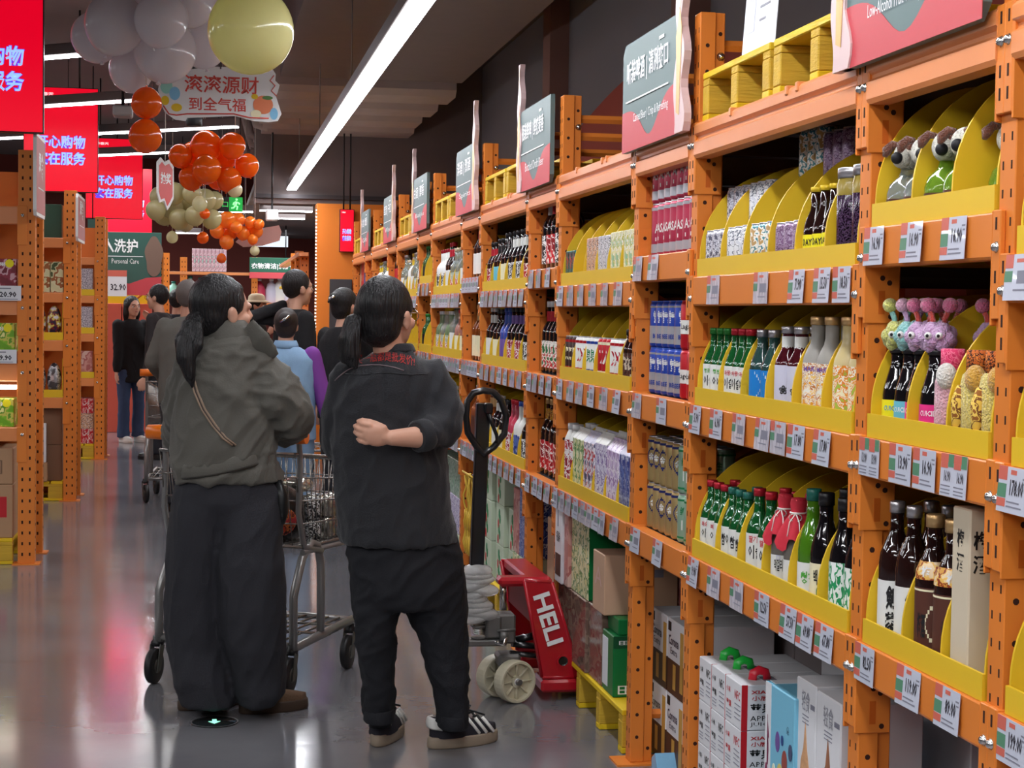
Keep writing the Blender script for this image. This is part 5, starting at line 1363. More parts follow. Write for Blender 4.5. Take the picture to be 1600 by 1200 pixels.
for k in range(3):
    product_box(0, z1b + .075, X0 - k * .21, .2, .165, .2, P_PLUM, 'dark red jelly box above the 20.90 card, %s from the upright' % ORD[k], '拌技果', 'jelly boxes on the first cross rack', L_YEL)
    product_box(0, z1c + .065, X0 - .01 - k * .21, .2, .165, .2, P_LIME, 'lime green jelly box on the middle shelf, %s from the upright' % ORD[k], '白凉粉', 'jelly boxes on the first cross rack', L_YEL)
    product_box(0, z1d + .0, X0 - .015 - k * .21, .2, .165, .2, P_LIME, 'lime green jelly box on the lower shelf, %s from the upright' % ORD[k], '白凉粉', 'jelly boxes on the first cross rack', L_YEL)
for zz, w_, nm in ((z1b, .62, 'upper'), (z1c, .64, 'middle')):
    o = MB().box(-w_, 0, 0, .22, 0, .062 if nm == 'middle' else .072, M_PANEL, .003).build('riser', None, (X0 - .0, ROWS[0][0] + .02, zz + .001))
    tag(o, 'orange riser under the jelly boxes, %s shelf of the first cross rack' % nm, 'riser')
def big_card(i, px0, px1, py0, py1, txt, label):
    Y = ROWS[i][0] - .012
    a, b = atY(px0, py0, Y), atY(px1, py1, Y)
    w, h_ = b.x - a.x, a.z - b.z
    mb = MB(); mb.box(0, w, 0, .002, -h_, 0, M_WHITE)
    mb.text(txt, (w * .86, -.001, -h_ * .78), (1, 0, 0), (0, 0, 1), None, h_ * .4, M_CINK, .03, 'R', 1)
    mb.box(w * .1, w * .7, -.001, 0, -h_ * .22, -h_ * .14, M_CGREY); mb.box(w * .05, w * .9, -.001, 0, -h_ * .92, -h_ * .88, M_CGREY)
    return tag(mb.build('price_card', None, (a.x, Y, a.z)), label, 'price card', 'white price cards on the cross racks')
big_card(0, -20, 33, 446, 470, '20.90', 'white price card reading 20.90 on the first cross rack')
big_card(0, -30, 26, 546, 568, '9.90', 'white price card reading .90 under the lime jelly box')
M_LED = mat('shelf_led', (255, 250, 236), .4, emit=9.0)
p = atY(28, 605, 10.1)
o = MB().box(-.7, 0, .0, .03, -.012, .012, M_LED).build('shelf_light', None, (p.x - .01, 10.1, p.z)); tag(o, 'glowing shelf light tube on the first cross rack', 'shelf light')
for l, (h_, m, lb) in enumerate(((.31, M_KRAFT, 'kraft carton with red and green patch on the yellow pallet'), (.21, M_KRAFT, 'kraft carton stacked upon the patched carton'))):
    z = .152 + l * .312
    mb = MB(); mb.box(-.4, 0, 0, .36, 0, h_, m, .004)
    if l == 0:
        mb.box(-.16, -.11, -.001, 0, .02, h_ - .02, mat('patch_mint', (130, 190, 150), .6)); mb.box(-.1, -.035, -.001, 0, .12, .24, L_RED)
    else:
        mb.box(-.34, -.06, -.001, 0, .06, .14, mat('carton_print', (120, 92, 70), .7)); mb.box(-.33, -.07, -.0015, 0, .065, .135, M_KRAFT)
    tag(mb.build('shipping_carton', None, (X0 - .02, 10.14, z)), lb, 'carton', 'kraft cartons under the first cross rack')
pallet((X0 - .64, 10.62, .001), .5, .62, 'yellow pallet under the first cross rack', 'pallets under the cross racks', 2, .15)
bpy.context.view_layer.update()
for o in list(COL.objects):
    if o.name.startswith('wooden_pallet') and o.get('label') == 'yellow pallet under the first cross rack': o.location = (X0 - .64, 10.12, .001)
# second cross rack goods
X1 = ROWS[1][1] - .1
Y1 = ROWS[1][0]
def block(name, x1, y, z, w, d, h_, m, label, cat, g=None, ch=.004, deco=None):
    mb = MB(); mb.box(-w, 0, 0, d, 0, h_, m, ch)
    if deco: deco(mb, w, d, h_)
    return tag(mb.build(name, None, (x1, y, z)), label, cat, g)
block('storage_tin', X1 - .02, Y1 + .1, z2a + .001, .14, .1, .26, mat('tin_dark_green', (40, 74, 56), .4), 'dark green tin on top of the second cross rack', 'tin')
P_PALEB = mat_print('print_pale_box', [(206, 204, 160), (212, 210, 170), (150, 90, 50), (200, 200, 156), (60, 80, 50)], 10)
for k in range(2): block('product_box', X1 - k * .1, Y1 + .02, z2b + .001, .095, .14, .235, P_PALEB, 'pale green food box on the second cross rack, %s from the upright' % ORD[k], 'box', 'pale food boxes on the second cross rack')
for zz, nm, m in ((z2c, 'middle', mat_print('print_snack_bag', [(40, 34, 60), (120, 30, 40), (206, 190, 90), (220, 216, 226)], 20)), (z2d, 'lower', mat_print('print_silver_bag', [(90, 88, 92), (160, 158, 162), (210, 208, 212), (60, 58, 64)], 14, metal=.5))):
    t = thing('display_tray', 'yellow tray on the %s shelf of the second cross rack' % nm, 'display tray', (X1, Y1 + .01, zz + .001))
    MB().box(-.6, 0, -.004, 0, 0, .06, M_YEL).build('front_lip', t); MB().box(-.6, 0, 0, .3, 0, .004, M_YEL).build('tray_base', t); MB().box(-.006, 0, 0, .3, .004, .3, M_YEL).build('divider', t)
    for k in range(3):
        mb = MB(); mb.sphere((0, 0, .13), (.055, .045, .13), m, 14, 10)
        tag(mb.build('snack_bag', None, (X1 - .07 - k * .115, Y1 + .07, zz + .006)), '%s snack bag, %s from the divider, %s shelf of second cross rack' % ('dark' if nm == 'middle' else 'silver', ORD[k], nm), 'snack bag', 'snack bags on the second cross rack')
for l in range(2): block('shipping_carton', X1 - .01, Y1 + .06, .152 + l * .28, .4, .34, .278, mat('brown_carton', (128, 94, 70), .7, noise_amt=.05), 'brown carton under the second cross rack, %s' % ['bottom one', 'upper one'][l], 'carton', 'brown cartons under the second cross rack')
block('paper_bag', X1 - .125, Y1 + .0, .30, .1, .05, .30, M_WHITE, 'white printed paper sack leaning on the brown cartons', 'bag', None, .004, lambda mb, w, d, h_: mb.text('米粉', (-.075, -.001, .14), (1, 0, 0), (0, 0, 1), .05, .1, L_ORNG, .02, 'L', 1))
block('kraft_box', X1 - .115, Y1 + .0, .152, .12, .055, .146, M_KRAFT, 'small kraft box under the white paper sack', 'box')
pallet((X1 - .6, Y1 + .02, .001), .46, .6, 'yellow pallet under the second cross rack', 'pallets under the cross racks', 2, .15)
# third cross rack goods
X2 = ROWS[2][1] - .1; Y2 = ROWS[2][0]
for zz, nm in ((z3b, 'upper'), (z3c, 'middle'), (z3d, 'lower')):
    o = MB().box(-.5, 0, -.004, 0, 0, .06, M_YEL).box(-.5, 0, 0, .3, 0, .004, M_YEL).build('display_tray', None, (X2, Y2 + .01, zz + .001)); tag(o, 'yellow tray on the %s shelf of the third cross rack' % nm, 'display tray')
    for k in range(2): block('snack_pack', X2 - .02 - k * .16, Y2 + .03, zz + .006, .14, .1, .26, P_GREYCAN if nm != 'lower' else P_REDPAPER, '%s pack on the %s shelf of the third cross rack, %s from the upright' % ('red' if nm == 'lower' else 'blue grey', nm, ORD[k]), 'pack', 'packs on the third cross rack')
for l in range(3): block('snack_carton', X2 - .01, Y2 + .05, .152 + l * .15, .4, .3, .148, [P_REDCAN, P_ORTXT, P_REDCAN][l], 'red snack carton under the third cross rack, %s layer' % ORD[l], 'carton', 'snack cartons under the third cross rack')
pallet((X2 - .6, Y2 + .02, .001), .46, .6, 'yellow pallet under the third cross rack', 'pallets under the cross racks', 2, .15)
# side signs on the rack ends
def end_sign(px0, px1, py0, py1, X, m, label, arrow=False):
    a = atX(px0, py0, X); b = atX(px1, py0, X)
    z1 = a.z; z0 = atX(px0, py1, X).z
    t = thing('aisle_end_sign', label, 'sign', (X, a.y, z0), 0, 'signs on the cross rack ends')
    L = b.y - a.y; L = max(.35, min(abs(L), 1.2))
    MB().prism([(0, .03), (.03, 0), (L - .03, 0), (L, .03), (L, z1 - z0 - .03), (L - .03, z1 - z0), (.03, z1 - z0), (0, z1 - z0 - .03)], (-.018, 0, 0), (0, 1, 0), (0, 0, 1), (.018, 0, 0), M_SWHITE).build('board', t)
    mb = MB(); mb.box(0, .001, .012, L - .012, .02, z1 - z0 - .02, m)
    mb.text('零食' if not arrow else '↑', (.0015, L * .5, (z1 - z0) * .45), (0, 1, 0), (0, 0, 1), L * .5, .16, M_SWHITE, .02, 'C', 1)
    mb.box(.001, .0016, L * .2, L * .8, (z1 - z0) * .34, (z1 - z0) * .355, M_SWHITE)
    mb.build('printed_face', t)
end_sign(57, 71, 206, 336, -.945, mat('sign_dusty_rose', (186, 112, 112), .45), 'rose faced sign on the end of the first cross rack')
end_sign(122, 133, 302, 376, -.955, mat('sign_dusty_rose', (186, 112, 112), .45), 'rose faced sign on the end of the second cross rack')
# hanging sign with arrow further in
mb = MB(); a = atY(137, 342, 18.2); b = atY(149, 390, 18.2)
mb.box(a.x, b.x + .02, 18.2, 18.22, b.z, a.z, M_SGR2); mb.text('⌂', (a.x + .01, 18.198, b.z + .02), (1, 0, 0), (0, 0, 1), .07, .1, M_SWHITE, .03, 'L', 1)
mb.cyl((a.x + .05, 18.21, a.z), (a.x + .05, 18.21, 4.0), .006, M_BLKPL, 6)
tag(mb.build('arrow_sign'), 'dark green sign with white arrow behind the second cross rack', 'sign')

# ------------------------------------------------------------------ hanging red screens
M_SCR = mat('screen_red', (226, 0, 36), .3, emit=.85); M_SCRT = mat('screen_lettering', (150, 190, 255), .3, emit=1.0); M_SCRB = mat('screen_lettering_edge', (96, 60, 214), .3, emit=.9); M_SCRW = mat('screen_logo', (255, 230, 235), .3, emit=.9)
def screen(px_right, py_bottom, Y, w, label, zb=None, h_=.865, tilt=.03):
    p = atY(px_right, py_bottom, Y); 
    t = thing('led_screen', label, 'screen', (p.x - w, Y, p.z), tilt, 'hanging red screens')
    MB().box(-.006, w + .006, .003, .07, -.006, h_ + .006, M_BLKPL, .003).build('housing', t)
    MB().box(0, w, 0, .0029, 0, h_, M_SCR).build('screen_panel', t)
    mb = MB()
    for txt, z in (('开心购物', h_ * .41), ('实在服务', h_ * .25)):
        mb.text(txt, (w * .5, -.002, z), (1, 0, 0), (0, 0, 1), w * .68, h_ * .135, M_SCRB, .055, 'C', 1)
        mb.text(txt, (w * .5, -.004, z + .002), (1, 0, 0), (0, 0, 1), w * .67, h_ * .13, M_SCRT, .022, 'C', 1)
    mb.text('四季春天', (w * .1, -.002, h_ * .92), (1, 0, 0), (0, 0, 1), w * .3, h_ * .035, M_SCRW, .02, 'L', 1)
    mb.build('lettering', t)
    for x in (w * .25, w * .75): MB().cyl((x, .035, h_), (x, .035, 4.0 - p.z), .008, M_BLKPL, 8).build('hanger_rod', t)
screen(66, 206, 9.75, .6, 'red hanging screen, the closest one, cut by the frame edge')
screen(152, 300, 14.8, .6, 'red hanging screen behind the closest one, over the second cross rack')
screen(222, 342, 19.1, .6, 'red hanging screen just before the Personal Care sign, higher one')
screen(237, 367, 23.0, .6, 'red hanging screen farthest away, lowest in the row')
p = atY(533, 393, 16.85)
screen(552, 393, 16.86, .13, 'narrow red screen hanging on the orange end wall', h_=.41, tilt=0)

# ------------------------------------------------------------------ the far end of the store
Y4 = 20.6
def fpost(px, py0, Y, name='rack_upright', lb='', wd=.09):
    p = atY(px, py0, Y)
    mb = MB(); mb.box(-wd / 2, wd / 2, 0, .07, 0, p.z, M_OR, .002)
    z = .08
    while z < p.z - .03:
        for xx in (-.02, .02): mb.box(xx - .005, xx + .005, -.0006, 0, z - .01, z + .01, M_HOLE)
        z += .07
    return tag(mb.build(name, None, (p.x, Y, 0)), lb, 'rack upright', 'far uprights')
fpost(250, 395, Y4, lb='far orange upright beneath the Personal Care sign'); fpost(259, 395, Y4 + .5, lb='far orange upright just behind the Personal Care one')
def fbeam(px0, px1, py0, py1, Y, lb, m=None):
    a, b = atY(px0, py0, Y), atY(px1, py1, Y)
    return tag(MB().box(a.x, b.x, Y - .02, Y + .03, b.z, a.z, m or M_ORD, .003).build('shelf_beam'), lb, 'rack beam', 'far beams')
fbeam(168, 250, 427, 431, Y4, 'upper far beam under the Personal Care sign'); fbeam(168, 250, 436, 440, Y4, 'second far beam under the Personal Care sign')
a, b = atY(165, 440, Y4 + .4), atY(246, 480, Y4 + .4)
tag(MB().box(a.x, b.x, Y4 + .4, Y4 + .42, b.z, a.z, M_YEL).build('yellow_sheet'), 'yellow sheet behind the 32.90 card', 'sheet')
a, b = atY(200, 478, Y4 + .3), atY(243, 442, Y4 + .3)
tag(MB().tube([a, b], .015, M_OR, 6).build('diagonal_brace'), 'thin diagonal brace before the yellow panel', 'brace')
a, b = atY(167, 474, Y4 + .35), atY(236, 690, Y4 + .35)
for k in range(3):
    w_ = (b.x - a.x) / 3
    tag(MB().box(a.x + k * w_ + .005, a.x + (k + 1) * w_ - .005, Y4 + .35, Y4 + .6, 0, a.z, mat('salmon_counter', (206, 92, 74), .5, noise_amt=.05), .005).build('counter_unit'), 'salmon counter unit behind the dark clothed people, %s of three' % ORD[k], 'counter', 'salmon counters at the far end')
# Personal Care sign
a, b = atY(168, 362, Y4 - .06), atY(252, 462, Y4 - .06); w_ = b.x - a.x; h_ = a.z - b.z
t = thing('category_sign', 'dark green sign reading Personal Care at the far end', 'sign', (a.x, Y4 - .06, b.z))
MB().box(0, w_, 0, .02, 0, h_, M_SGR2, .004).build('board', t)
mb = MB(); mb.prism([(0, 0), (w_, 0), (w_, h_ * .3), (w_ * .72, h_ * .28), (w_ * .4, h_ * .18), (w_ * .15, h_ * .26), (0, h_ * .36)], (0, -.001, 0), (1, 0, 0), (0, 0, 1), (0, .0008, 0), M_SRED)
mb.build('red_wave', t)
mb = MB(); mb.text('人洗护', (w_ * .56, -.003, h_ * .67), (1, 0, 0), (0, 0, 1), w_ * .66, h_ * .22, M_SWHITE, .02, 'R', 1); mb.text('Personal Care', (w_ * .58, -.003, h_ * .5), (1, 0, 0), (0, 0, 1), w_ * .5, h_ * .08, M_SWHITE, .0, 'R', 1); mb.box(0, w_ * .66, -.003, -.002, h_ * .61, h_ * .62, M_SWHITE)
mb.build('lettering', t)
mb = MB(); mb.prism([(w_ * .86 + .1 * cos(q) * (1 + .12 * sin(5 * q)), h_ * .62 + .24 * sin(q)) for q in [2 * pi * k / 28 for k in range(28)]], (0, -.006, 0), (1, 0, 0), (0, 0, 1), (0, .024, 0), mat('cutout_tan', (120, 96, 84), .5)); mb.build('cutout_edge', t)
mb = MB(); a, b = atY(168, 422, Y4 - .1), atY(198, 463, Y4 - .1); w_ = b.x - a.x; h_ = a.z - b.z
mb.box(0, w_, 0, .004, 0, h_, M_WHITE); mb.box(0, w_, -.001, 0, h_ * .76, h_, M_CRED); mb.text('32.90', (w_ * .96, -.002, h_ * .22), (1, 0, 0), (0, 0, 1), w_ * .8, h_ * .26, M_CINK, .02, 'R', 1)
tag(mb.build('price_card', None, (a.x, Y4 - .1, b.z)), 'big white price card reading 32.90 under the Personal Care sign', 'price card')
# rear rack before the maroon wall
YR = 25.0
fpost(287, 402, YR, lb='perforated upright of the rear rack, before the maroon wall', wd=.1); fpost(398, 402, YR, lb='upright of the rear rack, behind the green laundry sign')
fbeam(262, 470, 424, 432, YR, 'long orange beam of the rear rack'); fbeam(262, 470, 560, 568, YR, 'lower beam of the rear rack')
z = atY(300, 424, YR).z
tag(MB().box(atY(262, 424, YR).x, atY(470, 424, YR).x, YR, YR + .7, z - .02, z, M_BOARD).build('shelf_board'), 'board on top of the rear rack', 'shelf board')
a, b = atY(300, 388, YR), atY(354, 424, YR); nW = 9
for k in range(nW):
    ww = (b.x - a.x) / nW
    tag(MB().box(ww * .03, ww * .97, 0, .3, 0, a.z - z - .002, mat_print('print_pink_tissue', [(214, 172, 182), (226, 196, 202), (196, 140, 152), (170, 196, 186)], 16), .004).build('tissue_pack', None, (a.x + k * ww, YR + .03, z + .001)), 'pink tissue pack on the rear rack top, %s in the row' % ORD[k], 'pack', 'pink tissue packs on the rear rack')
zl = atY(300, 470, YR).z - .02
tag(MB().box(atY(262, 424, YR).x, atY(470, 424, YR).x, YR, YR + .7, zl - .03, zl, M_OR).build('shelf_board'), 'orange shelf of the rear rack holding jugs', 'shelf board')
def jug(px, m, lb, h_=.3, lab=None):
    p = atY(px, 470, YR + .1)
    mb = MB(); mb.lathe([(.085, 0), (.09, .02), (.09, h_ * .55), (.06, h_ * .78), (.028, h_ * .86), (.028, h_ * .9)], m, n=12, sq=3); o = mb.build('detergent_jug', None, (p.x, YR + .15, zl + .001))
    MB().lathe([(.034, h_ * .9), (.034, h_), (.03, h_)], C_WHITE if lab else C_TEAL, n=10).build('cap', o)
    tag(o, lb, 'jug', 'detergent jugs on the rear rack')
M_MINT = mat('mint_plastic', (150, 206, 186), .35)
jug(271, M_MINT, 'mint green detergent jug beside the rear rack upright'); jug(297, L_WHITE, 'white detergent jug next to the rear rack upright', .38); jug(313, L_WHITE, 'white detergent jug behind the olive jacket woman', .36)
jug(405, mat('rose_plastic', (206, 60, 90), .35), 'rose red detergent jug under the green laundry sign', .36, 1); jug(424, L_LAV, 'pale detergent jug, fifth along the rear rack', .36, 1); jug(437, L_WHITE, 'white detergent jug beside the tall man', .38, 1); jug(452, L_LAV, 'pale detergent jug behind the tall man', .34, 1)
a, b = atY(390, 402, YR - .3), atY(455, 436, YR - .3); w_ = b.x - a.x; h_ = a.z - b.z
t = thing('category_sign', 'green hanging laundry sign above the rear rack', 'sign', (a.x, YR - .3, b.z))
MB().box(0, w_, 0, .03, h_ * .3, h_, mat('sign_deep_green', (26, 92, 70), .35), .003).build('board', t); MB().box(0, w_, -.05, .03, 0, h_ * .29, M_SRED, .003).build('red_shelf_edge', t)
for x in (.08, w_ - .08): MB().cyl((x, .015, h_), (x, .015, (4.0 if a.x + x < .45 else 2.72) - b.z), .008, M_BLKPL, 6).build('hanger_rod', t)
MB().text('衣物清洁|洗护', (w_ * .04, -.002, h_ * .42), (1, 0, 0), (0, 0, 1), w_ * .95, h_ * .32, M_SWHITE, .02, 'L', 1).build('lettering', t)
# low rack run past the orange wall
for k, (px, yy) in enumerate(((468, 18.4), (476, 17.9), (461, 19.6))):
    fpost(px, 392 + k * 2, yy, lb='slim orange upright beyond the orange wall, %s of three' % ORD[k])
for k, (y0, y1) in enumerate(((398, 404), (440, 445), (480, 486), (520, 527))):
    a = atY(455, y0, 21.0); b = atY(486, y0, 17.6)
    tag(MB().box(.92, 1.02, 17.7, 22.5, zAt(470, y1, 18.5), zAt(470, y0, 18.5), M_YEL if k % 2 else M_ORD, .003).build('shelf_beam'), '%s side beam of the rack beyond the orange wall' % ORD[k], 'rack beam', 'side beams beyond the orange wall')
# string of white lights on the edge of the orange wall
M_BEAD = mat('light_bead', (255, 255, 250), .4, emit=4.0)
t = thing('light_string', 'string of small white lights down the orange wall edge', 'light string', (1.05, 16.93, 0))
mb = MB()
for k in range(64): mb.sphere((0, 0, .35 + k * .034), .007, M_BEAD, 6, 4)
o = mb.build('light_bead', t); o['kind'] = 'stuff'
MB().cyl((0, .008, .3), (0, .008, 2.54), .003, M_BLKPL, 6).build('cable', t)
# lit white panel on the far wall
a, b = atY(402, 368, 27.5), atY(450, 386, 27.5)
tag(MB().box(a.x, b.x, 27.5, 27.55, b.z, a.z, mat('lit_panel', (230, 240, 250), .4, emit=1.0)).build('lit_panel'), 'white lit panel on the far wall behind the balloons', 'lit panel')
# round light marker set in the floor
p = atZ(335, 1129, 0)
t = thing('floor_marker', 'round exit marker with glowing green arrow set in the floor', 'floor marker', (p.x, p.y, 0))
MB().lathe([(.0001, .004), (.075, .004), (.083, .002), (.085, 0)], mat('marker_glass', (40, 44, 46), .08, coat=.8), n=40).build('disc', t)
MB().lathe([(.080, .0045), (.086, .0045)], C_SILV, n=40, caps=False).build('rim', t)
MB().prism([(-.022, .0), (-.008, .0), (-.008, -.03), (.008, -.03), (.008, 0), (.022, 0), (0, .035)], (0, 0, .0048), (-1, 0, 0), (0, -1, 0), (0, 0, .0006), mat('marker_glow', (150, 240, 206), .4, emit=1.2)).build('arrow', t)
# ------------------------------------------------------------------ balloons and hanging signs
def latex(name, col):
    m = mat('latex_' + name, col, .16, spec=.6, coat=.4, noise_amt=.02)
    nt = m.node_tree; b = nt.nodes['Principled BSDF']; out = nt.nodes['Material Output']
    tl = nt.nodes.new('ShaderNodeBsdfTranslucent'); tl.inputs[0].default_value = rgb(*col); mx = nt.nodes.new('ShaderNodeMixShader'); mx.inputs[0].default_value = .5
    nt.links.new(b.outputs[0], mx.inputs[1]); nt.links.new(tl.outputs[0], mx.inputs[2]); nt.links.new(mx.outputs[0], out.inputs[0])
    return m
B_GREY = latex('grey', (232, 228, 232)); B_PALE = latex('pale_yellow', (240, 236, 176)); B_OR = latex('orange', (240, 116, 26)); B_OR2 = latex('bright_orange', (255, 150, 50)); B_BEIGE = latex('beige', (206, 196, 150)); B_CREAM = latex('cream', (232, 228, 190))
M_STR = mat('ribbon', (226, 220, 210), .6)
bl_cache = {}
def balloon(px, py, rpx, Y, m, label, group, string_to=None, down=True):
    c = atY(px, py, Y); r = rpx * (c - EYE).length / FPX
    if m.name not in bl_cache:
        mb = MB()
        prof = []
        for i in range(21):
            a = pi * i / 20; z = cos(a); rr = sin(a)
            if z < 0: rr *= 1 - .06 * z * z; z *= 1.1
            prof.append((max(rr, .0001), z))
        mb.lathe(prof[::-1], m, n=28, caps=False)
        k = MB(); k.lathe([(.03, -1.09), (.045, -1.13), (.09, -1.19), (.08, -1.2), (.02, -1.17)], m, n=10)
        bl_cache[m.name] = (mb.mesh('balloon'), k.mesh('knot'))
    rx = (random.uniform(-.3, .3), random.uniform(-.3, .3), random.uniform(0, 6)) if down else (pi + random.uniform(-.1, .1), 0, 0)
    o = put('balloon', bl_cache[m.name][0], None, c, rx, (r, r, r))
    put('knot', bl_cache[m.name][1], o)
    if string_to:
        inv = (Matrix.Translation(c) @ Matrix.Rotation(pi, 4, 'X') @ Matrix.Scale(r, 4)).inverted()
        o.rotation_euler = (pi, 0, 0)
        a = inv @ Vector((c.x, c.y, c.z + r * 1.15)); b = inv @ Vector((c.x, c.y, string_to))
        MB().cyl(a, b, .002 / r, M_STR, 5).build('string', o)
    tag(o, label, 'balloon', group)
    return o
def cluster(lst, Y, m, what, group, spread=.12):
    order = {q: i for i, q in enumerate(sorted(lst))}
    done = []
    for q in sorted(lst, key=lambda q: -q[2] - q[1] * .02):      # each one set just clear of those already hung
        px, py, r = q[:3]
        for k in range(60):
            dy = (1 if k % 2 else -1) * ((k + 1) // 2) * .03
            c = atY(px, py, Y + dy); R_ = r * (c - EYE).length / FPX
            if all((c - c2).length > .97 * (R_ + r2) for c2, r2 in done): break
        done.append((c, R_))
        balloon(px, py, r, Y + dy, m, '%s balloon, %s along from the red screen side' % (what, ORD[order[q]]), group)
cluster([(150, 57, 37), (180, 36, 45), (218, 8, 46), (296, -4, 42), (258, 78, 47), (222, 84, 31), (205, 108, 33), (316, 62, 40), (252, 30, 40)], 8.6, B_GREY, 'large grey cluster', 'grey balloon cluster')
balloon(392, 49, 65, 6.5, B_PALE, 'single big pale yellow balloon by the light strip', None, down=False)
balloon(229, 162, 23, 8.6, B_OR, 'upper of two orange balloons hanging under the grey cluster', 'orange balloons under the grey cluster', 4.0)
balloon(227, 214, 25, 8.6, B_OR, 'lower of two orange balloons hanging under the grey cluster', 'orange balloons under the grey cluster', 4.0)
cluster([(282, 243, 18), (301, 241, 19), (322, 228, 24), (363, 227, 20), (351, 243, 21), (386, 258, 18), (299, 277, 19), (323, 264, 22), (358, 280, 19), (340, 277, 18)], 12.2, B_OR, 'dark orange upper cluster', 'upper orange balloon cluster')
balloon(312, 319, 11.5, 12.2, B_CREAM, 'cream balloon on a string, farther from the exit sign', 'cream balloons under the upper orange cluster', 4.0)
balloon(367, 297, 11.5, 12.2, B_CREAM, 'cream balloon on a string just over the exit sign', 'cream balloons under the upper orange cluster', 4.0)
cluster([(250, 308, 16), (272, 302, 17), (290, 318, 18), (256, 334, 17), (280, 342, 16), (304, 337, 15), (320, 312, 17), (335, 313, 14), (331, 342, 15), (268, 322, 18), (243, 328, 15), (300, 302, 15), (290, 348, 13)], 15.6, B_BEIGE, 'beige cluster', 'beige balloon cluster')
balloon(320, 334, 8, 15.2, B_OR, 'small orange balloon set in the beige cluster', None, 4.0)
balloon(269, 371, 9, 15.6, B_CREAM, 'small cream balloon hanging under the beige cluster', None, 4.0)
balloon(317, 372, 9, 15.6, B_OR, 'small orange balloon on a string under the beige cluster', None, 4.0)
cluster([(355, 343, 13), (372, 343, 11), (391, 347, 9), (405, 350, 8), (339, 361, 11), (360, 363, 11), (380, 364, 11), (400, 361, 11), (354, 378, 11), (340, 349, 9), (395, 374, 8), (369, 355, 9)], 17.0, B_OR2, 'bright orange lower cluster', 'lower orange balloon cluster', .1)
balloon(346, 404, 7.5, 17.0, B_OR, 'small orange balloon on a string over the tissue packs', None, 4.0)
balloon(398, 392, 7.5, 17.0, B_CREAM, 'small cream balloon on a string beside the laundry sign', None, 4.0)

def cut_sign(pts, Y, name, label, front, back=None, border=1.0):
    w = [atY(x, y, Y) for x, y in pts]; o = w[0].copy()
    t = thing(name, label, 'sign', o)
    MB().prism([(p.x - o.x, p.z - o.z) for p in w], (0, 0, 0), (1, 0, 0), (0, 0, 1), (0, .012, 0), front).build('board', t)
    return t, o
YS = 9.3
pts = [(247, 140), (249, 127), (258, 121), (280, 119), (286, 110), (330, 104), (425, 107), (431, 116), (430, 126), (437, 133), (434, 144), (431, 150), (440, 178), (434, 189), (420, 191), (396, 189), (368, 181), (292, 184), (290, 189), (274, 187), (258, 176), (253, 166), (250, 155)]
M_SIGNW = mat('foam_sign_white', (226, 226, 226), .5)
t, o = cut_sign(pts, YS, 'hanging_sign', 'white cut-out sign with red characters hanging below the yellow balloon', M_SIGNW)
def L(px, py, dy=0): q = atY(px, py, YS); return (q.x - o.x, -.002 - dy, q.z - o.z)
M_SIGNR = mat('sign_coral', (206, 72, 62), .5)
mb = MB(); k = FPX / (YS * 1.0)
def tx(t_, x0, x1, yb, yt, m, b=.012):
    a = L(x0, yb); w = L(x1, yb)[0] - a[0]; h_ = L(x0, yt)[2] - a[2]; mb.text(t_, a, (1, 0, 0), (0, 0, 1), w, h_, m, b, 'L', 2)
tx('滚滚源财', 288, 404, 144, 116, M_SIGNR); tx('到全气福', 295, 384, 172, 151, M_SIGNR)
mb.build('lettering', t)
mb = MB()
def blob(px, py, rx, ry, m, off=.0006, n=18):
    c = L(px, py); s_ = YS / FPX * 1.02
    mb.prism([(rx * s_ * cos(q), ry * s_ * sin(q)) for q in [2 * pi * i / n for i in range(n)]], (c[0], -.001 - off, c[2]), (1, 0, 0), (0, 0, 1), (0, .0006, 0), m)
blob(260, 135, 9, 11, mat('print_mint', (150, 210, 196), .5)); blob(273, 146, 8, 10, mat('print_sky', (130, 190, 226), .5), .0012); blob(258, 157, 6, 7, C_YEL, .0018); blob(276, 168, 8, 6, C_YEL, .0024)
blob(411, 164, 15, 14, mat('print_tangerine', (226, 130, 90), .5)); blob(418, 153, 8, 3, mat('print_leaf', (90, 130, 70), .5), .0012); blob(400, 178, 8, 6, L_CREAM, .0018); blob(398, 151, 5, 4, C_YEL, .0012); blob(428, 178, 6, 9, mat('print_sky', (130, 190, 226), .5), .0014)
mb.tube([L(255, 165), L(264, 178), L(276, 180), L(292, 178), L(365, 178), L(390, 184), L(420, 185)], .004, M_SIGNR, 5)
mb.tube([L(428, 118), L(422, 126), L(430, 134), L(424, 142), L(432, 150)], .003, M_SIGNR, 5)
mb.build('printed_decor', t)
for px in (300, 345, 425): MB().cyl(L(px, 108), (L(px, 108)[0], .006, 4.0 - o.z), .003, M_BLKPL, 6).build('hanger_wire', t)
# small red pennant sign, turned
mb = MB(); pc = atY(259, 288, 13.6)
t = thing('hanging_sign', 'small red and white pennant sign hung by the orange cluster', 'sign', pc, radians(70))
out = [(-.17, .16), (-.1, .2), (-.02, .17), (.08, .2), (.17, .15), (.17, -.1), (.1, -.16), (.04, -.2), (-.03, -.13), (-.12, -.15), (-.17, -.08)]
MB().prism(out, (0, 0, 0), (1, 0, 0), (0, 0, 1), (0, .01, 0), M_SIGNW).build('board', t)
mb.prism([(a * .84, b * .84) for a, b in out], (0, -.001, 0), (1, 0, 0), (0, 0, 1), (0, .0008, 0), mat('pennant_red', (206, 40, 34), .5)); mb.text('抽奖', (0, -.002, .0), (1, 0, 0), (0, 0, 1), .22, .09, I_WHITE, .03, 'C', 1); mb.build('printed_face', t)
MB().cyl((0, .005, .17), (0, .005, 4.0 - pc.z), .003, M_STR, 5).build('hanger_wire', t)
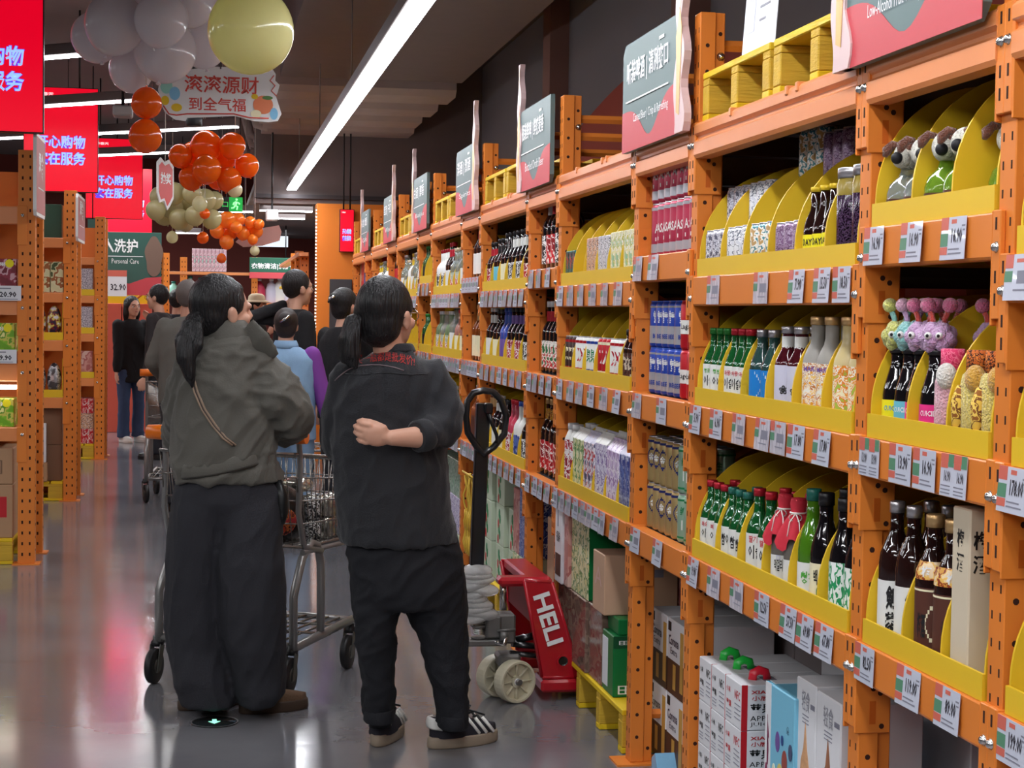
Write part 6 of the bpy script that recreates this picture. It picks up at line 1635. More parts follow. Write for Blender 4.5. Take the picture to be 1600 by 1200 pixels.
# greyish cut-out sign behind the lower cluster
pts = [(368, 378), (372, 374), (400, 366), (412, 356), (436, 352), (440, 362), (437, 376), (410, 384), (380, 386)]
t, o = cut_sign(pts, 17.6, 'hanging_sign', 'dusty pink cut-out sign behind the bright orange balloons', mat('dusty_sign', (176, 130, 122), .6))
MB().cyl((.1, .006, 0), (.1, .006, 4.0 - o.z), .003, M_STR, 5).build('hanger_wire', t)
# exit sign
a, b = atY(358, 308, 16.2), atY(379, 331, 16.2)
t = thing('exit_sign', 'green lit running man exit sign under the ceiling', 'exit sign', (a.x, 16.2, b.z))
w_, h_ = b.x - a.x, a.z - b.z
G_E = mat('exit_green', (20, 150, 60), .4, emit=.7); G_W = mat('exit_glow', (150, 240, 160), .4, emit=1.0)
MB().box(-.14, w_, .002, .04, 0, h_, M_BLKPL).build('housing', t); MB().box(0, w_, 0, .002, 0, h_, G_E).build('lit_panel', t)
mb = MB(); mb.text('出口', (-.01, -.002, h_ * .3), (1, 0, 0), (0, 0, 1), .12, h_ * .4, mat('exit_letters', (60, 200, 90), .4, emit=.9), .0, 'R', 1)
def st(p, r=.008): mb.tube([(w_ * x, -.003, h_ * z) for x, z in p], r, G_W, 5)
mb.sphere((w_ * .55, -.003, h_ * .84), .011, G_W, 8, 6); st([(.52, .7), (.46, .42)], .012); st([(.46, .42), (.62, .34), (.56, .12)]); st([(.46, .42), (.34, .26), (.16, .24)]); st([(.53, .66), (.7, .6), (.78, .5)]); st([(.52, .68), (.36, .6), (.3, .46)])
mb.build('running_figure', t)
for x in (-.1, w_ * .8): MB().cyl((x, .02, h_), (x, .02, 4.0 - b.z), .004, M_BLKPL, 6).build('hanger_rod', t)
# cameras and small ceiling fittings
for k, (px, py, Y) in enumerate(((303, 187, 10.5), (425, 337, 17.0))):
    p = atY(px, py, Y)
    t = thing('ceiling_camera', ['black ceiling speaker drum right below the white cut-out sign', 'small white projector lamp above the far light strips'][k], 'ceiling fitting', p)
    if k == 0: MB().lathe([(.045, -.04), (.05, -.03), (.05, .05), (.02, .06)], M_BLKPL, n=16).build('body', t)
    else: MB().box(-.06, .06, -.06, .1, -.05, .06, M_SIGNW, .01).build('body', t)
    MB().cyl((0, 0, .05), (0, 0, (4.0 if k == 0 else 4.0) - p.z), .01, M_BLKPL, 8).build('hanger_rod', t)
p = atY(192, 175, 12.0)
t = thing('ceiling_camera', 'white boxy ceiling fitting beside the upper hanging orange balloon', 'ceiling fitting', p)
MB().obox((0, 0, 0), (.13, .2, .07), mat('fitting_grey', (150, 146, 146), .5), None, .01).build('body', t); MB().cyl((0, 0, .03), (0, 0, 4.0 - p.z), .012, M_BLKPL, 8).build('hanger_rod', t)
# ------------------------------------------------------------------ red pallet jack parked into the rack
M_JRED = mat('jack_red', (176, 16, 34), .3, coat=.4, noise_amt=.08, noise_scale=14)
M_JGREY = mat('jack_casting', (116, 114, 112), .45, metal=.5, noise_amt=.12, noise_scale=30)
M_CHROME = mat('chrome', (210, 208, 206), .12, metal=1.0)
M_JBLK = mat('jack_black', (20, 20, 22), .3, coat=.3)
M_NYLON = mat('nylon_wheel', (206, 198, 172), .4, noise_amt=.05)
M_STRETCH = mat('stretch_film', (236, 236, 234), .2, trans=.3, alpha=.6, coat=.5, bump=.8, bump_scale=40, noise_amt=.15, noise_scale=30)
YJ = 6.38
jo = atZ(795, 1096, 0); jo.y = YJ
jack = thing('pallet_jack', 'red pallet jack with black handle loop parked at the rack', 'pallet jack', (jo.x, YJ, 0))
def J(px, py, dy=0.0):
    p = atY(px, py, YJ + dy); return Vector((p.x - jo.x, p.y - YJ, p.z))
# wheels: two nylon wheels on one axle, slightly turned
wr = 33 * (YJ + .2) / FPX
wdir = Vector((.42, -.9, 0)).normalized()        # axle direction, towards the camera
def wheel(c, r, w, hubm):
    mb = MB(); u = Vector((0, 0, 1)); v = wdir.cross(u)
    n = 32; prof = [(.0001, -.3), (.28, -.3), (.3, -.12), (.8, -.12), (.86, -.5), (.96, -.5), (1, -.35), (1, .35), (.96, .5), (.86, .5), (.8, .12), (.3, .12), (.28, .3), (.0001, .3)]
    vs = []; fs = []
    for rr, h_ in prof:
        for j in range(n):
            a = 2 * pi * j / n; vs.append(c + (u * cos(a) + v * sin(a)) * rr * r + wdir * h_ * w)
    for i in range(len(prof) - 1):
        for j in range(n): fs.append((i * n + j, i * n + (j + 1) % n, (i + 1) * n + (j + 1) % n, (i + 1) * n + j))
    mb.add(vs, fs, M_NYLON, False)
    for k in range(8):
        a = 2 * pi * k / 8; d = u * cos(a) + v * sin(a)
        for s_ in (-1, 1): mb.tube([c + d * r * .27 + wdir * s_ * w * .14, c + d * r * .84 + wdir * s_ * w * .22], [(.004, .008)] * 2, M_NYLON, 6)
    o = mb.build('wheel', jack)
    MB().cyl(c - wdir * w * .36, c + wdir * w * .38, r * .16, hubm, 14).build('hub', o)
c1 = Vector((0, 0, wr)); wheel(c1 + wdir * .045, wr, .055, M_SIGNW); wheel(c1 - wdir * .075, wr, .055, M_SIGNW)
MB().cyl(c1 - wdir * .1, c1 + wdir * .08, .012, M_JGREY, 10).build('axle', jack)
tp = J(790, 1012); cx = tp.x * .5
MB().obox((c1.x + .0, .02, wr + .075), (.09, .1, .05), M_JGREY, None, .01).obox((c1.x, .02, wr + .03), (.04, .045, .09), M_JGREY, None, .005).build('steering_yoke', jack)
b = J(790, 982); MB().obox((b.x, .03, b.z), (.075, .09, .115), M_JGREY, None, .008).obox((b.x - .05, .0, b.z + .01), (.06, .06, .09), M_JGREY, None, .008).cyl((b.x - .03, -.05, b.z - .02), (b.x + .0, -.05, b.z - .02), .018, M_JGREY, 12).build('pump_body', jack)
MB().tube([(b.x - .04, -.045, b.z - .0), (b.x + .03, -.05, b.z + .004)], .006, M_JGREY, 6).tube([(b.x - .05, -.05, b.z - .04), (b.x - .02, -.06, b.z - .05), (b.x - .005, -.06, b.z - .02)], .008, M_CHROME, 8).build('pedal_linkage', jack)
p0, p1 = J(788, 955), J(788, 912); MB().cyl((p0.x, .03, p0.z), (p1.x, .03, p1.z + .02), .014, M_CHROME, 16).build('piston', jack)
mb = MB()
for z0 in (0, 1):
    pts = []
    q = J(748, 966 + z0 * 18)
    for k in range(40): a = k * .8; pts.append((q.x + .022 * cos(a), .0 + .022 * sin(a), q.z + .02 - k * .0009))
    mb.tube(pts, .0035, M_CHROME, 6)
for y_ in (962, 978, 996): q = J(748, y_); mb.cyl((q.x, 0, q.z - .003), (q.x, 0, q.z + .003), .03, M_JGREY, 14)
mb.build('pump_spring', jack)
q = J(745, 1003); MB().box(q.x - .06, b.x, -.035, .05, q.z - .012, q.z + .012, M_JGREY, .005).build('pump_base', jack)
# handle: square tube and hexagonal loop
a, c = J(744, 900), J(755, 630)
for_y = .0
sh = MB(); ax = (c - a).normalized(); sx = Vector((0, 1, 0)).cross(ax).normalized()
sh.obox((a + c) / 2, (.052, .04, (c - a).length), M_JBLK, (sx, Vector((0, 1, 0)), ax), .004)
sh.build('handle_shaft', jack)
d0, d1 = J(742, 968), J(744, 905); MB().cyl(d0, d1, .026, M_JBLK, 12).build('shaft_foot', jack)
loop = [(755, 610), (770, 612), (783, 625), (791, 650), (788, 678), (772, 698), (757, 710), (745, 698), (731, 676), (728, 650), (730, 628), (740, 614)]
MB().tube([J(x, y, -.03) for x, y in loop], .013, M_JBLK, 12, closed=True).build('handle_loop', jack)
MB().tube([J(763, 640, -.04), J(768, 660, -.045), J(776, 680, -.05), J(777, 692, -.05)], [.01, .008, .007, .005], M_JBLK, 8).build('release_lever', jack)
MB().obox(J(763, 638, -.03), (.03, .05, .04), M_JBLK, None, .005).build('lever_box', jack)
# red frame
def P2(px, py): q = J(px, py); return (q.x, q.z)
fr = [P2(818, 906), P2(860, 908), P2(905, 1056), P2(845, 1056)]
for k, dy in enumerate((-.03, .50)):
    mb = MB(); mb.prism(fr, (0, dy, 0), (1, 0, 0), (0, 0, 1), (0, .012, 0), M_JRED)
    for i in range(4):
        p, q = fr[i], fr[(i + 1) % 4]; mb.tube([(p[0], dy + .006, p[1]), (q[0], dy + .006, q[1])], .008, M_JRED, 8)
    hx = J(877, 1030); mb.lathe([(.026, -.006), (.026, .0)], M_JRED, (hx.x, dy, hx.z), 18, axis='Y')
    o = mb.build('side_plate', jack)
    MB().lathe([(.0185, -.0075), (.0185, -.006), (.012, -.0062), (.0001, -.0062)], M_JBLK, (hx.x, dy, hx.z), 18, caps=False, axis='Y').build('pin_hole', o)
    if k == 0:
        mb = MB(); t0, t1 = J(843, 925), J(866, 1003); dr = (t1 - t0); dr.y = 0; L_ = dr.length; dr.normalize(); up = Vector((-dr.z * -1, 0, 0)) 
        up = Vector((0, -1, 0)).cross(dr).normalized(); up = up if up.x > 0 else -up
        mb.text('HELI', t0 - up * .035 + Vector((0, dy - .0085, 0)), dr, up, L_, .066, M_SWHITE, .03, 'L', 2); mb.build('lettering', o)
lo, hi = P2(842, 1079), P2(906, 1058)
MB().box(lo[0], hi[0], -.045, .12, max(.03, lo[1]), hi[1], M_JRED, .01).build('fork_heel', jack)
MB().box(lo[0], hi[0], .40, .53, max(.03, lo[1]), hi[1], M_JRED, .01).build('fork_heel', jack)
for y in (-.02, .42): MB().box(hi[0] - .05, hi[0] + .06, y, y + .1, .056, .082, M_JRED, .008).build('fork', jack)
a, b_ = P2(778, 913), P2(862, 905)
MB().box(a[0], b_[0], -.02, .06, a[1] - .008, a[1] + .028, M_JRED, .012).build('lift_arm', jack)
MB().box(fr[0][0] + .01, fr[1][0], -.02, .5, fr[0][1] - .03, fr[0][1] + .01, M_JRED, .008).box(fr[0][0] + .03, fr[1][0] + .02, .0, .5, .3, fr[0][1] - .05, mat('jack_red_inner', (120, 14, 26), .45)).build('cross_frame', jack)
MB().tube([J(800, 1006, .03), J(840, 1010, .03)], [(.012, .03)] * 2, M_JBLK, 8).tube([J(796, 1020, .0), J(848, 1026, .0)], [(.01, .02)] * 2, M_JBLK, 8).tube([J(805, 1000, .05), J(840, 992, .05)], [(.015, .02)] * 2, M_JBLK, 8).build('push_rod', jack)
# crumpled stretch film pushed down on the handle foot
mb = MB(); rr = random.Random(11)
for k in range(11):
    q = J(747 + rr.uniform(-9, 6), 892 + k * 7.4); mb.sphere(q, (.062 + rr.uniform(-.012, .008), .055, .02 + rr.uniform(0, .01)), M_STRETCH, 14, 8, Matrix.Rotation(rr.uniform(-.25, .25), 3, 'Y'))
tag(mb.build('stretch_film', None, (jo.x, YJ, 0)), 'crumpled clear stretch film bunched round the jack handle foot', 'film')

# ------------------------------------------------------------------ shopping carts
M_TUBE = mat('cart_tube', (150, 148, 146), .3, metal=.5); M_WIRE = mat('cart_wire', (150, 146, 142), .25, metal=.8); M_CORANGE = mat('cart_orange', (240, 120, 26), .35)
M_TYRE = mat('cart_tyre', (26, 26, 28), .5); M_CGREYP = mat('cart_fork', (86, 84, 80), .4, metal=.4)
def lerp(a, b, t): return a + (b - a) * t
def cart(name, label, HL, HR, FL, FR, wz=.07, full=True, basket=True):
    """handle ends over the rear wheels HL, HR; front wheels FL, FR (ground points)"""
    HL, HR, FL, FR = [Vector((p[0], p[1], 0)) for p in (HL, HR, FL, FR)]
    o = (HL + HR) / 2
    t = thing(name, label, 'shopping cart', o, 0, 'shopping carts')
    HL, HR, FL, FR = HL - o, HR - o, FL - o, FR - o
    Z = Vector((0, 0, 1))
    hz = 1.0
    hd = (HR - HL).normalized()
    MB().cyl(HL + Z * hz - hd * .02, HR + Z * hz + hd * .02, .014, M_TUBE, 12).build('handle_bar', t)
    for p, s_ in ((HL, -1), (HR, 1)):
        MB().tube([p + Z * hz - hd * s_ * -.05, p + Z * hz - hd * s_ * .0, p + Z * hz - hd * s_ * .05, p + Z * hz - hd * s_ * .12], [.028, .03, .026, .02], M_CORANGE, 14).build('handle_grip', t)
    fw = ((FL + FR) / 2 - (HL + HR) / 2).normalized()
    for p, f in ((HL, FL), (HR, FR)):
        # rear leg up to the handle
        MB().tube([p + fw * .2 + Z * .53, p + fw * .07 + Z * .56, p + fw * .03 + Z * .7, p + fw * .04 + Z * .88, p + fw * .03 + Z * .97, p + Z * hz], .012, M_TUBE, 10).build('side_post', t)
        # arched hoop carrying the basket, from the rear wheel forward
        a = p + Z * .15; b_ = lerp(p, f, .45) + Z * .2
        arch = [a, a + Z * .22, lerp(a, b_, .08) + Z * .26, lerp(a, b_, .3) + Z * .35, lerp(a, b_, .6) + Z * .39, lerp(a, b_, .85) + Z * .36, lerp(a, b_, .98) + Z * .28, b_ + Z * .2, b_]
        MB().tube(arch, .017, M_TUBE, 12).build('hoop', t)
        MB().tube([p + Z * .17, f + Z * .2], [(.02, .014)] * 2, M_TUBE, 8).build('base_rail', t)
    mb = MB()
    mb.tube([FL + Z * .2, FR + Z * .2], .014, M_TUBE, 8); mb.tube([HL + Z * .18, HR + Z * .18], .012, M_TUBE, 8)
    for k in range(1, 9):
        a = lerp(HL, HR, k / 9) + Z * .19; b_ = lerp(FL, FR, k / 9) + Z * .205; mb.tube([a, b_], .005, M_WIRE, 6)
    for k in (.35, .7): mb.tube([lerp(HL, FL, k) + Z * .2, lerp(HR, FR, k) + Z * .2], .006, M_WIRE, 6)
    mb.build('lower_tray', t)
    for p, big in ((HL, 1), (HR, 1), (FL, 0), (FR, 0)):
        q = p - fw * .03
        mb = MB(); mb.lathe([(.03, -.014), (wz - .004, -.014), (wz, -.01), (wz, .01), (wz - .004, .014), (.03, .014)], M_TYRE, (0, 0, 0), 24, axis='Y'); ww = mb.mesh('caster')
        c = put('caster', ww, t, q + Z * wz, (0, 0, math.atan2(fw.y, fw.x) + .25))
        MB().lathe([(.0001, -.017), (.028, -.016), (.028, .016), (.0001, .017)], M_CGREYP, (0, 0, 0), 14, axis='Y').build('hub', c)
        for s_ in (-1, 1): MB().prism([(-.018, -.022), (.014, -.02), (.05, .075), (.012, .085)], (0, s_ * .019, 0), (1, 0, 0), (0, 0, 1), (0, s_ * .004, 0), M_CGREYP).build('caster_fork', c)
        MB().lathe([(.022, .075), (.026, .08), (.026, .092), (.018, .1), (.018, .115)], M_BLKPL, (.032, 0, 0), 14).build('swivel', c)
    if not basket: return t, o
    # wire basket
    zb, zt = .5, .9
    rear = [HL + fw * .06 + Z * .56, HR + fw * .06 + Z * .56]; rt = [HL + fw * .0 + Z * .93, HR + fw * .0 + Z * .93]
    fl, fr_ = FL + fw * .26, FR + fw * .26
    fbm = [lerp(fl, fr_, .06) + Z * .55, lerp(fl, fr_, .94) + Z * .55]; ft = [fl + fw * .08 + Z * .84, fr_ + fw * .08 + Z * .84]
    def side(b0, b1, t0, t1, nv, nh, nm):
        mb = MB()
        mb.tube([t0, t1], .007, M_WIRE, 8); mb.tube([b0, b1], .006, M_WIRE, 8)
        for k in range(nv + 1): mb.tube([lerp(b0, b1, k / nv), lerp(t0, t1, k / nv)], .0024, M_WIRE, 5)
        for k in range(1, nh): mb.tube([lerp(b0, t0, k / nh), lerp(b1, t1, k / nh)], .0034, M_WIRE, 5)
        mb.build(nm, t)
    side(rear[1], fbm[1], rt[1], ft[1], 22, 4, 'basket_side'); side(rear[0], fbm[0], rt[0], ft[0], 22, 4, 'basket_side')
    side(fbm[0], fbm[1], ft[0], ft[1], 14, 4, 'basket_front'); side(rear[0], rear[1], rt[0], rt[1], 14, 4, 'basket_back')
    side(rear[0], fbm[0], rear[1], fbm[1], 22, 12, 'basket_floor')
    MB().obox(lerp(rt[1], ft[1], .55) + Z * -.02, (.16, .012, .06), M_CORANGE, (fw, Vector((-fw.y, fw.x, 0)), Z), .004).build('orange_plate', t)
    MB().tube([rear[0] - Z * .02, fbm[0] - Z * .02], .012, M_TUBE, 8).tube([rear[1] - Z * .02, fbm[1] - Z * .02], .012, M_TUBE, 8).build('basket_rail', t)
    return t, o
HLp, HRp = (-.185, 6.86), (.335, 6.62)
FLp, FRp = (.20, 7.30), (.60, 7.06)
cart_main, co = cart('shopping_cart', 'grey wire shopping cart with orange handle between the two women', HLp, HRp, FLp, FRp)
# goods in the cart
def incart(u, v, z):   # u along the handle, v forward
    hl, hr, fl, fr_ = [Vector((p[0], p[1], 0)) for p in (HLp, HRp, FLp, FRp)]
    return lerp(lerp(hl, hr, u), lerp(fl, fr_, u), v) + Vector((0, 0, z))
M_SILVERFOIL = mat('silver_foil', (196, 192, 180), .2, metal=.9, bump=.5, bump_scale=30)
mb = MB(); mb.lathe([(.0001, 0), (.1, .005), (.13, .06), (.125, .16), (.08, .21), (.03, .23), (.05, .26), (.0001, .25)], mat('black_bag', (16, 16, 18), .25, bump=.5, bump_scale=18), n=20)
o = mb.build('shopping_bag', None, incart(.66, .34, .565)); tag(o, 'black plastic bag with red print inside the cart', 'bag')
mb = MB(); mb.sphere((0, 0, 0), (.06, .012, .06), mat_print('print_orange_snack', [(206, 70, 40), (60, 20, 20), (226, 120, 60), (196, 60, 70)], 30), 14, 10); w_ = mb.build('printed_patch', o, (.03, -.122, .09), (.2, 0, .2))
for k in range(12):
    u, v = [(.9, .5), (.8, .62), (.92, .7), (.75, .8), (.88, .86), (.6, .68), (.5, .85), (.4, .6), (.3, .4), (.3, .8), (.9, .98), (.7, .98)][k]
    mb = MB(); mb.lathe([(.03, 0), (.036, .005), (.036, .075), (.033, .08), (.033, .084), (.026, .084), (.024, .079), (.0001, .079)], M_SILVERFOIL if k % 3 else P_BWLBL, n=18, caps=False)
    for lv in range(2 if k < 8 else 1):
        tag(put('food_tin', mb.mesh('food_tin') if lv == 0 else mb.mesh('food_tin'), None, incart(u, v, .562 + lv * .088), (0, 0, k)), 'shiny tin in the shopping cart, %s pile, %s' % (ORD[k], ['resting on the wire floor', 'upper tin'][lv]), 'tin', 'shiny tins in the shopping cart')
for k in range(3):
    mb = MB(); mb.sphere((0, 0, .03), (.075, .06, .035), M_SILVERFOIL, 14, 8)
    tag(mb.build('foil_pouch', None, incart(.25 + .2 * k, .5 + .1 * k, .745 if k > 0 else .56), (.1, .05, k)), 'silver foil pouch on the tins in the cart, %s of three' % ORD[k], 'pouch', 'foil pouches in the shopping cart')
# second cart far behind, seen at the olive jacket's elbow
q = atZ(227, 788, 0); q.y += .15
cart('shopping_cart', 'farther shopping cart left of the olive jacket, pushed by the grey suited man', (q.x, q.y), (q.x + .5, q.y + .05), (q.x + .06, q.y + .62), (q.x + .44, q.y + .66))
q = atZ(450, 700, 0)
cart('shopping_cart', 'distant shopping cart by the tall man in black', (q.x + .1, q.y - 2.6), (q.x + .5, q.y - 2.5), (q.x + .1, q.y - 2.0), (q.x + .5, q.y - 1.95))
# ------------------------------------------------------------------ people
M_SKIN = mat('skin', (206, 156, 132), .5, noise_amt=.04, noise_scale=30)
M_SKIN2 = mat('skin_tan', (186, 132, 108), .5, noise_amt=.04)
M_HAIR = mat('black_hair', (22, 20, 22), .38, bump=1.0, bump_scale=26, stretch=(6, 6, .4), spec=.5)
M_HAIRB = mat('brown_black_hair', (42, 32, 30), .42, bump=.5, bump_scale=90, stretch=(6, 6, .6))
M_HAIRG = mat('greying_hair', (96, 88, 84), .5, bump=.4, bump_scale=80, stretch=(5, 5, .8))
M_EYEW = mat('eye_white', (222, 216, 210), .3); M_LIP = mat('lips', (166, 92, 88), .5); M_BROW = mat('brow', (36, 28, 26), .7)
def fuse(mb, voxel, smooth=4, wrinkle=None, paint=None):
    """grow one continuous skin over overlapping closed shapes"""
    me = mb.mesh('skin')
    o = bpy.data.objects.new('skin', me); COL.objects.link(o)
    m = o.modifiers.new('r', 'REMESH'); m.mode = 'VOXEL'; m.voxel_size = voxel; m.adaptivity = 0
    s_ = o.modifiers.new('s', 'SMOOTH'); s_.iterations = smooth; s_.factor = .5
    dg = bpy.context.evaluated_depsgraph_get()
    out = bpy.data.meshes.new_from_object(o.evaluated_get(dg))
    mats = list(mb.mats)
    bpy.data.objects.remove(o); bpy.data.meshes.remove(me)
    out.materials.clear()
    for q in mats: out.materials.append(q)
    if wrinkle:
        nrm = [v.normal.copy() for v in out.vertices]
        for v, n in zip(out.vertices, nrm): v.co += n * wrinkle(v.co)
    out.polygons.foreach_set('use_smooth', [True] * len(out.polygons))
    out.polygons.foreach_set('material_index', [0] * len(out.polygons))
    if paint:
        ms = {}
        for p in out.polygons:
            k = paint(p.center, p.normal)
            if k is not None:
                if k not in ms:
                    out.materials.append(k); ms[k] = len(out.materials) - 1
                p.material_index = ms[k]
    out.update()
    return out
def loft(mb, rows, m, n=28, sq=2.0, rot=0.0):
    """closed body of horizontal rings (x, y, z, rx, ry)"""
    vs = []; fs = []
    for x, y, z, rx, ry in rows:
        for j in range(n):
            a = 2 * pi * j / n; ca, sa = cos(a), sin(a)
            q = (abs(ca) ** sq + abs(sa) ** sq) ** (-1 / sq)
            dx, dy = rx * ca * q, ry * sa * q
            vs.append((x + dx * cos(rot) - dy * sin(rot), y + dx * sin(rot) + dy * cos(rot), z))
    k = len(rows)
    for i in range(k - 1):
        for j in range(n): fs.append((i * n + j, i * n + (j + 1) % n, (i + 1) * n + (j + 1) % n, (i + 1) * n + j))
    fs.append(tuple(range(n))); fs.append(tuple(range((k - 1) * n, k * n)))
    return mb.add(vs, fs, m, True)
def limb(mb, pts, rs, m, n=14):
    mb.tube(pts, rs, m, n)
    for p, r in zip(pts, rs):
        r = r if not isinstance(r, tuple) else min(r)
        mb.sphere(p, r * .99, m, 12, 8)
def folds(amp, sx=9.0, sz=5.0, seed=0.0, dense=1.0):
    def f(co):
        w = noise.noise(co * 3.1 + Vector((seed, 2, 1))) * .9
        p = Vector((co.x * sx + seed + w, co.y * sx + w, co.z * sz - co.x * sx * .6 + w))
        a = noise.noise(p); b_ = noise.noise(p * 2.1 + Vector((5, 1, 2))); c = noise.noise(p * .5 + Vector((3, 9, 4)))
        return amp * ((max(0, 1 - abs(a) * 3.2)) ** 1.5 * .8 + max(0, 1 - abs(b_) * 4) * .35 - .35) + amp * .5 * c
    return f
def hand(mb, w, d, palm_n, m, curl=.5, s=1.0, side=1, thumb=.5):
    """w wrist, d finger direction, palm_n the way the palm faces; five separate bent fingers"""
    w, d, pn = Vector(w), Vector(d).normalized(), Vector(palm_n).normalized()
    t = d.cross(pn).normalized() * side          # towards the thumb
    c = w + d * .045 * s
    R = Matrix((d, t, pn)).transposed()
    mb.sphere(c, (.05 * s, .038 * s, .017 * s), m, 14, 10, R)
    mb.tube([w - d * .01, w + d * .03 * s], [(.022 * s, .02 * s)] * 2, m, 10)
    for i, (off, L_) in enumerate(((.031, .068), (.0108, .077), (-.0096, .072), (-.0295, .057))):
        b = w + d * (.083 - abs(off) * .25) * s + t * off * s
        p = [b]; dd = d.copy(); ax = dd.cross(pn).normalized()
        for k, f in enumerate((.42, .33, .25)):
            dd = Matrix.Rotation(curl * (.55 + .35 * k) * (1.0 + .08 * i), 3, ax) @ dd
            p.append(p[-1] + dd * L_ * f * s)
        limb(mb, p, [.0086 * s, .008 * s, .0076 * s, .0066 * s], m, 8)
    b = w + d * .028 * s + t * .03 * s; dd = (d * .8 + t * thumb + pn * .4).normalized()
    p = [b, b + dd * .03 * s, b + dd * .03 * s + (dd * .6 + d * .6).normalized() * .028 * s, b + dd * .03 * s + (dd * .6 + d * .6).normalized() * .028 * s + (d * .9 + pn * .3).normalized() * .02 * s]
    limb(mb, p, [.0115 * s, .0105 * s, .0095 * s, .0075 * s], m, 8)
def head(mb, c, f, m, s=1.0, tilt=0.0):
    """skull, jaw, brow, nose, lips, ears; c = centre of the head, f = facing direction"""
    c = Vector(c); f = Vector(f).normalized(); up = Vector((0, 0, 1)); r = f.cross(up).normalized()
    R = Matrix((r, f, up)).transposed()
    def P(a, b, d): return c + (r * a + f * b + up * d) * s
    mb.sphere(P(0, -.012, .022), (.074 * s, .094 * s, .092 * s), m, 20, 14, R)
    mb.sphere(P(0, .022, -.03), (.062 * s, .066 * s, .082 * s), m, 18, 12, R)
    mb.sphere(P(0, .052, -.085), (.034 * s, .03 * s, .026 * s), m, 12, 8, R)
    mb.sphere(P(0, .076, .022), (.05 * s, .018 * s, .016 * s), m, 12, 8, R)
    mb.tube([P(0, .082, .022), P(0, .1, -.012), P(0, .094, -.022)], [.009 * s, .014 * s, .012 * s], m, 8)
    for k in (-1, 1):
        mb.sphere(P(k * .013, .088, -.02), .0095 * s, m, 8, 6)
        mb.sphere(P(k * .046, .056, -.022), (.02 * s, .018 * s, .02 * s), m, 8, 6, R)
        mb.sphere(P(k * .076, -.008, -.012), (.01 * s, .018 * s, .03 * s), m, 12, 8, R)
        mb.sphere(P(k * .081, -.016, .002), (.008 * s, .015 * s, .018 * s), m, 10, 8, R)
    mb.sphere(P(0, .08, -.048), (.023 * s, .012 * s, .007 * s), m, 10, 6, R); mb.sphere(P(0, .078, -.06), (.02 * s, .012 * s, .008 * s), m, 10, 6, R)
    return P, R
def face_parts(root, P, R, s, f, glasses=None, eyes=True):
    if eyes:
        for k in (-1, 1):
            e = MB(); e.sphere(P(k * .031, .07, .003), .0125 * s, M_EYEW, 10, 8); e.sphere(P(k * .031, .0775, .003), .0065 * s, M_BROW, 8, 6); e.build('eye', root)
        b = MB(); b.sphere(P(0, .0855, -.053), (.02 * s, .008 * s, .006 * s), M_LIP, 10, 6, R); b.build('lips', root)
        b = MB()
        for k in (-1, 1): b.tube([P(k * .014, .09, .024), P(k * .032, .088, .029), P(k * .05, .074, .024)], .0035 * s, M_BROW, 6)
        b.build('eyebrows', root)
    if glasses:
        g = MB()
        for k in (-1, 1):
            g.tube([P(k * .032 + .024 * cos(a), .098 - .004 * abs(cos(a)), .003 + .019 * sin(a)) for a in [2 * pi * q / 16 for q in range(16)]], .0016 * s, glasses, 5, closed=True)
            g.tube([P(k * .056, .094, .01), P(k * .079, .03, .012), P(k * .083, -.02, .01), P(k * .08, -.03, -.005)], .0018 * s, glasses, 5)
        g.tube([P(-.008, .1, .006), P(.008, .1, .006)], .0016 * s, glasses, 5)
        g.build('glasses', root)
def strand(amp=.003, k=70):
    return lambda co: amp * noise.noise(Vector((co.x * k, co.y * k, co.z * 8)))
def hair_cap(mb, P, R, s, m, low=0.0):
    mb.sphere(P(0, -.026, .034), (.083 * s, .096 * s, .094 * s), m, 22, 16, R)
    mb.sphere(P(0, -.05, -.01 - low), (.074 * s, .064 * s, .078 * s), m, 18, 12, R)
    for k in (-1, 1): mb.sphere(P(k * .066, -.008, .03), (.018 * s, .046 * s, .04 * s), m, 12, 8, R)
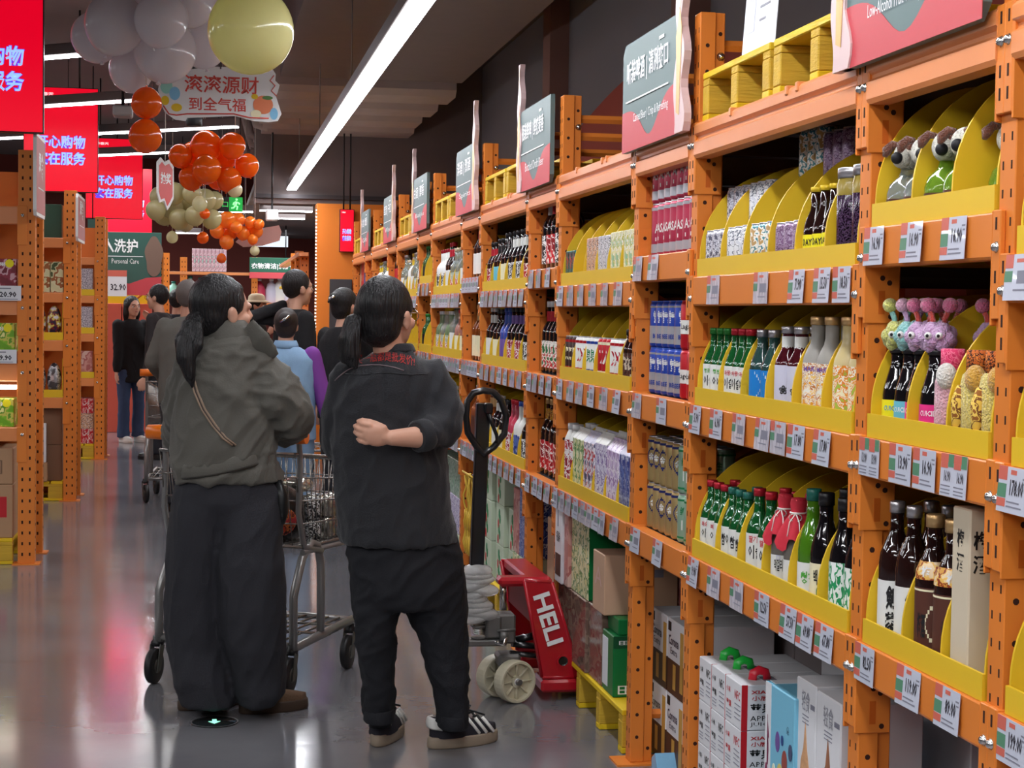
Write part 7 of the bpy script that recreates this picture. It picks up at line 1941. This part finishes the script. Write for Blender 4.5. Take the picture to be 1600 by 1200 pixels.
def shoe(root, p, d, L_, W_, up_m, sole_m, h_=.075, name='shoe', extra=None):
    d = Vector(d).normalized(); t = Vector((-d.y, d.x, 0)); p = Vector(p)
    mb = MB()
    def ring(z, grow, cut=1.0):
        pts = []
        for q in range(28):
            a = 2 * pi * q / 28; x = cos(a); y = sin(a)
            wx = L_ / 2 * x; wy = (W_ / 2) * y * (1 - .12 * (1 - x) * .5) * (1.0 + .08 * (x > .2))
            e = abs(x) ** .3
            pts.append(p + d * (wx * grow) + t * (wy * grow) + Vector((0, 0, z)))
        return pts
    s1 = [ring(0.0, .96), ring(.006, 1.0), ring(.034, 1.0), ring(.04, .97)]
    vs = [v for r in s1 for v in r]; n = 28
    fs = [(i * n + j, i * n + (j + 1) % n, (i + 1) * n + (j + 1) % n, (i + 1) * n + j) for i in range(3) for j in range(n)] + [tuple(range(n)), tuple(range(3 * n, 4 * n))]
    sole = MB(); sole.add(vs, fs, sole_m, True)
    up = MB()
    rows = []
    for k in range(9):
        u = k / 8; x = -L_ * .46 + u * L_ * .92
        hh = h_ * (1.0 if u < .35 else 1.0 - .62 * ((u - .35) / .65) ** .9)
        rows.append((x, hh, W_ * .45 * sqrt(max(.05, 1 - (2 * u - 1) ** 4))))
    vs = []; fs = []
    for x, hh, hw in rows:
        for q in range(9):
            a = pi * q / 8; vs.append(p + d * x + t * (hw * cos(a)) + Vector((0, 0, .036 + (hh) * sin(a) ** .6)))
    for i in range(8):
        for q in range(8): fs.append((i * 9 + q, i * 9 + q + 1, (i + 1) * 9 + q + 1, (i + 1) * 9 + q))
    fs.append(tuple(range(9))); fs.append(tuple(range(72, 81)))
    up.add(vs, fs, up_m, True)
    o = up.build(name, root); sole.build('sole', o)
    if extra: extra(o, p, d, t, L_, W_, h_)
    return o
def px_rows(Y, rows):
    out = []
    for y, xl, xr, ry, dy in rows:
        a, b = atY(xl, y, Y + dy), atY(xr, y, Y + dy)
        out.append(((a.x + b.x) / 2, Y + dy, (a.z + b.z) / 2, (b.x - a.x) / 2, ry))
    return out
from mathutils.bvhtree import BVHTree
def tree_of(me):
    return BVHTree.FromPolygons([v.co for v in me.vertices], [tuple(p.vertices) for p in me.polygons])
def drape(tree, p, off=.003):
    """push a point of the sight line onto the garment"""
    d = (p - EYE).normalized(); h = tree.ray_cast(EYE, d)
    return (h[0] - d * off) if h[0] is not None else p
def drape_text(tree, txt, place, w, h_, m, bold=.01):
    vs, fs, asp = text_geo(txt, bold, 1)
    mb = MB(); mb.add([drape(tree, place(a, b), .0035) for a, b in vs], fs, m); return mb

# ---- the woman in the black shirt, one hand behind her back
Y0 = 5.64
def Q(px, py, dy=0.0): return atY(px, py, Y0 + dy)
root = thing('person', 'woman in black shirt and trousers, ponytail, one hand behind her back', 'person', (Q(640, 1170).x, Y0, 0))
base = Vector(root.location); 
class W:      # builds in world coordinates, stores relative to the person
    @staticmethod
    def put(name, me, par):
        me.transform(Matrix.Translation(-base)); o = put(name, me, par); return o
fR = Vector((.62, .78, 0)).normalized()
bd = MB()
hc = Q(606, 494)
PR, RR = head(bd, hc, fR, M_SKIN, 1.06)
limb(bd, [hc + Vector((-.005, -.02, -.06)), Q(610, 560)], [.05, .056], M_SKIN)
loft(bd, px_rows(Y0, [(562, 585, 640, .06, 0), (590, 560, 672, .08, 0), (700, 540, 680, .1, 0), (830, 550, 700, .12, 0), (930, 560, 715, .12, 0)]), M_SKIN)
sh, el, wr_ = Q(668, 590, -.02), Q(690, 672, -.09), Q(612, 684, -.205)
limb(bd, [sh, el], [.05, .042], M_SKIN); limb(bd, [el, Q(655, 683, -.17), wr_], [.04, .037, .026], M_SKIN)
hd_ = (Q(575, 680, -.215) - wr_).normalized()
hand(bd, wr_ + hd_ * .004, hd_ + Vector((0, 0, .03)), Vector((-.1, .95, .25)), M_SKIN, .8, .98, -1, .2)
sl, e2, w2 = Q(548, 592), Q(536, 690, .04), Q(545, 690, .28)
limb(bd, [sl, e2, w2], [.05, .042, .03], M_SKIN); hand(bd, w2, Vector((.3, 1, .1)), Vector((.5, 0, -.8)), M_SKIN, .5)
for hx, kx, fx, dd_ in (((590, 940), (590, 1030), (594, 1100), .05), ((680, 940), (697, 1030), (707, 1106), 0)):
    limb(bd, [Q(*hx), Q(*kx, dd_ * .4), Q(*fx, dd_)], [.075, .05, .032], M_SKIN)
me = fuse(bd, .0045, 2); body = W.put('body', me, root)
def rel(mb): 
    mb.v = [tuple(Vector(v) - base) for v in mb.v]; return mb
class RelRoot: pass
def rbuild(mb, name, par): return rel(mb).build(name, par)
M_SHIRT = mat('black_shirt', (27, 28, 33), .8, sheen=.15, bump=.25, bump_scale=240, noise_amt=.1)
M_TROU = mat('black_trousers', (20, 21, 27), .85, bump=.2, bump_scale=260)
st_ = MB()
loft(st_, px_rows(Y0, [(546, 592, 642, .065, .0), (556, 572, 652, .085, .0), (566, 552, 668, .1, 0), (582, 534, 688, .12, 0), (610, 523, 699, .135, 0), (650, 519, 701, .142, 0), (700, 517, 697, .15, 0), (750, 520, 700, .158, 0), (800, 526, 706, .165, 0), (838, 530, 714, .168, 0), (846, 532, 715, .168, 0)]), M_SHIRT, 36, 2.3)
limb(st_, [Q(672, 592, -.02), Q(692, 640, -.06), Q(690, 668, -.1)], [.07, .074, .066], M_SHIRT)
limb(st_, [Q(690, 668, -.1), Q(664, 680, -.16)], [.062, .05], M_SHIRT)
limb(st_, [Q(545, 592), Q(530, 650, .03), Q(530, 695, .06)], [.066, .064, .058], M_SHIRT); limb(st_, [Q(530, 695, .06), Q(540, 695, .24)], [.056, .048], M_SHIRT)
fo = folds(.011, 7, 5, 3)
def shirtw(co):
    a = fo(co)
    d = (co - Q(690, 668, -.1)).length
    if d < .2: a += .013 * noise.noise(Vector((co.x * 5, co.y * 5, (co.z + co.x * .6) * 22))) * (1 - d / .2)
    pl = (co.x - Q(612, 700).x)
    if co.y < Y0 - .06 and co.z < 1.38: a += -.006 * math.exp(-((abs(pl) - .045) / .008) ** 2) * max(0, min(1, (co.z - .95) * 4))
    return a
sme = fuse(st_, .008, 5, shirtw)
stree = tree_of(sme)
shirt = W.put('shirt', sme, root)
cu = MB(); c0, c1 = Q(668, 679, -.15), Q(652, 682, -.175); dv = (c1 - c0).normalized()
cu.tube([c0, c0 + dv * .012, c1, c1 + dv * .004], [.052, .054, .053, .046], M_SHIRT, 24); rbuild(cu, 'rolled_cuff', shirt)
co_ = MB(); loft(co_, px_rows(Y0, [(536, 597, 645, .062, .0), (543, 594, 648, .068, .0), (550, 590, 651, .075, 0)]), M_SHIRT, 30); me = fuse(co_, .007, 3); W.put('collar', me, shirt)
M_KNIT0 = mat('black_sock', (20, 20, 24), .9)
M_EMB = mat('red_embroidery', (166, 50, 46), .8); M_PIPE = mat('grey_piping', (120, 104, 108), .8)
def arc_place(a, b):
    x = 556 + a * 92; y = 570 - 8 * sin(a * pi * .9) - b * 15 + a * 5; return Q(x, y)
rbuild(drape_text(stree, '买一瓶都是批发价!', arc_place, 0, 0, M_EMB, .008), 'embroidery', shirt)
pi_ = MB(); pi_.tube([drape(stree, Q(x, y + 4), .002) for x, y in ((523, 591), (529, 585), (535, 580), (542, 575), (550, 571), (565, 567), (580, 566), (590, 566), (600, 567), (616, 570), (631, 575))], .0022, M_PIPE, 6); rbuild(pi_, 'piping', shirt)
sm = MB(); sm.tube([drape(stree, Q(540 + k * 8, 584 + 1.5 * sin(k * .6)), .001) for k in range(17)], .0018, M_SHIRT, 5); rbuild(sm, 'yoke_seam', shirt)
tr = MB()
loft(tr, px_rows(Y0, [(800, 538, 704, .13, 0), (835, 540, 712, .15, 0), (880, 544, 722, .158, 0), (920, 548, 726, .155, 0), (945, 550, 727, .14, 0)]), M_TROU, 32, 2.3)
for rows in ([(850, 560, 630, .1, 0), (900, 546, 640, .13, 0), (945, 548, 626, .115, 0), (985, 554, 620, .1, .0), (1030, 558, 618, .09, .02), (1070, 565, 616, .082, .04), (1106, 570, 614, .076, .06), (1120, 571, 614, .075, .06)],
             [(850, 630, 708, .1, 0), (900, 614, 726, .13, 0), (945, 630, 728, .115, 0), (985, 648, 729, .1, -.01), (1020, 660, 730, .09, -.01), (1075, 675, 732, .082, -.01), (1114, 681, 733, .076, -.01), (1129, 683, 732, .075, -.01)]):
    loft(tr, px_rows(Y0, rows), M_TROU, 26)
me = fuse(tr, .009, 5, folds(.011, 8, 8, 9)); trou = W.put('trousers', me, root)
for cx, cy, dy in ((592, 1112, .06), (708, 1121, -.01)):
    a = Q(cx, cy + 4, dy); cuf = MB(); loft(cuf, [(a.x, a.y, a.z - .022, .05, .08), (a.x, a.y, a.z - .018, .053, .083), (a.x, a.y, a.z + .02, .052, .082), (a.x, a.y, a.z + .024, .049, .08)], M_TROU, 24); rbuild(cuf, 'trouser_cuff', trou)
for cx, cy, dy in ((594, 1112, .08), (708, 1120, .0)):
    a = Q(cx, cy, dy); q_ = MB(); q_.cyl((a.x, a.y, .075), (a.x, a.y, a.z), .038, M_KNIT0, 14); rbuild(q_, 'sock', root)
M_SUEDE = mat('navy_suede', (34, 32, 40), .85); M_GUM = mat('gum_sole', (150, 134, 116), .6); M_STRIPE = mat('shoe_white', (230, 228, 222), .5)
def stripes(o, p, d, t, L_, W_, h_):
    for s_ in (-1, 1):
        for k in range(3):
            u = .02 + k * .028
            m_ = MB(); m_.tube([p + d * (u * L_ / .27 + .02) + t * s_ * W_ * .44 + Vector((0, 0, .042)), p + d * (u * L_ / .27 - .002) + t * s_ * W_ * .40 + Vector((0, 0, .07)), p + d * (u * L_ / .27 - .018) + t * s_ * W_ * .28 + Vector((0, 0, .094))], [(.006, .0045)] * 3, M_STRIPE, 6)
            rbuild(m_, 'stripe', o)
    m_ = MB(); m_.tube([p - d * L_ * .36 + t * W_ * .38 + Vector((0, 0, .085)), p - d * L_ * .465 + t * W_ * .2 + Vector((0, 0, .088)), p - d * L_ * .485 + Vector((0, 0, .09)), p - d * L_ * .465 - t * W_ * .2 + Vector((0, 0, .088)), p - d * L_ * .36 - t * W_ * .38 + Vector((0, 0, .085))], [(.02, .006)] * 5, M_STRIPE, 8); rbuild(m_, 'heel_tab', o)
    m_ = MB()
    for k in range(4): m_.tube([p + d * (.01 + k * .022) + t * .025 + Vector((0, 0, .112 - k * .014)), p + d * (.014 + k * .022) + Vector((0, 0, .122 - k * .014)), p + d * (.01 + k * .022) - t * .025 + Vector((0, 0, .112 - k * .014))], .004, M_BLACK, 6)
    m_.tube([p + d * .02 + Vector((0, 0, .12)), p + d * .0 + t * .03 + Vector((0, 0, .15)), p + d * .05 + t * .035 + Vector((0, 0, .12)), p + d * .02 + Vector((0, 0, .118)), p + d * .07 - t * .03 + Vector((0, 0, .1))], .0035, M_BLACK, 6); rbuild(m_, 'laces', o)
class _ShoeRel: pass
def wshoe(p, d, L_, W_, um, smm, h_, extra=None):
    o = shoe(root, Vector((p[0], p[1], 0)) - base * 1, d, L_, W_, um, smm, h_)
    return o
def stripes_rel(o, p, d, t, L_, W_, h_):
    return stripes(o, p + base, d, t, L_, W_, h_)
a = atZ(600, 1160, 0); shoe(root, Vector((a.x + .015, a.y + .06, 0)) - base, (.35, .93, 0), .275, .105, M_SUEDE, M_GUM, .072, extra=stripes_rel)
a = atZ(725, 1166, 0); shoe(root, Vector((a.x, a.y + .03, 0)) - base, (.93, .36, 0), .275, .105, M_SUEDE, M_GUM, .072, extra=stripes_rel)
hr = MB(); hair_cap(hr, PR, RR, 1.08, M_HAIR, .01)
hr.sphere(PR(-.02, -.045, .0), (.075, .07, .09), M_HAIR, 16, 12, RR)
tie = Q(566, 500, -.03)
me = fuse(hr, .007, 4, lambda co: .0025 * noise.noise(Vector((co.x * 60, co.y * 60, co.z * 9)))); hair = W.put('hair', me, root)
pt = MB(); limb(pt, [tie + Vector((.02, .01, .01)), Q(553, 505, -.06), Q(548, 530, -.08), Q(550, 554, -.09), Q(556, 574, -.1)], [.024, .034, .036, .03, .01], M_HAIR)
limb(pt, [Q(556, 505, -.05), Q(541, 530, -.06), Q(540, 560, -.07), Q(545, 572, -.08)], [.024, .026, .02, .006], M_HAIR)
me = fuse(pt, .006, 2, lambda co: .005 * noise.noise(Vector((co.x * 70, co.y * 70, co.z * 8)))); W.put('ponytail', me, hair)
sc = MB(); sc.tube([tie + Vector((.004 + .01 * cos(a) * .5, .022 * cos(a), .03 * sin(a))) for a in [2 * pi * q / 14 for q in range(14)]], .008, mat('white_hair_tie', (216, 226, 226), .5), 8, closed=True); rbuild(sc, 'hair_tie', hair)
fp = thing('x', None, None); bpy.data.objects.remove(fp)
PRr = lambda a, b_, d: PR(a, b_, d) - base
face_parts(root, PRr, RR, 1.06, fR, M_CHROME)

# ---- the woman in the olive jacket and wide trousers
Y0 = 6.27
fL = Vector((.86, .5, 0)).normalized()
root = thing('person', 'woman in olive grey jacket and wide dark trousers holding the cart', 'person', (Q(360, 1110).x, Y0, 0)); base = Vector(root.location)
bd = MB(); hc = Q(349, 488); PL, RL = head(bd, hc, fL, M_SKIN, 1.1)
limb(bd, [hc + Vector((-.01, -.01, -.06)), Q(350, 560)], [.052, .06], M_SKIN)
loft(bd, px_rows(Y0, [(545, 325, 385, .06, 0), (580, 300, 405, .08, 0), (680, 285, 420, .1, 0), (780, 290, 425, .11, 0), (850, 290, 425, .08, 0)]), M_SKIN)
limb(bd, [Q(398, 570), Q(455, 655, .02), Q(420, 682, .25)], [.05, .042, .03], M_SKIN)
hw = Q(420, 682, .25); hand(bd, hw, Vector((-.5, .8, .1)), Vector((.1, .2, -.9)), M_SKIN, .7)
limb(bd, [Q(302, 572), Q(285, 650, .1), Q(275, 684, .33)], [.05, .042, .03], M_SKIN); hand(bd, Q(275, 684, .33), Vector((.1, .9, -.1)), Vector((0, .2, -.95)), M_SKIN, .7, 1, -1)
for hx, kx, fx in (((312, 880), (308, 980), (320, 1085)), ((395, 880), (398, 980), (412, 1085))): limb(bd, [Q(*hx), Q(*kx), Q(*fx)], [.06, .05, .035], M_SKIN)
me = fuse(bd, .0058, 3); W.put('body', me, root)
M_OLIVE = mat('olive_jacket', (88, 85, 78), .75, sheen=.1, bump=.15, bump_scale=160, noise_amt=.08)
M_WIDE = mat('charcoal_trousers', (37, 37, 43), .85, bump=.2, bump_scale=240)
jk = MB()
loft(jk, px_rows(Y0, [(520, 322, 392, .085, .0), (530, 312, 402, .105, .0), (545, 298, 414, .125, 0), (570, 283, 421, .145, 0), (610, 274, 425, .155, 0), (660, 268, 428, .16, 0), (700, 266, 432, .165, 0), (728, 266, 438, .165, 0), (742, 268, 442, .165, 0), (753, 271, 444, .16, 0)]), M_OLIVE, 36, 2.3)
limb(jk, [Q(394, 576, -.02), Q(428, 618, -.04), Q(455, 648, -.02)], [.1, .108, .09], M_OLIVE); limb(jk, [Q(455, 648, -.02), Q(448, 664, .1), Q(428, 676, .2)], [.088, .08, .06], M_OLIVE)
limb(jk, [Q(306, 578), Q(286, 645, .08), Q(280, 678, .25)], [.085, .08, .06], M_OLIVE)
fo = folds(.016, 6, 6, 1)
def jackw(co):
    a = fo(co)
    if abs(co.z - Q(350, 727).z + (co.x - Q(350, 727).x) * -.18) < .02: a -= .006
    d = (co - Q(400, 640, -.1)).length
    if d < .25: a += .014 * noise.noise(Vector((co.x * 4, co.y * 4, (co.z * .8 + co.x) * 15))) * (1 - d / .25)
    return a
jme = fuse(jk, .0085, 5, jackw); jtree = tree_of(jme); jacket = W.put('jacket', jme, root)
cl = MB()
loft(cl, px_rows(Y0, [(500, 324, 384, .08, .0), (506, 320, 390, .088, .0), (520, 316, 398, .1, .0), (536, 310, 405, .11, .0)]), M_OLIVE, 30); 
cl.tube([Q(384, 512, -.07), Q(404, 535, -.1), Q(428, 560, -.08)], [(.05, .012), (.055, .014), (.03, .01)], mat('olive_lapel', (62, 60, 55), .8), 10)
me = fuse(cl, .007, 3, folds(.004, 8, 6, 4)); W.put('collar', me, jacket)
bd_ = MB(); bd_.tube([drape(jtree, Q(272 + k * 16, 738 - k * .6 - k * k * .28), .004) for k in range(9)], [(.026, .006)] * 9, M_OLIVE, 8); rbuild(bd_, 'hem_band', jacket)
stp = MB(); M_STRAP = mat('tan_strap', (150, 128, 108), .6); M_STRAPD = mat('dark_strap', (66, 52, 46), .6)
path = [(296, 560), (298, 580), (306, 612), (318, 640), (334, 664), (350, 684), (366, 696)]
for off, m_ in ((-2.6, M_STRAP), (0, M_STRAPD), (2.6, M_STRAP)): stp.tube([drape(jtree, Q(x + off, y), .004) for x, y in path], .0042, m_, 6)
rbuild(stp, 'bag_strap', root)
bg = MB(); bg.tube([Q(430, 752, -.05), Q(435, 775, -.06), Q(436, 800, -.06), Q(434, 818, -.06)], [(.02, .03), (.026, .04), (.026, .04), (.018, .03)], mat('black_leather_bag', (18, 18, 19), .4), 12); rbuild(bg, 'shoulder_bag', root)
tr = MB()
loft(tr, px_rows(Y0, [(700, 292, 412, .12, 0), (738, 282, 428, .14, 0), (762, 271, 439, .15, 0), (780, 268, 441, .155, 0), (820, 274, 434, .13, 0)]), M_WIDE, 34, 2.4)
for rows in ([(742, 285, 345, .1, 0), (790, 268, 364, .145, 0), (840, 263, 358, .15, .01), (880, 259, 352, .15, .02), (950, 257, 350, .145, .03), (1010, 260, 356, .135, .03), (1060, 272, 366, .125, 0), (1090, 279, 368, .12, 0), (1101, 284, 368, .115, 0)],
             [(742, 360, 425, .1, 0), (790, 336, 441, .145, -.01), (840, 336, 441, .15, -.03), (880, 335, 442, .15, -.05), (950, 338, 446, .145, -.06), (1010, 348, 447, .135, -.06), (1050, 360, 447, .13, -.04), (1080, 368, 446, .125, -.04), (1098, 372, 432, .12, -.03)]):
    loft(tr, px_rows(Y0, rows), M_WIDE, 28, 2.3)
fw_ = folds(.009, 8, 3.2, 21)
def widew(co):
    return fw_(co) + .006 * noise.noise(Vector((co.x * 9, co.y * 9, co.z * 2.2))) + .006 * noise.noise(Vector((co.x * 20, co.y * 20, co.z * 6 + co.x * 12))) * max(0, 1 - co.z * 2)
me = fuse(tr, .0095, 5, widew); W.put('trousers', me, root)
M_BRSH = mat('brown_suede', (98, 74, 54), .85, bump=.2, bump_scale=120); M_BRS2 = mat('brown_sole', (70, 54, 42), .7)
a = atZ(428, 1112, 0); shoe(root, Vector((a.x, a.y + .02, 0)) - base, (.95, .28, 0), .27, .1, M_BRSH, M_BRS2, .06)
a = atZ(328, 1108, 0); shoe(root, Vector((a.x, a.y + .04, 0)) - base, (.9, .42, 0), .26, .1, M_BRSH, M_BRS2, .06)
hr = MB(); hair_cap(hr, PL, RL, 1.12, M_HAIR, .0); hr.sphere(PL(0, -.07, -.015), (.05, .05, .06), M_HAIR, 14, 10, RL); hr.sphere(PL(0, .02, .075), (.066, .05, .036), M_HAIR, 14, 10, RL)
me = fuse(hr, .007, 4, lambda co: .0025 * noise.noise(Vector((co.x * 60, co.y * 60, co.z * 9)))); hair = W.put('hair', me, root)
pt = MB(); limb(pt, [Q(312, 495, -.05), Q(300, 512, -.1), Q(290, 535, -.13), Q(290, 560, -.15), Q(296, 585, -.16), Q(300, 604, -.16)], [.036, .04, .04, .034, .022, .006], M_HAIR); limb(pt, [Q(305, 510, -.11), Q(310, 540, -.16), Q(300, 565, -.17)], [.026, .02, .006], M_HAIR)
me = fuse(pt, .006, 2, lambda co: .005 * noise.noise(Vector((co.x * 70, co.y * 70, co.z * 8)))); W.put('ponytail', me, hair)
PLr = lambda a, b_, d: PL(a, b_, d) - base
face_parts(root, PLr, RL, 1.1, fL, None, False)

# ---- shoppers farther down the aisle
def figure(label, px, Y, H, f, top_m, leg_m, shoe_m, hair_m, skin=M_SKIN, hair='short', arms=None, w=1.0, glasses=None, hat=None, over=None, sleeve_m=None, long_top=0.0, short_sleeve=False, bun=None, eyes=True, wide=1.0):
    global base
    c = atY(px, 480, Y); base = Vector((c.x, Y, 0)); f = Vector((f[0], f[1], 0)).normalized(); r = f.cross(Vector((0, 0, 1))).normalized()
    root = thing('person', label, 'person', base)
    rot = math.atan2(r.y, r.x)
    def B(a, b_, z): return base + r * a * w + f * b_ + Vector((0, 0, z * H))
    bd = MB(); s_ = H / 1.65 * 1.0
    hc = B(0, .03, .928); P, R = head(bd, hc, f, skin, s_)
    limb(bd, [hc + Vector((0, 0, -.05)) - f * .012, B(0, -.01, .82)], [.048, .055], skin, 10)
    for z, rx, ry in (): pass
    loft(bd, [tuple(B(0, 0, z)) + (rx * w, ry) for z, rx, ry in ((.82, .1, .06), (.78, .15, .08), (.65, .13, .09), (.56, .14, .1), (.48, .15, .1))], skin, 18, rot=rot)
    arms = arms or [((.04, .0, -.17), (.05, .05, -.32)), ((-.04, .0, -.17), (-.05, .05, -.32))]
    js = []
    for k, (e, wv) in zip((1, -1), arms):
        S_ = B(k * .165, 0, .805); E_ = S_ + r * e[0] + f * e[1] + Vector((0, 0, e[2] * H)); W_ = S_ + r * wv[0] + f * wv[1] + Vector((0, 0, wv[2] * H))
        limb(bd, [S_, E_, W_], [.044, .038, .026], skin, 10)
        d = (W_ - E_).normalized(); hand(bd, W_, d, (r * -k * .8 + f * .3), skin, .45, s_, k)
        js.append((S_, E_, W_))
    for k in (1, -1): limb(bd, [B(k * .085, 0, .5), B(k * .09, .01, .27), B(k * .09, -.01, .05)], [.08, .055, .036], skin, 10)
    W.put('body', fuse(bd, .011, 2), root)
    tp = MB()
    hem = .47 - long_top
    loft(tp, [tuple(B(0, 0, z)) + (rx * w * wide, ry * wide) for z, rx, ry in ((.845, .075, .065), (.825, .13, .085), (.79, .19, .105), (.7, .19, .12), (.6, .185, .125), (.52, .19, .13), (hem, .195, .13))], top_m, 24, 2.3, rot)
    sm_ = sleeve_m or top_m
    if sleeve_m is None:
        for S_, E_, W_ in js:
            if short_sleeve: limb(tp, [S_, S_ + (E_ - S_) * .95], [.068, .06], top_m, 12)
            else: limb(tp, [S_, E_, E_ + (W_ - E_) * .9], [.066, .058, .044], top_m, 12)
    t_o = W.put('top', fuse(tp, .013, 4, folds(.006, 6, 5, px)), root)
    if sleeve_m:
        for S_, E_, W_ in js:
            q = MB(); limb(q, [S_, E_, E_ + (W_ - E_) * .92], [.062, .054, .042], sleeve_m, 12); W.put('sleeve', fuse(q, .012, 3, folds(.004, 8, 6, 2)), root)
        q = MB(); loft(q, [tuple(B(0, 0, z)) + (rx, ry) for z, rx, ry in ((.868, .068, .066), (.85, .08, .074), (.835, .085, .08))], top_m, 20, rot=rot); rbuild(q, 'collar', t_o)
    lg = MB(); loft(lg, [tuple(B(0, 0, z)) + (rx * w * wide, ry * wide) for z, rx, ry in ((.56, .16, .115), (.5, .175, .125), (.45, .18, .125))], leg_m, 22, rot=rot)
    for k in (1, -1): loft(lg, [tuple(B(k * .092, b_, z)) + (rx * wide, rx * 1.05) for z, rx, b_ in ((.5, .095, 0), (.4, .09, 0), (.27, .075, .01), (.14, .075, 0), (.035, .08, -.005))], leg_m, 18)
    W.put('trousers', fuse(lg, .013, 4, folds(.006, 7, 7, px + 3)), root)
    for k in (1, -1): 
        shoe(root, B(k * .092, .05, 0) - base, f, .26, .095, shoe_m, L_WHITE if shoe_m is L_WHITE else M_BLKPL, .055)
    hm = MB(); hair_cap(hm, P, R, s_ * 1.03, hair_m, -.02 if hair == 'short' else .0)
    if hair == 'long':
        for k in (-1, 1): limb(hm, [P(k * .066, -.02, .02), P(k * .074, -.02, -.08), P(k * .07, -.03, -.17)], [.034, .036, .02], hair_m, 10)
        limb(hm, [P(0, -.07, 0), P(0, -.075, -.1), P(0, -.07, -.2)], [.06, .066, .03], hair_m, 10)
    if hair == 'bun': hm.sphere(P(0, -.105, .05), .045, hair_m, 12, 10)
    h_o = W.put('hair', fuse(hm, .01, 3), root)
    if bun: q = MB(); q.tube([P(-.03, -.13, .03), P(0, -.15, .05), P(.03, -.13, .07)], .009, bun, 8); rbuild(q, 'hair_clip', h_o)
    if hat:
        q = MB(); q.lathe([(.0001, .13 * s_), (.06 * s_, .125 * s_), (.088 * s_, .1 * s_), (.098 * s_, .05 * s_), (.1 * s_, .04 * s_)], hat, tuple(P(0, -.015, .01)), 22, caps=False)
        q.lathe([(.098 * s_, .048 * s_), (.145 * s_, .03 * s_), (.146 * s_, .034 * s_), (.1 * s_, .055 * s_)], hat, tuple(P(0, -.01, .01)), 22, caps=False); rbuild(q, 'hat', root)
    face_parts(root, lambda a, b_, d: P(a, b_, d) - base, R, s_, f, glasses, eyes)
    return root, B, P, js
M_DENIM = mat('pale_denim', (132, 164, 196), .8, noise_amt=.12, noise_scale=20, bump=.2, bump_scale=200); M_JEANS = mat('blue_jeans', (56, 74, 106), .85, noise_amt=.2, noise_scale=12)
M_KNIT = mat('black_knit', (24, 23, 26), .9, bump=.3, bump_scale=160); M_DKJ = mat('dark_jacket', (40, 34, 36), .8); M_SUIT = mat('grey_suit', (98, 96, 90), .8, bump=.15, bump_scale=200)
M_PURPLE = mat('purple_sleeve', (126, 62, 150), .8); M_DKT = mat('dark_trousers', (30, 31, 38), .85); M_NAVY = mat('navy_top', (34, 38, 50), .8); M_LJEANS = mat('washed_jeans', (120, 146, 176), .85, noise_amt=.15)
figure('woman with long black hair and blue jeans, hand at her cheek', 205, 19.4, 1.63, (.55, -.85), M_KNIT, M_JEANS, L_WHITE, M_HAIR, hair='long', arms=[((.02, .04, -.17), (.05, .06, -.32)), ((-.02, .12, -.16), (.07, .2, .03))], long_top=.06, wide=.88)
figure('man with glasses in a dark jacket beside the jeans woman', 249, 17.2, 1.73, (-.92, .38), M_DKJ, M_DKT, M_BLKPL, M_HAIR, glasses=M_BLKPL, arms=[((.03, .0, -.17), (.04, .06, -.32)), ((-.05, -.03, -.17), (-.1, .03, -.33))])
figure('person with black cap and white collar behind the man with glasses', 276, 18.6, 1.7, (.2, 1), M_NAVY, M_DKT, M_BLKPL, M_HAIR, hat=None, eyes=False)
figure('man in grey suit seen from behind, beyond the olive jacket', 293, 12.7, 1.70, (.25, .97), M_SUIT, M_DKT, M_BLKPL, M_HAIRG, skin=M_SKIN2, arms=[((.06, .03, -.16), (.02, .25, -.24)), ((-.1, .0, -.16), (-.06, .22, -.25))], wide=1.1)
figure('older person in pale sun hat between the two women', 399, 19.0, 1.66, (.85, -.3), M_KNIT, M_DKT, M_BLKPL, M_HAIR, skin=M_SKIN2, hat=mat('straw_hat', (206, 186, 156), .8), arms=[((.04, .05, -.16), (.0, .2, -.06)), ((-.04, .05, -.16), (.02, .22, -.1))])
_, B, P, js = figure('woman in pale denim vest with purple sleeves, hair clipped up', 447, 10.8, 1.50, (.12, .99), M_DENIM, M_LJEANS, M_BLKPL, M_HAIRB, hair='bun', sleeve_m=M_PURPLE, bun=M_CHROME, arms=[((.07, .0, -.17), (.13, .02, -.33)), ((-.06, .03, -.17), (-.02, .2, -.2))], long_top=.02, wide=1.02)
figure('tall man in black sweater with glasses, looking along the rack', 461, 12.3, 1.78, (.9, .42), M_KNIT, M_DKT, M_BLKPL, M_HAIR, glasses=M_BLKPL, arms=[((.05, -.02, -.18), (.1, .02, -.34)), ((-.05, -.27, .0), (.1, -.03, .06))], wide=1.1)
figure('woman in black with a silver hair clip reaching to the shelf', 536, 11.3, 1.64, (.8, .6), M_KNIT, M_DKT, M_BLKPL, M_HAIR, hair='bun', bun=M_CHROME, arms=[((.03, .13, -.1), (.0, .27, .08)), ((-.05, .05, -.17), (-.02, .2, -.24))])
